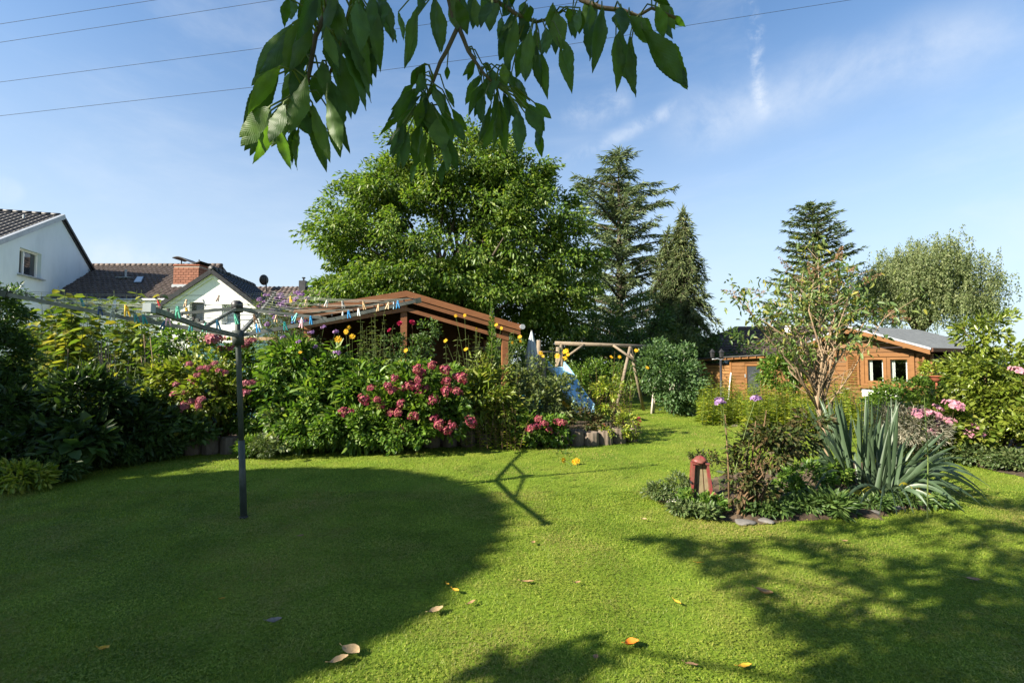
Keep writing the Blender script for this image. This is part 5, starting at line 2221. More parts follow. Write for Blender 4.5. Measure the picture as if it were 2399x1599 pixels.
# yellow daisies on tall stems, right half
h2, _ = bush('sunflower_clump', 'tall yellow daisy clump in front of the gazebo right post', 'plant', ground_at(1110, 8.5),
             [blob(1090, 905, 60, 42, 8.5, .35), blob(1150, 910, 50, 50, 8.5, .3), blob(1110, 940, 70, 55, 8.2, .35), blob(1170, 960, 50, 50, 8.2, .3), blob(1130, 870, 36, 28, 8.7, .25)],
             LHY, STEM_G, 110, 30, .16, .13, .30, 200, 34, .006, .003, up=.8, sag=.25, droop=.2)
sp, hs = spread_px(16, 1050, 1200, 8.3, 8.9, 765, 850, rng_)
perennial('slender_perennial', 'thin leafy stems reaching up to the gazebo eave', 'plant', ground_at(1125, 8.7), sp, hs, LTO, STEM_G, .15, .28, .09, 209, .005, .05, .3, .25, 2, taper=.45)
heads(h2, ground_at(1110, 8.6), [(1043, 797), (1091, 817), (1067, 739), (1088, 738), (1162, 760), (1174, 768), (1116, 769, .8), (1217, 788, 1.1), (1219, 798), (1200, 802, .7)], 8.5, M_YE, .044, (40, 85))
m_ = MB()
root = thing('thin_conifer_shoot', 'thin upright feathery shoot poking above the gazebo eave', 'plant', ground_at(1152, 8.8))
t0 = at(1152, 700, 8.8)
m_.tube([ground_at(1152, 8.8), t0], [.012, .003], 5)
part('stem', m_, STEM_B, root)
rg = np.random.default_rng(3)
k = 420
q = rg.random(k)
zz = 1.5 + (t0.z - 1.5) * q
a = rg.random(k) * 6.28
P_ = np.stack([np.full(k, t0.x), np.full(k, 8.8), zz], axis=1)
leaf_part('foliage', P_, np.stack([np.cos(a), np.sin(a), .6 + 0 * a], axis=1), rdirs(rg, k), .16 * (1.15 - q), np.full(k, .018), LPH, root, False)

sp, hs = spread_px(100, 1090, 1220, 7.7, 8.7, 855, 985, rng_)
perennial('wild_grassy_clump', 'thin yellowish weedy stems right of the red hydrangea', 'plant', gnd(1150, 1035), sp, hs, LGO, STEM_B, .09, .22, .055, 201, .004, .12, .2, .1, 2)
bush('trailing_plant', 'pale sprawling leafy plant with arching stems in front of the slide', 'plant', gnd(1245, 1030),
     [blob(1230, 900, 60, 60, 8.9, .35), blob(1265, 960, 60, 50, 8.6, .35), blob(1200, 985, 55, 40, 8.3, .3), blob(1320, 930, 45, 50, 8.8, .3)], LTO, STEM_G, 80, 36, .14, .075, .55, 202, 22, .006, .003)
hb = gnd(1285, 1035)
hb.y += .2
h3, _ = bush('hydrangea_bush', 'small low hydrangea with crimson heads near the right end of the border', 'shrub', hb,
             [blob(1250, 1005, 60, 32, 8.0, .25), blob(1310, 1005, 55, 30, 8.1, .25)], LHR, STEM_B, 46, 34, .11, .075, .6, 203, 14, .006, .003, up=.8)
s = 3.92
heads(h3, hb, [(1100 + x / s, 700 + y / s) for x, y in [(630, 1100), (680, 1140), (605, 1165), (735, 1200), (800, 1125), (850, 1135), (560, 1190)]], 7.75, M_RED, .072, (20, 60), STEM_B)
sp, hs = spread_px(46, 1235, 1345, 8.6, 9.6, 815, 930, rng_)
h4, _ = perennial('sunflower_clump', 'yellow daisy clump in front of the blue slide', 'plant', ground_at(1295, 9.0), sp, hs, LTO, STEM_G, .12, .36, .07, 204, .004, .06, .3, .2, 2)
heads(h4, ground_at(1295, 9.1), [(1266, 826, 1.2), (1271, 834), (1305, 833, 1.2), (1324, 822, 1.3), (1322, 838, 1.3), (1330, 830), (1318, 943), (1332, 952), (1326, 948)], 8.9, M_YE, .052, (40, 85))
sp, hs = spread_px(60, 1350, 1475, 8.7, 9.8, 850, 985, rng_)
h5, _ = perennial('airy_perennial', 'airy yellow-green perennial at the right end of the border', 'plant', ground_at(1410, 9.0), sp, hs, LGO, STEM_B, .08, .30, .06, 205, .004, .08, .2, .12, 2)
heads(h5, ground_at(1440, 9.4), [(1432, 835), (1451, 835), (1490, 820, 1.2), (1516, 860, 1.1)], 9.4, M_YE, .042, (40, 85))
bush('dark_red_plant', 'low plant with dark reddish leaves behind the edging stones', 'plant', gnd(1380, 1028),
     [blob(1365, 985, 50, 26, 8.6, .2), blob(1420, 1000, 45, 20, 8.6, .2)], LRO, STEM_B, 34, 40, .09, .055, .5, 206, 10, .005, .002)
bush('creamy_plant', 'pale cream and green clump at the corner of the border', 'plant', gnd(1450, 1030),
     [blob(1425, 930, 38, 50, 8.9, .25), blob(1465, 990, 26, 28, 8.6, .2), blob(1445, 1010, 34, 16, 8.4, .2)], LGO, STEM_B, 40, 40, .09, .055, .5, 207, 12, .005, .002)
sd = ground_at(1490, 8.7)
sn, _ = bush('snapdragon_plant', 'small plant with one magenta flower spike at the right tip of the border', 'plant', sd, [blob(1482, 1010, 14, 16, 8.6, .1)], LHY, STEM_G, 8, 24, .05, .045, .4, 208, 5, .004, .002)
heads(sn, sd, [(1496, 978, .8), (1497, 986), (1495, 994)], 8.55, [petal_ball('flower_head', FRS, 20, 91, -.6, .9, .5)], .032, (0, 30))
g = gnd(1345, 1097)
mg = thing('yellow_lawn_flower', 'yellow daisies fallen over onto the lawn in front of the border', 'flower', g)
heads(mg, g + Vector((-.05, .15, 0)), [(1346, 1081, 1.3), (1320, 1077, .9), (1352, 1078)], gnd(1345, 1088).y, M_YE, .045, (40, 80), yjit=.02)
rg = np.random.default_rng(8)
k = 26
P_ = np.array([gnd(rg.uniform(1300, 1345), rg.uniform(1058, 1072)) + Vector((0, 0, rg.uniform(.02, .06))) for _ in range(k)])
leaf_part('foliage', P_, rdirs(rg, k) * np.array([1, 1, .3]), np.tile([0, 0, 1.0], (k, 1)), np.full(k, .07), np.full(k, .02), LHG, mg)
g = gnd(1293, 1050)
y1 = thing('yellow_daisy', 'single low yellow daisy hanging over the lawn edge', 'flower', g)
heads(y1, g + Vector((0, .2, 0)), [(1293, 1030, 1.0), (1292, 1038, .9)], g.y + .05, M_YE, .05, (60, 90), yjit=.02)

# ------------------------------------------------------------------ goldenrod mass and right middle ground
rng_ = np.random.default_rng(31)
for lab, x0, x1, Y0_, Y1_, t0, t1, n, sd in (
    ('bright yellow-green tall grass clump right of the round bush', 1640, 1740, 10.8, 12.6, 905, 935, 120, 300),
    ('bright yellow-green goldenrod clump in front of the shed door', 1740, 1850, 10.0, 12.0, 905, 940, 120, 301),
    ('yellow-green goldenrod clump behind the butterfly bush trunk', 1850, 1960, 9.2, 11.2, 905, 950, 110, 302),
    ('yellow-green goldenrod clump below the cabin window', 1960, 2080, 9.0, 11.0, 900, 960, 100, 303)):
    sp, hs = spread_px(n, x0, x1, Y0_, Y1_, t0, t1, rng_)
    perennial('goldenrod_clump', lab, 'plant', ground_at((x0 + x1) / 2, (Y0_ + Y1_) / 2), sp, hs, LGO, STEM_G, .16, .24, .05, sd, .004, .07, .1, .08, 3, group='goldenrod along the middle of the garden', hexa=False)
bush('garden_shrub', 'green leafy shrub in front of the shed door', 'shrub', ground_at(1835, 12.0), [blob(1830, 870, 55, 42, 12.0, .6), blob(1870, 850, 45, 40, 12.0, .5)], LHR, STEM_B, 70, 50, .18, .09, .5, 310, 12, .012, .004)
bush('garden_shrub', 'dense green shrub below the cabin shutters behind the sword-leaved clump', 'shrub', ground_at(2145, 8.6),
     [blob(2140, 915, 72, 32, 8.6, .4), blob(2200, 925, 60, 34, 8.5, .4), blob(2080, 935, 50, 30, 8.6, .35)], LHR, STEM_B, 100, 52, .12, .06, .5, 311, 12, .01, .004)
bush('orange_leaf_shrub', 'small shrub with yellow and orange leaves at the cabin corner', 'shrub', ground_at(2190, 10.3), [blob(2190, 875, 30, 26, 10.2, .25)], LGO, STEM_B, 26, 34, .12, .07, .5, 312, 8, .008, .003)
bush('silver_plant', 'grey feathery lavender-like clump behind the sword-leaved clump', 'plant', ground_at(2150, 6.9),
     [blob(2140, 1000, 65, 38, 6.9, .3), blob(2080, 985, 40, 30, 7.1, .25)], leafmat('silver_leaf', [(.12, .125, .09), (.19, .185, .14), (.24, .21, .15)], .25), STEM_B, 60, 60, .11, .07, .14, 313, 12, .004, .002)
hb = ground_at(2215, 7.2)
h6, _ = bush('hydrangea_bush', 'hydrangea with light pink heads beside the right border shrub', 'shrub', hb,
             [blob(2210, 1000, 80, 42, 7.1, .35), blob(2260, 1030, 60, 35, 6.9, .3), blob(2180, 960, 40, 30, 7.3, .3)], LHY, STEM_B, 80, 34, .13, .085, .58, 314, 18, .007, .003, up=.8)
heads(h6, hb, [(2235, 948, 1.2), (2197, 955, .7), (2150, 968), (2182, 971, 1.1), (2200, 990), (2218, 986, 1.1), (2185, 1010), (2262, 1008), (2286, 1010, 1.1)], 6.75, M_PK, .095, (10, 40), STEM_B)
lb = ground_at(2330, 7.6)
bush('laurel_shrub', 'tall yellow-green leafy shrub at the right edge', 'shrub', lb,
     [blob(2290, 790, 42, 45, 7.5, .35), blob(2330, 870, 100, 60, 7.4, .5), blob(2260, 880, 60, 55, 7.6, .4), blob(2370, 950, 110, 75, 7.2, .5), blob(2290, 960, 70, 55, 7.4, .4), blob(2400, 1030, 80, 60, 6.8, .45), blob(2330, 760, 30, 25, 7.5, .25)],
     LLA, STEM_B, 190, 52, .14, .085, .42, 315, 26, .016, .005)
h7, _ = bush('hydrangea_bush', 'hydrangea with one pink head cut by the right edge', 'shrub', ground_at(2450, 7.0), [blob(2440, 900, 60, 45, 6.9, .35), blob(2450, 980, 70, 55, 6.8, .35)], LHY, STEM_B, 40, 34, .13, .09, .58, 316, 12, .007, .003)
heads(h7, ground_at(2440, 7.0), [(2387, 870, 1.2), (2425, 890)], 6.5, M_PK, .10, (10, 40), STEM_B)
for i, (x, y, rx, ry, Yc, lab) in enumerate([(2290, 1065, 60, 22, 6.7, 'low grey-green ground cover at the right border edge'), (2370, 1080, 60, 24, 6.4, 'low pale ground cover below the right edge shrub'),
                                             (2180, 1062, 45, 20, 7.0, 'low green ground cover behind the drooping sword leaves')]):
    bush('ground_cover', lab, 'plant', ground_at(x, Yc), [blob(x, y, rx, ry, Yc, .25)], LCO, STEM_G, 40, 44, .09, .05, .45, 320 + i, 8, .004, .002)

# terracotta bowl on a stake
p = at(2193, 884, 8.0)
m_ = MB()
root = thing('stake_bowl', 'terracotta bowl on a thin stake in front of the cabin corner', 'bowl', (p.x, p.y, 0))
m_.lathe((p.x, p.y, p.z - .07), [(.02, 0), (.05, .01), (.075, .05), (.09, .09), (.10, .09), (.10, .105), (.08, .105), (.055, .05), (.01, .04)], 16)
part('bowl', m_, TERRA, root, True)
m_ = MB()
m_.tube([(p.x, p.y, -.02), (p.x, p.y, p.z - .065)], .016, 8)
part('stake', m_, TERRA, root)

# ------------------------------------------------------------------ butterfly bush with tan trunk
def butterfly_bush():
    g = gnd(1948, 1096)
    Y0 = g.y
    root = thing('butterfly_bush', 'tall bare-stemmed bush with tan trunk and brown flower plumes in the island bed', 'shrub', g)
    rng = np.random.default_rng(41)
    tr = [g - Vector((0, 0, .05)), at(1938, 1060, Y0), at(1928, 1000, Y0), at(1915, 950, Y0), at(1908, 900, Y0)]
    mb = MB()
    mb.tube(tr, [.040, .036, .034, .032, .028], 9)
    mb.tube([at(1915, 960, Y0), at(1950, 940, Y0 - .05), at(1940, 1000, Y0 - .05), at(1945, 1050, Y0 - .02)][::-1], [.014, .016, .016, .014], 7)
    part('trunk', mb, BARK_T, root, True)
    ends = [(1745, 705), (1720, 695), (1790, 790), (1810, 700), (1850, 660), (1880, 640), (1900, 610), (1930, 660), (1960, 630), (1990, 690), (2005, 730), (2040, 715), (2070, 745), (2020, 790),
            (1880, 770), (1860, 760), (1830, 810), (1960, 740), (2000, 640), (1925, 720), (1890, 700), (1970, 800), (1985, 665), (1945, 685), (1780, 745), (1915, 600), (1905, 660)]
    br = MB()
    cen = []
    for i, (x, y) in enumerate(ends):
        e = at(x, y, Y0 + rng.normal() * .35)
        st = tr[3].lerp(tr[4], rng.random()) if i % 3 else tr[2].lerp(tr[3], rng.random())
        ln = (e - st).length
        m1 = st.lerp(e, .35) + Vector((rng.normal() * .06, rng.normal() * .06, .05 * ln))
        m2 = st.lerp(e, .7) + Vector((rng.normal() * .07, rng.normal() * .07, .07 * ln))
        r0 = .010 + .011 * rng.random()
        br.tube([st, m1, m2, e], [r0, r0 * .75, r0 * .5, .003], 6)
        for k in range(7):
            t = .35 + .65 * rng.random()
            q = m1.lerp(e, t) if t < .6 else m2.lerp(e, rng.random())
            q2 = q + Vector((rng.normal() * .16, rng.normal() * .16, .05 + rng.random() * .2))
            br.tube([q, q2], [.005, .002], 4, False)
            cen.append(tuple(q2))
        cen.append(tuple(e))
        for k in range(5):
            q = st.lerp(m1, .3 + .7 * rng.random())
            br.tube([q, q + Vector((rng.normal() * .12, rng.normal() * .10, .08 + rng.random() * .22))], [.006, .002], 4, False)
    part('branch', br, BARK_T, root, True)
    P, D = [], []
    for c in cen:
        k = 9
        P.append(np.array(c) + rng.normal(size=(k, 3)) * .085)
        D.append(rdirs(rng, k) + np.array([0, 0, -.35]))
    P, D = np.concatenate(P), unit(np.concatenate(D))
    n = len(P)
    ln = .085 * (.6 + .8 * rng.random(n))
    leaf_part('foliage', P, D, rdirs(rng, n) * .6 + np.array([0, 0, .7]), ln, ln * .38, LBU, root, True, .15, .25)
    for x, y, az in [(1738, 694, -80), (1790, 690, -60), (1850, 632, -55), (1960, 612, 30), (1905, 650, -40), (1880, 665, -70), (1990, 640, 60), (2020, 660, 60), (2070, 735, 75), (2085, 748, 78),
                     (2040, 735, 60), (1930, 690, 50), (1975, 670, -30), (2000, 705, 60), (1945, 640, -50)]:
        p = at(x, y, Y0 + rng.normal() * .2)
        inst('flower_panicle', M_BR[int(rng.integers(2))], root, p, .26 * (.8 + .4 * rng.random()), (0, R(az + rng.normal() * 12), R(rng.normal() * 30)))


butterfly_bush()

# ------------------------------------------------------------------ dark shrub of the island bed
g = gnd(1738, 1205)
Yd = g.y
dr, _ = bush('dark_leaved_shrub', 'dark reddish-green shrub with upright shoots in front of the tan trunk', 'shrub', g,
             [blob(1785, 1055, 60, 62, Yd, .22), blob(1815, 1010, 60, 34, Yd, .2), blob(1735, 1125, 30, 60, Yd, .14), blob(1860, 1030, 50, 40, Yd + .1, .18), blob(1895, 985, 42, 20, Yd + .2, .12), blob(1780, 1150, 30, 30, Yd, .12)], LRO, STEM_B, 88, 26, .085, .06, .42, 330, 26, .009, .003)
m_ = MB()
shoots = [(1698, 970, 1708, 1200), (1770, 985, 1745, 1190), (1795, 960, 1755, 1190)]
Pq, Dq = [], []
rg = np.random.default_rng(12)
for x0, y0, x1, y1 in shoots:
    a, b = at(x1, y1, Yd), at(x0, y0, Yd)
    m_.tube([a, a.lerp(b, .5) + Vector((.01, 0, 0)), b], [.009, .008, .004], 6)
    for k in range(26):
        t = .25 + .75 * k / 26
        for w in range(2):
            an = rg.random() * 6.28
            Pq.append(np.array(a.lerp(b, t)))
            Dq.append([math.cos(an), math.sin(an), -.1])
part('shoot', m_, STEM_B, dr, True)
Pq, Dq = np.array(Pq), np.array(Dq)
leaf_part('shoot_leaves', Pq, Dq, np.tile([0, 0, 1.0], (len(Pq), 1)) + rg.normal(size=(len(Pq), 3)) * .3, np.full(len(Pq), .075), np.full(len(Pq), .018), LRO, dr)
heads(dr, at(1698, 1100, Yd), [(1684, 940), (1770, 934), (1694, 942, .7)], Yd + .05, [M_LI[0]], .05, (0, 20), yjit=.03)

for i, (lab, bl, mat, cl, pr, cz, L_, ra) in enumerate([
    ('low silvery ground cover left of the red ornament', [blob(1545, 1150, 32, 20, 4.95, .14), blob(1590, 1130, 26, 16, 5.1, .12)], LCO, 40, 50, .05, .035, .35),
    ('bright green low leaves in front of the red ornament', [blob(1620, 1172, 34, 24, 4.72, .10), blob(1665, 1182, 32, 22, 4.62, .10)], LPH, 40, 40, .05, .055, .3),
    ('grey-green rosettes at the left front of the island bed', [blob(1605, 1212, 30, 12, 4.5, .1), blob(1655, 1222, 26, 10, 4.4, .1)], LCO, 24, 34, .05, .06, .3),
    ('dark low leaves in shade at the front of the island bed', [blob(1800, 1200, 60, 22, 4.5, .15), blob(1880, 1195, 60, 24, 4.6, .15)], LHG, 44, 40, .07, .06, .35),
    ('strap-leaved green plant in the shaded front of the island bed', [blob(1945, 1190, 36, 26, 4.55, .13)], LHG, 22, 30, .06, .13, .18),
    ('low dark foliage under the sword-leaved clump', [blob(2030, 1190, 60, 18, 4.7, .15), blob(2150, 1185, 60, 18, 4.8, .15)], LHG, 36, 40, .07, .055, .4),
    ('leafy undergrowth between the dark shrub and the tan trunk', [blob(1890, 1120, 50, 35, 5.2, .18), blob(1850, 1150, 50, 30, 5.0, .16), blob(1960, 1110, 40, 30, 5.6, .16)], LPH, 44, 40, .07, .06, .42),
    ('small airy pinkish seed-heads on the lawn behind the red ornament', [blob(1660, 1072, 36, 14, 5.4, .12), blob(1630, 1062, 20, 10, 5.5, .1)], LRO, 26, 30, .05, .03, .5)]):
    c0 = bl[0][0]
    bush('bed_plant', lab, 'plant', (c0.x, c0.y, 0), bl, mat, STEM_G, cl, pr, cz, L_, ra, 340 + i, 8, .003, .002, group='low plants of the island bed')
# ------------------------------------------------------------------ rotary clothes dryer
DRY = {}


def dryer():
    base = gnd(571, 1212)
    hub = at(557, 786, base.y + .02)
    top = at(555, 716, base.y + .03)
    root = thing('rotary_clothes_dryer', 'old grey rotary clothes dryer with four arms standing on the lawn', 'clothes dryer', base)
    m_ = MB()
    low = base.lerp(hub, .42)
    m_.tube([base - Vector((0, 0, .05)), base.lerp(hub, .2), low], .029, 14)
    part('pole', m_, METAL_P, root, True)
    m_ = MB()
    m_.tube([low - Vector((0, 0, .02)), base.lerp(hub, .7), hub, top], .024, 14)
    part('pole', m_, METAL_P, root, True)
    m_ = MB()
    ax = (hub - base).normalized()
    m_.tube([hub - ax * .09, hub + ax * .05], .050, 14)
    part('hub', m_, METAL_P, root, True)
    m_ = MB()
    m_.tube([top - ax * .06, top + ax * .03, top + ax * .05], [.05, .05, .03], 14)
    part('top_slider', m_, METAL_D, root, True)
    m_ = MB()
    m_.lathe(base, [(.038, -.02), (.038, .012), (.034, .018)], 14)
    part('ground_socket', m_, METAL_D, root, True)
    Y = base.y
    tips = {'A': at(12, 688, Y * .876), 'B': at(352, 722, Y * .645), 'C': at(976, 704, Y * 1.124), 'D': at(641, 689, Y * 1.355)}
    for k, t in tips.items():
        d = (t - hub).normalized()
        h0 = hub + d * .05
        m_ = MB()
        sg = Vector((0, 0, -.02))
        m_.bar(h0, h0.lerp(t, .5) + sg, .027, .036)
        m_.bar(h0.lerp(t, .5) + sg - d * .004, t, .025, .034)
        arm = part('arm', m_, ALU, root)
        m_ = MB()
        m_.bar(t - d * .015, t + d * .045, .044, .054)
        part('end_cap', m_, CANVAS if k == 'B' else METAL_P, arm)
        m_ = MB()
        a = top - ax * .02
        b = h0.lerp(t, .45)
        m_.bar(a, b, .012, .028)
        part('strut', m_, ALU, root)
        # small hooks along the arm that hold the lines
        m_ = MB()
        for i in range(10):
            q = h0.lerp(t, .42 + .56 * i / 9)
            m_.box(q + Vector((0, 0, .026)), (.012, .012, .022))
        part('line_hooks', m_, METAL_D, arm)['kind'] = 'stuff'
    order = ['A', 'B', 'C', 'D']
    segs = []
    for i in range(10):
        f = .42 + .56 * i / 9
        m_ = MB()
        for j in range(4):
            p = (hub + (tips[order[j]] - hub).normalized() * .05).lerp(tips[order[j]], f) + Vector((0, 0, .034))
            q = (hub + (tips[order[(j + 1) % 4]] - hub).normalized() * .05).lerp(tips[order[(j + 1) % 4]], f) + Vector((0, 0, .034))
            pts = []
            sagz = .02 + .035 * ((i * 7 + j * 3) % 5) / 5
            for s_ in range(9):
                t = s_ / 8
                pts.append(p.lerp(q, t) - Vector((0, 0, 4 * t * (1 - t) * sagz)))
            m_.tube(pts, .0017, 5, False)
            for s_ in range(8):
                for u in (0, .34, .67):
                    segs.append((pts[s_].lerp(pts[s_ + 1], u), (q - p).normalized()))
        part('washing_line', m_, LINE, root, True)
    DRY['segs'] = segs


dryer()

PINC = {'teal': (.02, .24, .24), 'navy blue': (.02, .05, .13), 'grey': (.32, .33, .34), 'white': (.70, .70, .68), 'yellow': (.75, .45, .03), 'red': (.62, .05, .06), 'dark blue': (.015, .09, .17),
        'pink': (.68, .38, .44), 'green': (.10, .38, .28), 'tan': (.48, .33, .19), 'brown': (.14, .09, .06), 'blue': (.02, .20, .46), 'light blue': (.30, .46, .58)}
PINM = {}
for k_, c_ in PINC.items():
    m0 = surf('pin_' + k_.replace(' ', '_'), [tuple(v * .9 for v in c_), tuple(min(1, v * 1.1) for v in c_)], 30, (1, 1, 1), .5)
    b = MB()
    for s_ in (-1, 1):
        M = Matrix.Rotation(R(9 * s_), 3, 'X')
        b.box((0, s_ * .0095, -.022), (.011, .0075, .080), M)
    mb_ = b
    b.tube([(-.008, 0, -.012), (.008, 0, -.012)], .007, 8)
    PINM[k_] = b.mesh('clothespin', m0)
PINS = [(195, 707, 'teal'), (231, 723, 'navy blue'), (263, 739, 'grey'), (271, 713, 'white'), (298, 723, 'yellow'), (316, 744, 'teal'), (336, 747, 'teal'), (370, 706, 'red'), (382, 760, 'dark blue'),
        (397, 749, 'pink'), (412, 730, 'green'), (432, 709, 'tan'), (439, 731, 'yellow'), (445, 768, 'teal'), (474, 705, 'grey'), (480, 773, 'green'), (510, 760, 'dark blue'), (515, 703, 'brown'), (552, 742, 'green'),
        (596, 744, 'brown'), (605, 752, 'white'), (607, 775, 'blue'), (648, 750, 'tan'), (663, 761, 'teal'), (680, 700, 'yellow'), (683, 750, 'blue'), (691, 744, 'teal'), (702, 758, 'pink'), (709, 747, 'light blue'),
        (720, 709, 'tan'), (727, 747, 'blue'), (762, 712, 'white'), (798, 715, 'grey'), (802, 742, 'white'), (815, 747, 'blue'), (842, 741, 'white'), (850, 715, 'tan'), (892, 731, 'tan'), (907, 722, 'tan'),
        (926, 725, 'light blue'), (937, 716, 'blue')]
ORD = ['first', 'second', 'third', 'fourth', 'fifth', 'sixth', 'seventh', 'eighth', 'ninth', 'tenth', 'eleventh', 'twelfth', 'thirteenth', 'fourteenth', 'fifteenth', 'sixteenth', 'seventeenth', 'eighteenth', 'nineteenth', 'twentieth']
prs = random.Random(6)
seg_px = [(proj(p), p, d) for p, d in DRY['segs']]
used = []
n_pin = len(PINS)
for i, (x, y, c) in enumerate(PINS):
    best = None
    for (sx, sy), p, d in seg_px:
        e = (sx - x) ** 2 + ((sy + 8) - y) ** 2
        for u in used:
            if (u - p).length < .03:
                e += 4000
        if best is None or e < best[0]:
            best = (e, p, d)
    _, p, d = best
    used.append(p)
    o = link('clothespin', PINM[c])
    o.location = p - Vector((0, 0, .012))
    o.rotation_euler = (R(prs.uniform(-14, 14)), R(prs.uniform(-22, 22)), math.atan2(d.y, d.x) + R(prs.uniform(-25, 25)))
    place = ('%s peg from the left' % ORD[i]) if i < 20 else ('%s peg from the right' % ORD[n_pin - 1 - i] if n_pin - 1 - i < 20 else 'middle peg, right beside the pole')
    tag(o, '%s clothespin hanging on the rotary dryer, %s' % (c, place), 'clothespin', 'clothespins on the dryer lines')

# ------------------------------------------------------------------ overhead cables
for i, (pts, lab) in enumerate([
    ([(-260, 96), (0, 56), (362, 0), (700, -54)], 'uppermost thin black overhead cable crossing the top left sky'),
    ([(-260, 137), (0, 99), (320, 50), (642, 0), (1000, -58)], 'second thin black overhead cable from the top'),
    ([(-260, 224), (0, 192), (600, 114), (1000, 57), (1390, 0), (1700, -46)], 'third thin black overhead cable, passing behind the left leaves'),
    ([(-260, 299), (0, 271), (600, 203), (1200, 125), (1620, 58), (1990, 0), (2500, -85)], 'lowest and longest thin black overhead cable')]):
    mb_ = MB()
    mb_.tube([at(x, y, 11.0) for x, y in pts], .0048, 6)
    solo('overhead_cable', mb_, CABLE, lab, 'cable', at(*pts[0], 11.0), 'overhead cables', True)

# ------------------------------------------------------------------ edging stones of the border
stones = [(445, 1064), (488, 1063), (532, 1062), (655, 1060), (1010, 1047), (1052, 1046), (1095, 1045), (1137, 1044), (1190, 1043), (1318, 1043), (1352, 1043), (1386, 1043), (1419, 1041), (1450, 1038), (1478, 1033)]
srng = random.Random(2)
for i, (x, y) in enumerate(stones):
    g = gnd(x, y)
    w = .125 + srng.uniform(-.008, .008)
    h = .255 + srng.uniform(-.03, .03)
    mb_ = MB()
    ph = srng.uniform(0, 6)
    k = srng.uniform(-.03, .03)
    g.y += .06
    mb_.lathe(g, [(w * .98, -.06), (w, .02), (w * 1.0, h * .5), (w * .97, h * .9), (w * .90, h), (w * .62, h - .012), (w * .58, h - .09), (w * .02, h - .10)], 40,
              lambda a, q: 1 + .055 * math.sin(a * 10 + ph) * (1 if q < 5 else 0) + .03 * math.sin(a * 3 + ph))
    n_ = len(stones) - 1 - i
    solo('edging_stone', mb_, CONCRETE, 'grooved round concrete edging planter, %s from the right end of the border' % ORD[n_], 'edging', (g.x, g.y, 0), 'edging stones along the border', True)

# terracotta shard leaning behind the stones
p = gnd(1410, 1030)
p.y += .25
mb_ = MB()
tmp = MB()
tmp.prism([(-.13, 0, 0), (.12, 0, 0), (.10, 0, .12), (.0, 0, .25), (-.11, 0, .27)], (0, .02, 0))
E = Euler((R(-18), R(-14), R(-15))).to_matrix()
mb_.add([E @ Vector(v) + p + Vector((0, 0, .20)) for v in tmp.v], tmp.f)
mb_.box(p + Vector((0, .03, .12)), (.10, .03, .30))
solo('terracotta_shard', mb_, TERRA, 'broken terracotta tile standing in the border behind the edging', 'tile', p)
p = gnd(1459, 1022)
p.y += .15
mb_ = MB()
mb_.lathe(p + Vector((0, 0, .22)), [(.07, 0), (.075, .03), (.05, .08), (.02, .16), (.006, .20)], 10)
mb_.tube([p, p + Vector((0, 0, .24))], .012, 6)
solo('terracotta_cone', mb_, TERRA, 'small terracotta cone on a stick near the tip of the border', 'ornament', p)

# ------------------------------------------------------------------ red ornament in the island bed
def ornament():
    g = gnd(1642, 1172)
    k = mpp(g.y)
    root = thing('red_ornament', 'faded red framed narrow wooden stand with red cap at the island bed', 'ornament', g)
    wb, wt, h = .122, .082, .38
    M = Matrix.Rotation(R(-8), 3, 'Z')
    def T(v):
        return M @ Vector(v) + g
    m_ = MB()
    m_.prism([T((-wb + .02, .0, -.02)), T((wb - .02, .0, -.02)), T((wt - .015, .03, h)), T((-wt + .015, .03, h))], M @ Vector((0, .02, 0)))
    part('panel', m_, RUSTG, root)
    for s_ in (-1, 1):
        m_ = MB()
        m_.prism([T((s_ * wb, -.05, -.02)), T((s_ * (wb - .028), -.05, -.02)), T((s_ * (wt - .024), -.02, h)), T((s_ * wt, -.02, h))], M @ Vector((0, .11, 0)))
        part('side_board', m_, RED, root)
        m_ = MB()
        m_.box(T((s_ * (wb * .5 + wt * .5 + .004), .0, h * .52)), (.014, .10, .02), M)
        part('hinge_strip', m_, METAL_D, root)
    m_ = MB()
    m_.box(T((0, .02, h + .008)), (2 * wt + .012, .10, .018), M)
    part('top_board', m_, RED, root)
    m_ = MB()
    m_.lathe(T((0, .02, h + .027)), [(.066, -.01), (.070, .006), (.058, .022), (.036, .046), (.012, .058)], 22, lambda a, q: 1 + .20 * math.sin(a * 2 + q * .9) + .13 * math.sin(a * 3 - q * 1.3) + .07 * math.sin(a * 7 + q))
    part('cap', m_, RED, root, True)
    m_ = MB()
    m_.bar(T((wb - .005, -.03, .10)), T((wb + .085, -.09, -.01)), .022, .030)
    part('strut', m_, RED, root)
    for x_ in (-.035, .03):
        m_ = MB()
        m_.bar(T((x_ * 1.2, -.002, 0)), T((x_ * .8, .028, h)), .005, .004)
        part('seam', m_, WOOD_D, root)


ornament()


def rock(name, label, px, size, mat, seed, squash=.6, sink=.35):
    rng = random.Random(seed)
    g = gnd(*px)
    mb_ = MB()
    ph = [rng.uniform(0, 6) for _ in range(4)]
    prof = [(math.sin(t * PI) * size + .002, size * squash * (1 - math.cos(t * PI)) - size * squash * sink) for t in [i / 8 for i in range(9)]]
    mb_.lathe(g, prof, 16, lambda a, q: 1 + .20 * math.sin(a * 2 + ph[0] + q * .5) + .13 * math.sin(a * 3 + ph[1] - q * .9) + .07 * math.sin(a * 5 + ph[2] + q * 1.7))
    solo(name, mb_, mat, label, 'stone', g, 'stones at the island bed', True)


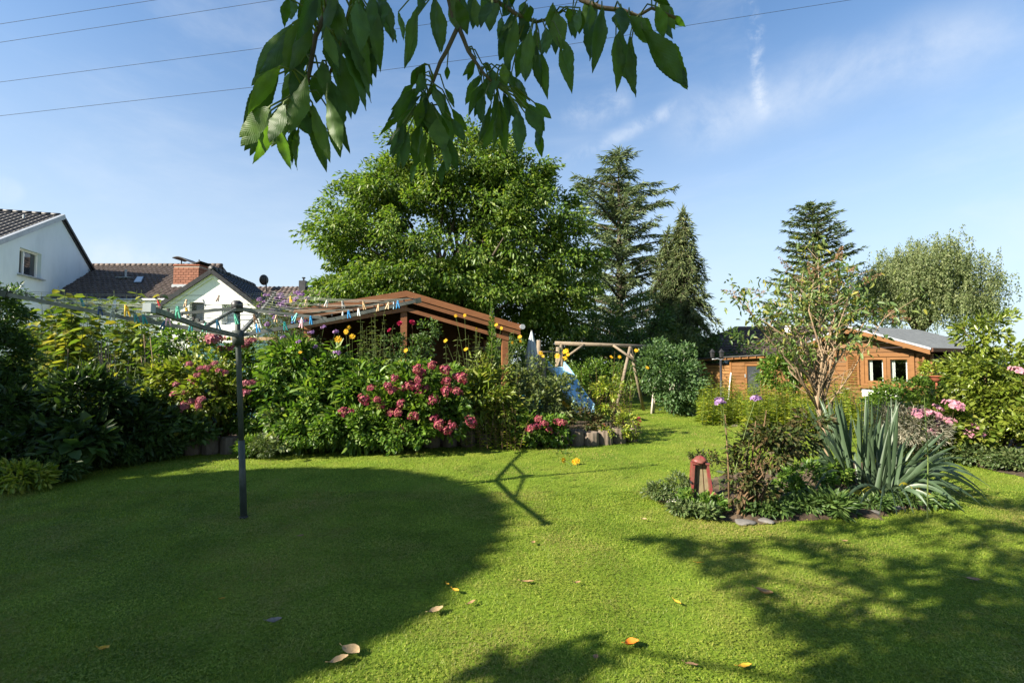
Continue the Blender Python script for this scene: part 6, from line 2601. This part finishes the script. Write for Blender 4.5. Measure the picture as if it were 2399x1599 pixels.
rock('stone', 'round whitish stone left of the red ornament', (1576, 1182), .055, STONE_W, 1, .8)
rock('stone', 'flat grey stone at the foot of the dark shrub', (1745, 1226), .075, STONE, 2, .30)
rock('stone', 'flat grey stone right of the dark shrub foot', (1795, 1222), .06, STONE, 3, .32)
rock('stone', 'half sunk grey stone under the sword leaves', (2085, 1190), .07, STONE, 4, .5)
rock('stone', 'dark low stone behind the dark shrub', (1860, 1172), .11, STONE, 5, .5)
rock('stone', 'grey stone at the front of the island bed centre', (2050, 1203), .055, STONE, 6, .4)

# ------------------------------------------------------------------ sword-leaved clump (each leaf a part)
def sword_clump():
    g = gnd(2075, 1178)
    root = thing('sword_leaf_clump', 'large clump of broad blue-green sword-shaped leaves in the island bed', 'plant', g)
    rng = random.Random(14)
    def leaf(b, tip, w, bend, mat, roll):
        b, tip = Vector(b), Vector(tip)
        d = tip - b
        ln = d.length
        dn = d.normalized()
        s_ = dn.cross(Vector((0, -1, .2))).normalized()
        nn = s_.cross(dn).normalized()
        s_ = (s_ * math.cos(roll) + nn * math.sin(roll)).normalized()
        nn = s_.cross(dn).normalized()
        n = 9
        vs, fs = [], []
        for i in range(n + 1):
            t = i / n
            c = b + d * t + Vector((0, 0, 1)) * (bend * 4 * t * (1 - t)) 
            ww = w * (.72 + .6 * t) * (1 if t < .55 else max(.03, 1 - ((t - .55) / .45) ** 2.0)) * .5
            vs += [c - s_ * ww, c + nn * w * .16, c + s_ * ww]
        for i in range(n):
            a = 3 * i
            fs += [(a, a + 1, a + 4, a + 3), (a + 1, a + 2, a + 5, a + 4)]
        m_ = MB()
        m_.add(vs, fs)
        part('leaf', m_, mat, root, True)
    cl = [(at(1985, 1130, g.y + .45), 1985), (g, 2078), (at(2040, 1140, g.y + .2), 2040)]
    c1 = gnd(1985, 1135); c2 = gnd(2078, 1175); c3 = gnd(2035, 1145)
    # upright fan of the left and middle crowns
    for i in range(160):
        x = 1880 + (2235 - 1880) * (i + rng.uniform(-1.2, 1.2)) / 160
        b = (c1 if x < 1990 else c3 if x < 2080 else c2) + Vector((rng.uniform(-.09, .09), rng.uniform(-.09, .09), 0))
        y = 930 + abs(x - 2010) * .12 + rng.uniform(-12, 95) + (60 if i % 3 == 0 else 0) + (70 if x > 2120 else 0)
        Yt = b.y + rng.uniform(-.25, .45)
        leaf(b, at(x + rng.uniform(-10, 10), y, Yt), rng.uniform(.028, .043), rng.uniform(-.03, .06) if i % 3 else rng.uniform(.08, .2), LYU, rng.uniform(-1.1, 1.1))
    # arching and drooping outer leaves
    for x, y, bend in [(1885, 1150, .2), (1860, 1110, .2), (1900, 1175, .22), (2290, 1120, .26), (2310, 1165, .3), (2240, 1150, .22), (2215, 1130, .2), (2190, 1190, .2), (2100, 1212, .2), (2060, 1212, .2), (1965, 1200, .2), (2180, 1060, .12), (2150, 1080, .14), (2330, 1195, .30), (2285, 1150, .28), (2250, 1195, .24), (2140, 1210, .2), (2005, 1210, .16), (1935, 1185, .16), (2230, 1060, .12), (2200, 1040, .1), (2260, 1100, .2), (2300, 1190, .22), (2255, 1170, .18), (2270, 1075, .16), (2240, 1045, .10), (2215, 1010, .08), (2320, 1140, .26), (2215, 1200, .14), (2180, 1205, .16), (2120, 1205, .10),
                       (2028, 1205, .10), (1990, 1195, .10), (2235, 1120, .14), (2260, 1205, .2), (1900, 1130, .10), (1920, 1060, .06), (1905, 1010, .06), (2160, 1150, .12), (2190, 1085, .1), (2205, 1160, .14),
                       (1960, 1170, .12), (1870, 1090, .12), (2225, 1085, .1), (2070, 1195, .12)]:
        b = (c1 if x < 1960 else c2) + Vector((rng.uniform(-.06, .06), rng.uniform(-.06, .06), .02))
        gp = gnd(x, y) if y > 1140 else None
        tip = Vector((gp.x, gp.y, .03)) if gp is not None and gp.y < b.y + .3 else at(x, y, b.y - rng.uniform(0, .35))
        leaf(b, tip, rng.uniform(.028, .042), bend, LYU, rng.uniform(-.5, .5))
    for x, y, bend in [(2170, 1160, .10), (2140, 1148, .12), (1940, 1165, .08), (2200, 1172, .12), (2010, 1160, .1)]:
        leaf(c2 + Vector((rng.uniform(-.05, .05), -.05, .02)), at(x, y, c2.y - .2), .042, bend, LYY, rng.uniform(-.4, .4))
    for c in (c1, c2, c3):
        m_ = MB()
        m_.lathe(c, [(.05, -.03), (.055, .04), (.035, .11), (.01, .14)], 10)
        part('crown_base', m_, STEM_B, root, True)
    # thin dark weed stem in front
    a, b = gnd(2172, 1215), at(2165, 930, gnd(2172, 1215).y)
    st = thing('thin_weed', 'thin tall weed stem in front of the sword leaves', 'plant', a)
    m_ = MB()
    m_.tube([a, a.lerp(b, .5) + Vector((.02, 0, 0)), b], [.006, .005, .002], 5)
    part('stem', m_, STEM_G, st)
    rg = np.random.default_rng(4)
    k = 44
    t = .2 + .8 * rg.random(k)
    an = rg.random(k) * 6.28
    leaf_part('foliage', np.array([a.lerp(b, q) for q in t]), np.stack([np.cos(an), np.sin(an), -.2 + 0 * an], axis=1), np.tile([0, 0, 1.], (k, 1)), .08 * (1.1 - .6 * t), np.full(k, .014), LHG, st)


sword_clump()

# ------------------------------------------------------------------ fallen leaves on the lawn
FL = {'tan': (.28, .17, .08), 'pale tan': (.36, .25, .13), 'orange': (.45, .13, .01), 'yellow': (.42, .24, .02), 'brown': (.22, .13, .07), 'grey brown': (.20, .17, .15)}
FLM = {}
for k_, c_ in FL.items():
    FLM[k_] = surf('fallen_' + k_.replace(' ', '_'), [tuple(v * .75 for v in c_), c_, tuple(min(1, v * 1.15) for v in c_)], 60, (1, 1, 1), .7)


def dead_leaf(px, ln, col, ang, label, curl=.35, wr=.55):
    g = gnd(*px)
    n = 7
    vs, fs = [], []
    rng = random.Random(int(px[0] * 7 + px[1]))
    for i in range(n + 1):
        t = i / n
        w = ln * wr * .5 * (math.sin(PI * min(1, t * .96 + .02)) ** .8) + .0008
        z = .028 + curl * ln * (4 * (t - .5) ** 2) * .35 + rng.uniform(-.002, .002)
        for s_ in (-1, -.5, 0, .5, 1):
            vs.append(((t - .5) * ln, w * s_ + .1 * ln * math.sin(t * 2.5), z + abs(s_) ** 2 * w * curl + (.003 if s_ == 0 else 0) * -1))
    for i in range(n):
        for j in range(4):
            a = i * 5 + j
            fs.append((a, a + 1, a + 6, a + 5))
    mb_ = MB()
    mb_.add(vs, fs)
    mb_.tube([(-.5 * ln, 0, .03 + curl * ln * .3), (-.72 * ln, .02 * ln, .035 + curl * ln * .35)], .0012, 5)
    o = link('fallen_leaf', mb_.mesh('fallen_leaf', FLM[col], True), None, g)
    o.rotation_euler = (R(rng.uniform(-8, 8)), R(rng.uniform(-8, 8)), R(ang))
    tag(o, label, 'leaf', 'fallen leaves on the lawn')


for a in [((1022, 1442), .095, 'pale tan', 40, 'pale tan curled leaf at the edge of the big lawn shadow'), ((818, 1538), .095, 'pale tan', -20, 'largest pale tan leaf lying near the bottom centre-left', .3, .75),
          ((795, 1560), .085, 'pale tan', 30, 'second pale tan leaf touching the large one near the bottom'), ((1483, 1522), .075, 'orange', 10, 'bright orange curled leaf on the lit lawn', .5, .8),
          ((1790, 1400), .10, 'tan', -50, 'tan upright-curled leaf right of the lit lawn centre', .6), ((1235, 1372), .085, 'tan', 5, 'light brown flat leaf on the lit lawn', .2, .35),
          ((1066, 1393), .055, 'yellow', -40, 'small yellow leaf just inside the shadow edge'), ((1047, 1378), .035, 'yellow', -60, 'tiny yellow leaf in the shadow edge'), ((1105, 1421), .06, 'tan', 40, 'small reddish tan leaf near the shadow edge', .2, .35),
          ((1250, 1278), .055, 'tan', 70, 'small tan leaf below the dryer arm shadow'), ((1508, 1222), .05, 'pale tan', 0, 'small pale leaf left of the island bed'), ((640, 1468), .075, 'grey brown', 20, 'grey-brown curled leaf inside the big shadow', .6),
          ((242, 1532), .06, 'yellow', -10, 'yellow leaf in the deep shade at the bottom left'), ((1748, 1574), .07, 'yellow', 5, 'orange-yellow leaf near the bottom right of centre', .2, .45), ((1586, 1420), .05, 'yellow', -60, 'narrow yellow leaf on the lit lawn', .3, .4),
          ((1352, 1374), .05, 'tan', 30, 'tiny tan leaf right of the light brown one', .3, .4), ((1640, 1326), .06, 'yellow', -20, 'thin yellowish leaf above the leaf shadows', .2, .25), ((1397, 1553), .05, 'brown', 70, 'small brown leaf near the bottom centre'),
          ((2280, 1367), .10, 'brown', 0, 'dark brown leaf in the leaf shade at the right', .3, .35), ((705, 1262), .05, 'brown', 10, 'small dark leaf in the shade below the dryer pole'), ((1620, 1570), .06, 'brown', -20, 'thin brown leaf near the bottom edge', .3, .3),
          ((1980, 1275), .05, 'brown', 0, 'small dark brown leaf in the shade before the island bed'), ((520, 1412), .03, 'yellow', 30, 'tiny yellow speck leaf in the middle of the big shadow')]:
    dead_leaf(*a)

# ------------------------------------------------------------------ cherry tree over the camera: hanging twigs with single leaves
def cherry_mat():
    m = leafmat('cherry_leaf', [(.034, .070, .020), (.052, .100, .027), (.085, .140, .038)], .36, .5, .3, (1.5, 1.9, .35))
    nt = m.node_tree
    p = [n for n in nt.nodes if n.type == 'BSDF_PRINCIPLED'][0]
    tcn = nt.nodes.new('ShaderNodeTexCoord')
    sp_ = nt.nodes.new('ShaderNodeSeparateXYZ')
    nt.links.new(tcn.outputs['Object'], sp_.inputs[0])
    ab = nt.nodes.new('ShaderNodeMath'); ab.operation = 'ABSOLUTE'
    nt.links.new(sp_.outputs['Y'], ab.inputs[0])
    m1 = nt.nodes.new('ShaderNodeMath'); m1.operation = 'MULTIPLY_ADD'
    m1.inputs[1].default_value = -.9
    nt.links.new(ab.outputs[0], m1.inputs[0])
    nt.links.new(sp_.outputs['X'], m1.inputs[2])
    m2 = nt.nodes.new('ShaderNodeMath'); m2.operation = 'MULTIPLY'; m2.inputs[1].default_value = 38
    nt.links.new(m1.outputs[0], m2.inputs[0])
    sn = nt.nodes.new('ShaderNodeMath'); sn.operation = 'SINE'
    nt.links.new(m2.outputs[0], sn.inputs[0])
    pw = nt.nodes.new('ShaderNodeMath'); pw.operation = 'POWER'; pw.inputs[1].default_value = 4
    nt.links.new(sn.outputs[0], pw.inputs[0])
    b = nt.nodes.new('ShaderNodeBump')
    b.inputs['Strength'].default_value = .12
    b.inputs['Distance'].default_value = .03
    nt.links.new(pw.outputs[0], b.inputs['Height'])
    nt.links.new(b.outputs[0], p.inputs['Normal'])
    # each leaf object its own tone
    oi = nt.nodes.new('ShaderNodeObjectInfo')
    rp = [n for n in nt.nodes if n.type == 'VALTORGB'][0]
    nt.links.new(oi.outputs['Random'], rp.inputs[0])
    return m


LCH = cherry_mat()


def cherry_leaf_mesh(seed):
    """toothed, creased leaf of unit length along x, unit width across y"""
    rng = random.Random(seed)
    n = 30
    vs, fs = [], []
    fold = rng.uniform(.10, .35)
    bend = rng.uniform(.05, .35)
    tw = rng.uniform(-.5, .5)
    sx = rng.uniform(-.05, .05)
    for i in range(n + 1):
        t = i / n
        w = .5 * min(1.0, (t / .42) ** .75) if t < .42 else .5 * (max(0.0, 1 - ((t - .42) / .58) ** 1.75))
        if .9 < t < 1:
            w = max(w, .035 * (1 - t) / .1 + .012)
        w *= 1.0 + (.03 if i % 2 else -.03)
        zc = -bend * t * t * .6 + .02 * math.sin(t * 19 + seed)
        a = tw * t
        for q in (-1, -.5, 0, .5, 1):
            y = q * w
            z = fold * abs(y) + .018 * math.sin(t * 40 + q * 5) * abs(q)
            vs.append((t, y * math.cos(a) - z * math.sin(a) + sx * math.sin(t * 3), zc + y * math.sin(a) + z * math.cos(a)))
    for i in range(n):
        for j in range(4):
            a = i * 5 + j
            fs.append((a, a + 1, a + 6, a + 5))
    m_ = MB()
    m_.add(vs, fs)
    return m_.mesh('leaf', LCH, True)


def cherry():
    tb = Vector((1.35, -2.4, 0))
    root = thing('cherry_tree', 'cherry tree reaching over the lawn, its toothed leaves hanging into the top of the view', 'tree', tb)
    rng = random.Random(19)
    nrg = np.random.default_rng(19)
    s = 2.139
    def px(cx, cy, Y):
        return at(540 + cx / s, cy / s, Y)
    YL, YM, YR = .62, .78, .82
    def group_depth(cx):
        return YL if cx < 760 else (YM if cx < 1230 else YR)
    twigs = [([(1060, -150), (1095, 0), (1112, 80), (1140, 130), (1085, 250), (1050, 310), (1020, 390), (985, 490), (975, 535)], YM, .0042),
             ([(1140, 130), (1165, 190), (1190, 255), (1220, 300), (1270, 370), (1330, 430)], YM, .0036),
             ([(1250, -140), (1330, 5), (1430, 70), (1530, 110), (1620, 90)], YR, .0042),
             ([(1640, -120), (1760, 0), (1860, 40), (1960, 50), (2040, 80), (2110, 40), (2230, 90)], YR, .0044),
             ([(520, -120), (470, 80), (425, 180), (400, 330), (375, 460), (330, 560)], YL, .0036),
             ([(640, -120), (600, 40), (560, 180), (480, 420)], YL, .0030)]
    tw_objs = []
    for pts, Y, r in twigs:
        q = [px(x, y, Y) for x, y in pts]
        k = len(q)
        mb_ = MB()
        mb_.tube(q, [r * (1.15 - .6 * i / (k - 1)) for i in range(k)], 8)
        tw_objs.append(part('branch', mb_, BARK, root, True))
    L_ = [(290, -10, 265, 140, 70), (310, 155, 110, 435, 120), (400, 100, 300, 420, 115), (430, -40, 330, 200, 100), (480, 0, 560, 280, 115), (600, 40, 690, 410, 115), (560, 200, 690, 530, 95), (530, 250, 635, 580, 112),
          (480, 180, 540, 400, 95), (440, 345, 430, 520, 100), (500, 400, 575, 655, 75), (240, 370, 60, 615, 112), (200, 580, 70, 750, 95), (210, 610, 120, 815, 75), (270, 540, 215, 740, 75), (240, 640, 300, 850, 72),
          (330, 540, 400, 680, 100), (340, 640, 325, 850, 62), (400, 555, 480, 865, 85), (480, 530, 560, 800, 85), (330, 340, 260, 510, 90), (380, 380, 300, 680, 100), (720, -20, 725, 200, 80), (690, 60, 705, 400, 90),
          (640, 0, 660, 250, 100), (520, -30, 470, 200, 95), (760, 10, 820, 235, 75), (840, 60, 870, 190, 42), (935, 80, 870, 355, 68), (960, -30, 945, 55, 50), (1030, 0, 1070, 270, 78),
          (1085, 330, 1085, 400, 35), (975, 365, 935, 465, 60), (920, 420, 845, 500, 42), (950, 480, 785, 595, 62), (930, 480, 830, 650, 85), (960, 500, 930, 640, 70), (880, 620, 785, 730, 55), (870, 640, 800, 770, 55),
          (890, 650, 860, 850, 62), (950, 660, 920, 840, 75), (930, 800, 900, 920, 42), (980, 530, 1020, 690, 95), (1040, 590, 1060, 760, 115), (1000, 690, 1000, 890, 55), (1060, 700, 1090, 860, 65), (1070, 800, 1050, 920, 42),
          (1040, 490, 1110, 610, 65), (1070, 440, 1125, 540, 38), (1105, 590, 1180, 715, 62), (1020, 420, 1015, 495, 40), (1230, 290, 1165, 380, 45), (1220, 330, 1185, 405, 40), (1260, 320, 1315, 350, 40), (1260, 380, 1210, 440, 40),
          (1290, 380, 1300, 520, 82), (1260, 420, 1190, 575, 55), (1270, 480, 1240, 625, 65), (1360, 360, 1370, 465, 65), (1320, 550, 1270, 755, 58), (1350, 500, 1380, 765, 75), (1390, 480, 1440, 610, 65), (1440, 560, 1450, 755, 78),
          (1400, 420, 1500, 560, 65), (1480, 540, 1560, 665, 85), (1540, 655, 1555, 785, 52), (1500, 560, 1572, 650, 55), (1130, 0, 1190, 175, 95), (1220, -10, 1240, 145, 75), (1300, 0, 1250, 135, 75), (1390, -5, 1370, 78, 58),
          (1360, 85, 1345, 188, 42), (1430, 90, 1380, 355, 85), (1500, 190, 1470, 425, 82), (1530, 140, 1525, 300, 45), (1555, 260, 1585, 485, 72), (1580, 150, 1590, 275, 65), (1630, 60, 1660, 245, 112), (1650, 240, 1710, 460, 82),
          (1720, 80, 1720, 205, 60), (1500, 30, 1490, 110, 60), (1860, 40, 1820, 355, 85), (1800, 20, 1800, 155, 60), (1930, 175, 1940, 445, 88), (2005, 220, 2015, 495, 68), (1950, 55, 1960, 175, 95), (2005, 100, 2130, 210, 92),
          (2075, 175, 2300, 440, 118), (2130, 30, 2180, 192, 82), (2200, 80, 2275, 130, 50), (2110, -5, 2205, 22, 40), (1480, 70, 1450, 200, 70), (1760, 60, 1745, 170, 55), (1690, 40, 1700, 110, 50)]
    for q in list(L_):
        for _ in range(2 if q[4] > 55 and rng.random() < .55 else 1 if q[4] > 50 else 0):
            dx, dy = rng.uniform(-12 if q[0] < 320 else -50, 50), rng.uniform(-60, 10)
            L_.append((q[0] + dx * .5, q[1] + dy * .5 - 20, q[2] + dx, q[3] + dy, q[4] * rng.uniform(.8, 1.05)))
    meshes = [cherry_leaf_mesh(300 + i) for i in range(7)]
    pet = MB()
    tw_pts = []
    for (pts, Y, r), to in zip(twigs, tw_objs):
        q = [px(x, y, Y) for x, y in pts]
        for a, b in zip(q, q[1:]):
            for t in range(8):
                tw_pts.append((a.lerp(b, t / 8), to))
    for bx, by, tx, ty, w in L_:
        Y = group_depth(bx) + rng.uniform(-.07, .07)
        b = px(bx, by, Y)
        t = px(tx, ty, Y + rng.uniform(-.035, .035))
        d = t - b
        ln = d.length
        wm = w / s * mpp(Y)
        roll = rng.uniform(-.85, .85)
        dn = d.normalized()
        view = (b - Vector((0, 0, EYE))).normalized()
        sd = dn.cross(-view).normalized()
        nn = sd.cross(dn).normalized()
        S = (sd * math.cos(roll) + nn * math.sin(roll)).normalized()
        N_ = dn.cross(S).normalized()
        if N_.dot(Vector((0, 0, 1))) < 0 and rng.random() < .7:
            S, N_ = -S, -N_
        wm = wm * .86 / max(.62, math.cos(roll))
        M = Matrix((dn * ln, S * wm, N_ * ln * .5)).transposed().to_4x4()
        near, to = min(tw_pts, key=lambda q: (q[0] - b).length)
        o = link('leaf', rng.choice(meshes), to)
        o.matrix_local = Matrix.Translation(b - off_of(root)) @ M
        if (near - b).length < .22:
            mid = near.lerp(b, .5) + Vector((0, 0, .012))
            pet.tube([near, mid, b, b + d * .06], [.0016, .0013, .0012, .0008], 5, False)
    part('petioles', pet, STEM_G, root, True)['kind'] = 'stuff'
    # the crown above the view: it throws the leaf shade on the right of the lawn
    cents = []
    boughs = []
    lines = [([(1525, 1255), (1600, 1268), (1700, 1285), (1800, 1262), (1920, 1272), (2050, 1300)], 4.0, 15, .07), ([(1690, 1318), (1740, 1335), (1790, 1350)], 3.9, 10, .10),
             ([(1845, 1400), (1870, 1445), (1930, 1465), (2000, 1480), (2090, 1500)], 3.4, 14, .09), ([(1960, 1520), (2040, 1525), (2120, 1550), (2200, 1600)], 3.2, 12, .10),
             ([(1930, 1310), (2030, 1340), (2130, 1370), (2240, 1400), (2360, 1440)], 3.7, 22, .17), ([(2060, 1420), (2160, 1440), (2260, 1470), (2380, 1520)], 3.5, 20, .17),
             ([(2120, 1500), (2220, 1530), (2330, 1570)], 3.3, 18, .16), ([(2150, 1330), (2250, 1320), (2330, 1310), (2399, 1300)], 3.9, 20, .2), ([(2220, 1240), (2310, 1235), (2399, 1240), (2480, 1250)], 4.2, 22, .24),
             ([(2280, 1370), (2399, 1390), (2500, 1420)], 3.7, 18, .22), ([(1900, 1235), (2000, 1228), (2120, 1235), (2220, 1200)], 4.3, 16, .16), ([(2300, 1170), (2399, 1180), (2480, 1200)], 4.5, 16, .24),
             ([(1240, 1599), (1290, 1570), (1350, 1545), (1420, 1510)], 3.1, 14, .08), ([(1180, 1599), (1230, 1580)], 3.0, 5, .08), ([(2330, 1480), (2420, 1560), (2500, 1599)], 3.4, 16, .2), ([(1640, 1300), (1600, 1262)], 4.0, 3, .05)]
    for pts, h, k, r in lines:
        q = []
        for i, (gx, gy) in enumerate(pts):
            hh = h + .08 * math.sin(i * 1.7 + gx)
            c = gnd(gx, gy) + Vector((SUN_H.x, SUN_H.y, 0)) * (hh / math.tan(SUN_EL))
            c.z = hh
            q.append(c)
        boughs.append(q)
        for i in range(k):
            u = (i + nrg.random()) / k * (len(q) - 1)
            j = min(int(u), len(q) - 2)
            c = q[j].lerp(q[j + 1], u - j)
            cents.append((np.array(c) + nrg.normal(size=3) * r * .6 * np.array([1, 1, .4]), .09 + r * .3))
    for i in range(150):  # crown filled out behind the viewpoint, added to hold back sky light
        a_, r_ = nrg.random() * 6.283, 2.6 * nrg.random() ** .5
        c = np.array([1.0 + r_ * math.cos(a_), -3.1 + r_ * .85 * math.sin(a_), 3.6 + 1.5 * nrg.random()])
        if c[1] < -.4:
            cents.append((c, .34))
    for i in range(46):  # extra clumps added towards the sun to keep the hanging leaves dark
        q = px(nrg.uniform(930, 2250), nrg.uniform(-40, 560), YM)
        cents.append((np.array(q + SUN_TO * nrg.uniform(1.5, 2.3)), .20))
    P, D = [], []
    for c, r in cents:
        k = 26 if r > .3 else 11
        q = nrg.normal(size=(k, 3)) * r * .5 * np.array([1, 1, .6])
        P.append(c + q)
        D.append(unit(q + np.array([0, 0, -.06])) + np.array([0, 0, -.7]))
    P, D = np.concatenate(P), np.concatenate(D)
    ok = np.array([(p[1] < .1) or (proj(p)[1] < -40) for p in P])
    P, D = P[ok], D[ok]
    n = len(P)
    ln = .11 * (.7 + .5 * nrg.random(n))
    leaf_part('crown', P, D, rdirs(nrg, n) * .6 + np.array([0, 0, .5]), ln, ln * .5, LCH, root, True, .15, .2)
    tr = MB()
    f = Vector((1.1, -1.9, 2.6))
    tr.tube([tb - Vector((0, 0, .1)), tb + Vector((-.05, .1, .9)), tb + Vector((-.15, .3, 1.8)), f], [.19, .15, .13, .12], 12)
    for q in boughs:
        e = q[-1]
        m1 = f.lerp(e, .45) + Vector((0, 0, .35))
        tr.tube([f - Vector((0, 0, .15)), m1, e] + q[-2::-1], [.05, .030, .013] + [.011 - .008 * i / len(q) for i in range(len(q) - 1)], 6)
    for i in range(len(cents) - 130, len(cents), 8):
        e = Vector(cents[i][0])
        m1 = f.lerp(e, .45) + Vector((0, 0, .35))
        tr.tube([f - Vector((0, 0, .15)), m1, e], [.05, .028, .006], 6)
    for pts, Y, r in twigs:
        e = px(pts[0][0], pts[0][1], Y)
        tr.tube([f, Vector((e.x * .6 + .2, -.3, 3.0)), Vector((e.x, e.y - .05, e.z + .35)), e], [.04, .022, .008, r * 1.15], 6)
    part('trunk', tr, BARK, root, True)


cherry()

# ------------------------------------------------------------------ neighbouring trees outside the view whose shade lies on the lawn
def shade_tree(label, gx, gy, h, rx, ry, rz, n, seed, ragged=0.0):
    c = Vector((gx, gy, 0)) + Vector((SUN_H.x, SUN_H.y, 0)) * (h / math.tan(SUN_EL))
    rng = np.random.default_rng(seed)
    root = thing('clipped_round_tree', label, 'tree', (c.x, c.y, 0), 'clipped trees left of the lawn')
    d = rdirs(rng, n)
    rad = .80 + .2 * rng.random(n)
    rad[: n // 3] = rng.random(n // 3) ** .5 * .9
    if ragged:
        az = np.arctan2(d[:, 1], d[:, 0])
        rad = rad * (1 + ragged * np.sin(az * 9 + seed) * np.sin(d[:, 2] * 7 + az * 4)) + ragged * .35 * rng.random(n) ** 6
    P = np.array([c.x, c.y, h]) + d * np.array([rx, ry, rz]) * rad[:, None]
    D = unit(d + rng.normal(size=(n, 3)) * .6)
    ln = .17 * (.7 + .6 * rng.random(n))
    leaf_part('crown', P, D, d + rng.normal(size=(n, 3)) * .5, ln, ln * .55, LDK, root, False)
    part('trunk', limb_mb(rng, (c.x, c.y, 0), h - rz * .8, P[:400], 16, .22, .03), BARK, root, True)


shade_tree('dense clipped round tree behind and left of the viewpoint', -3.36, 3.66, 5.6, 2.6, 2.6, 1.3, 44000, 61)
shade_tree('dense clipped round tree left of the border', -8.3, 5.8, 5.2, 2.9, 2.9, 1.3, 34000, 62, .22)
shade_tree('dense clipped round tree beside the left end of the lawn', -6.6, 3.0, 5.4, 2.4, 2.4, 1.2, 30000, 63, .22)
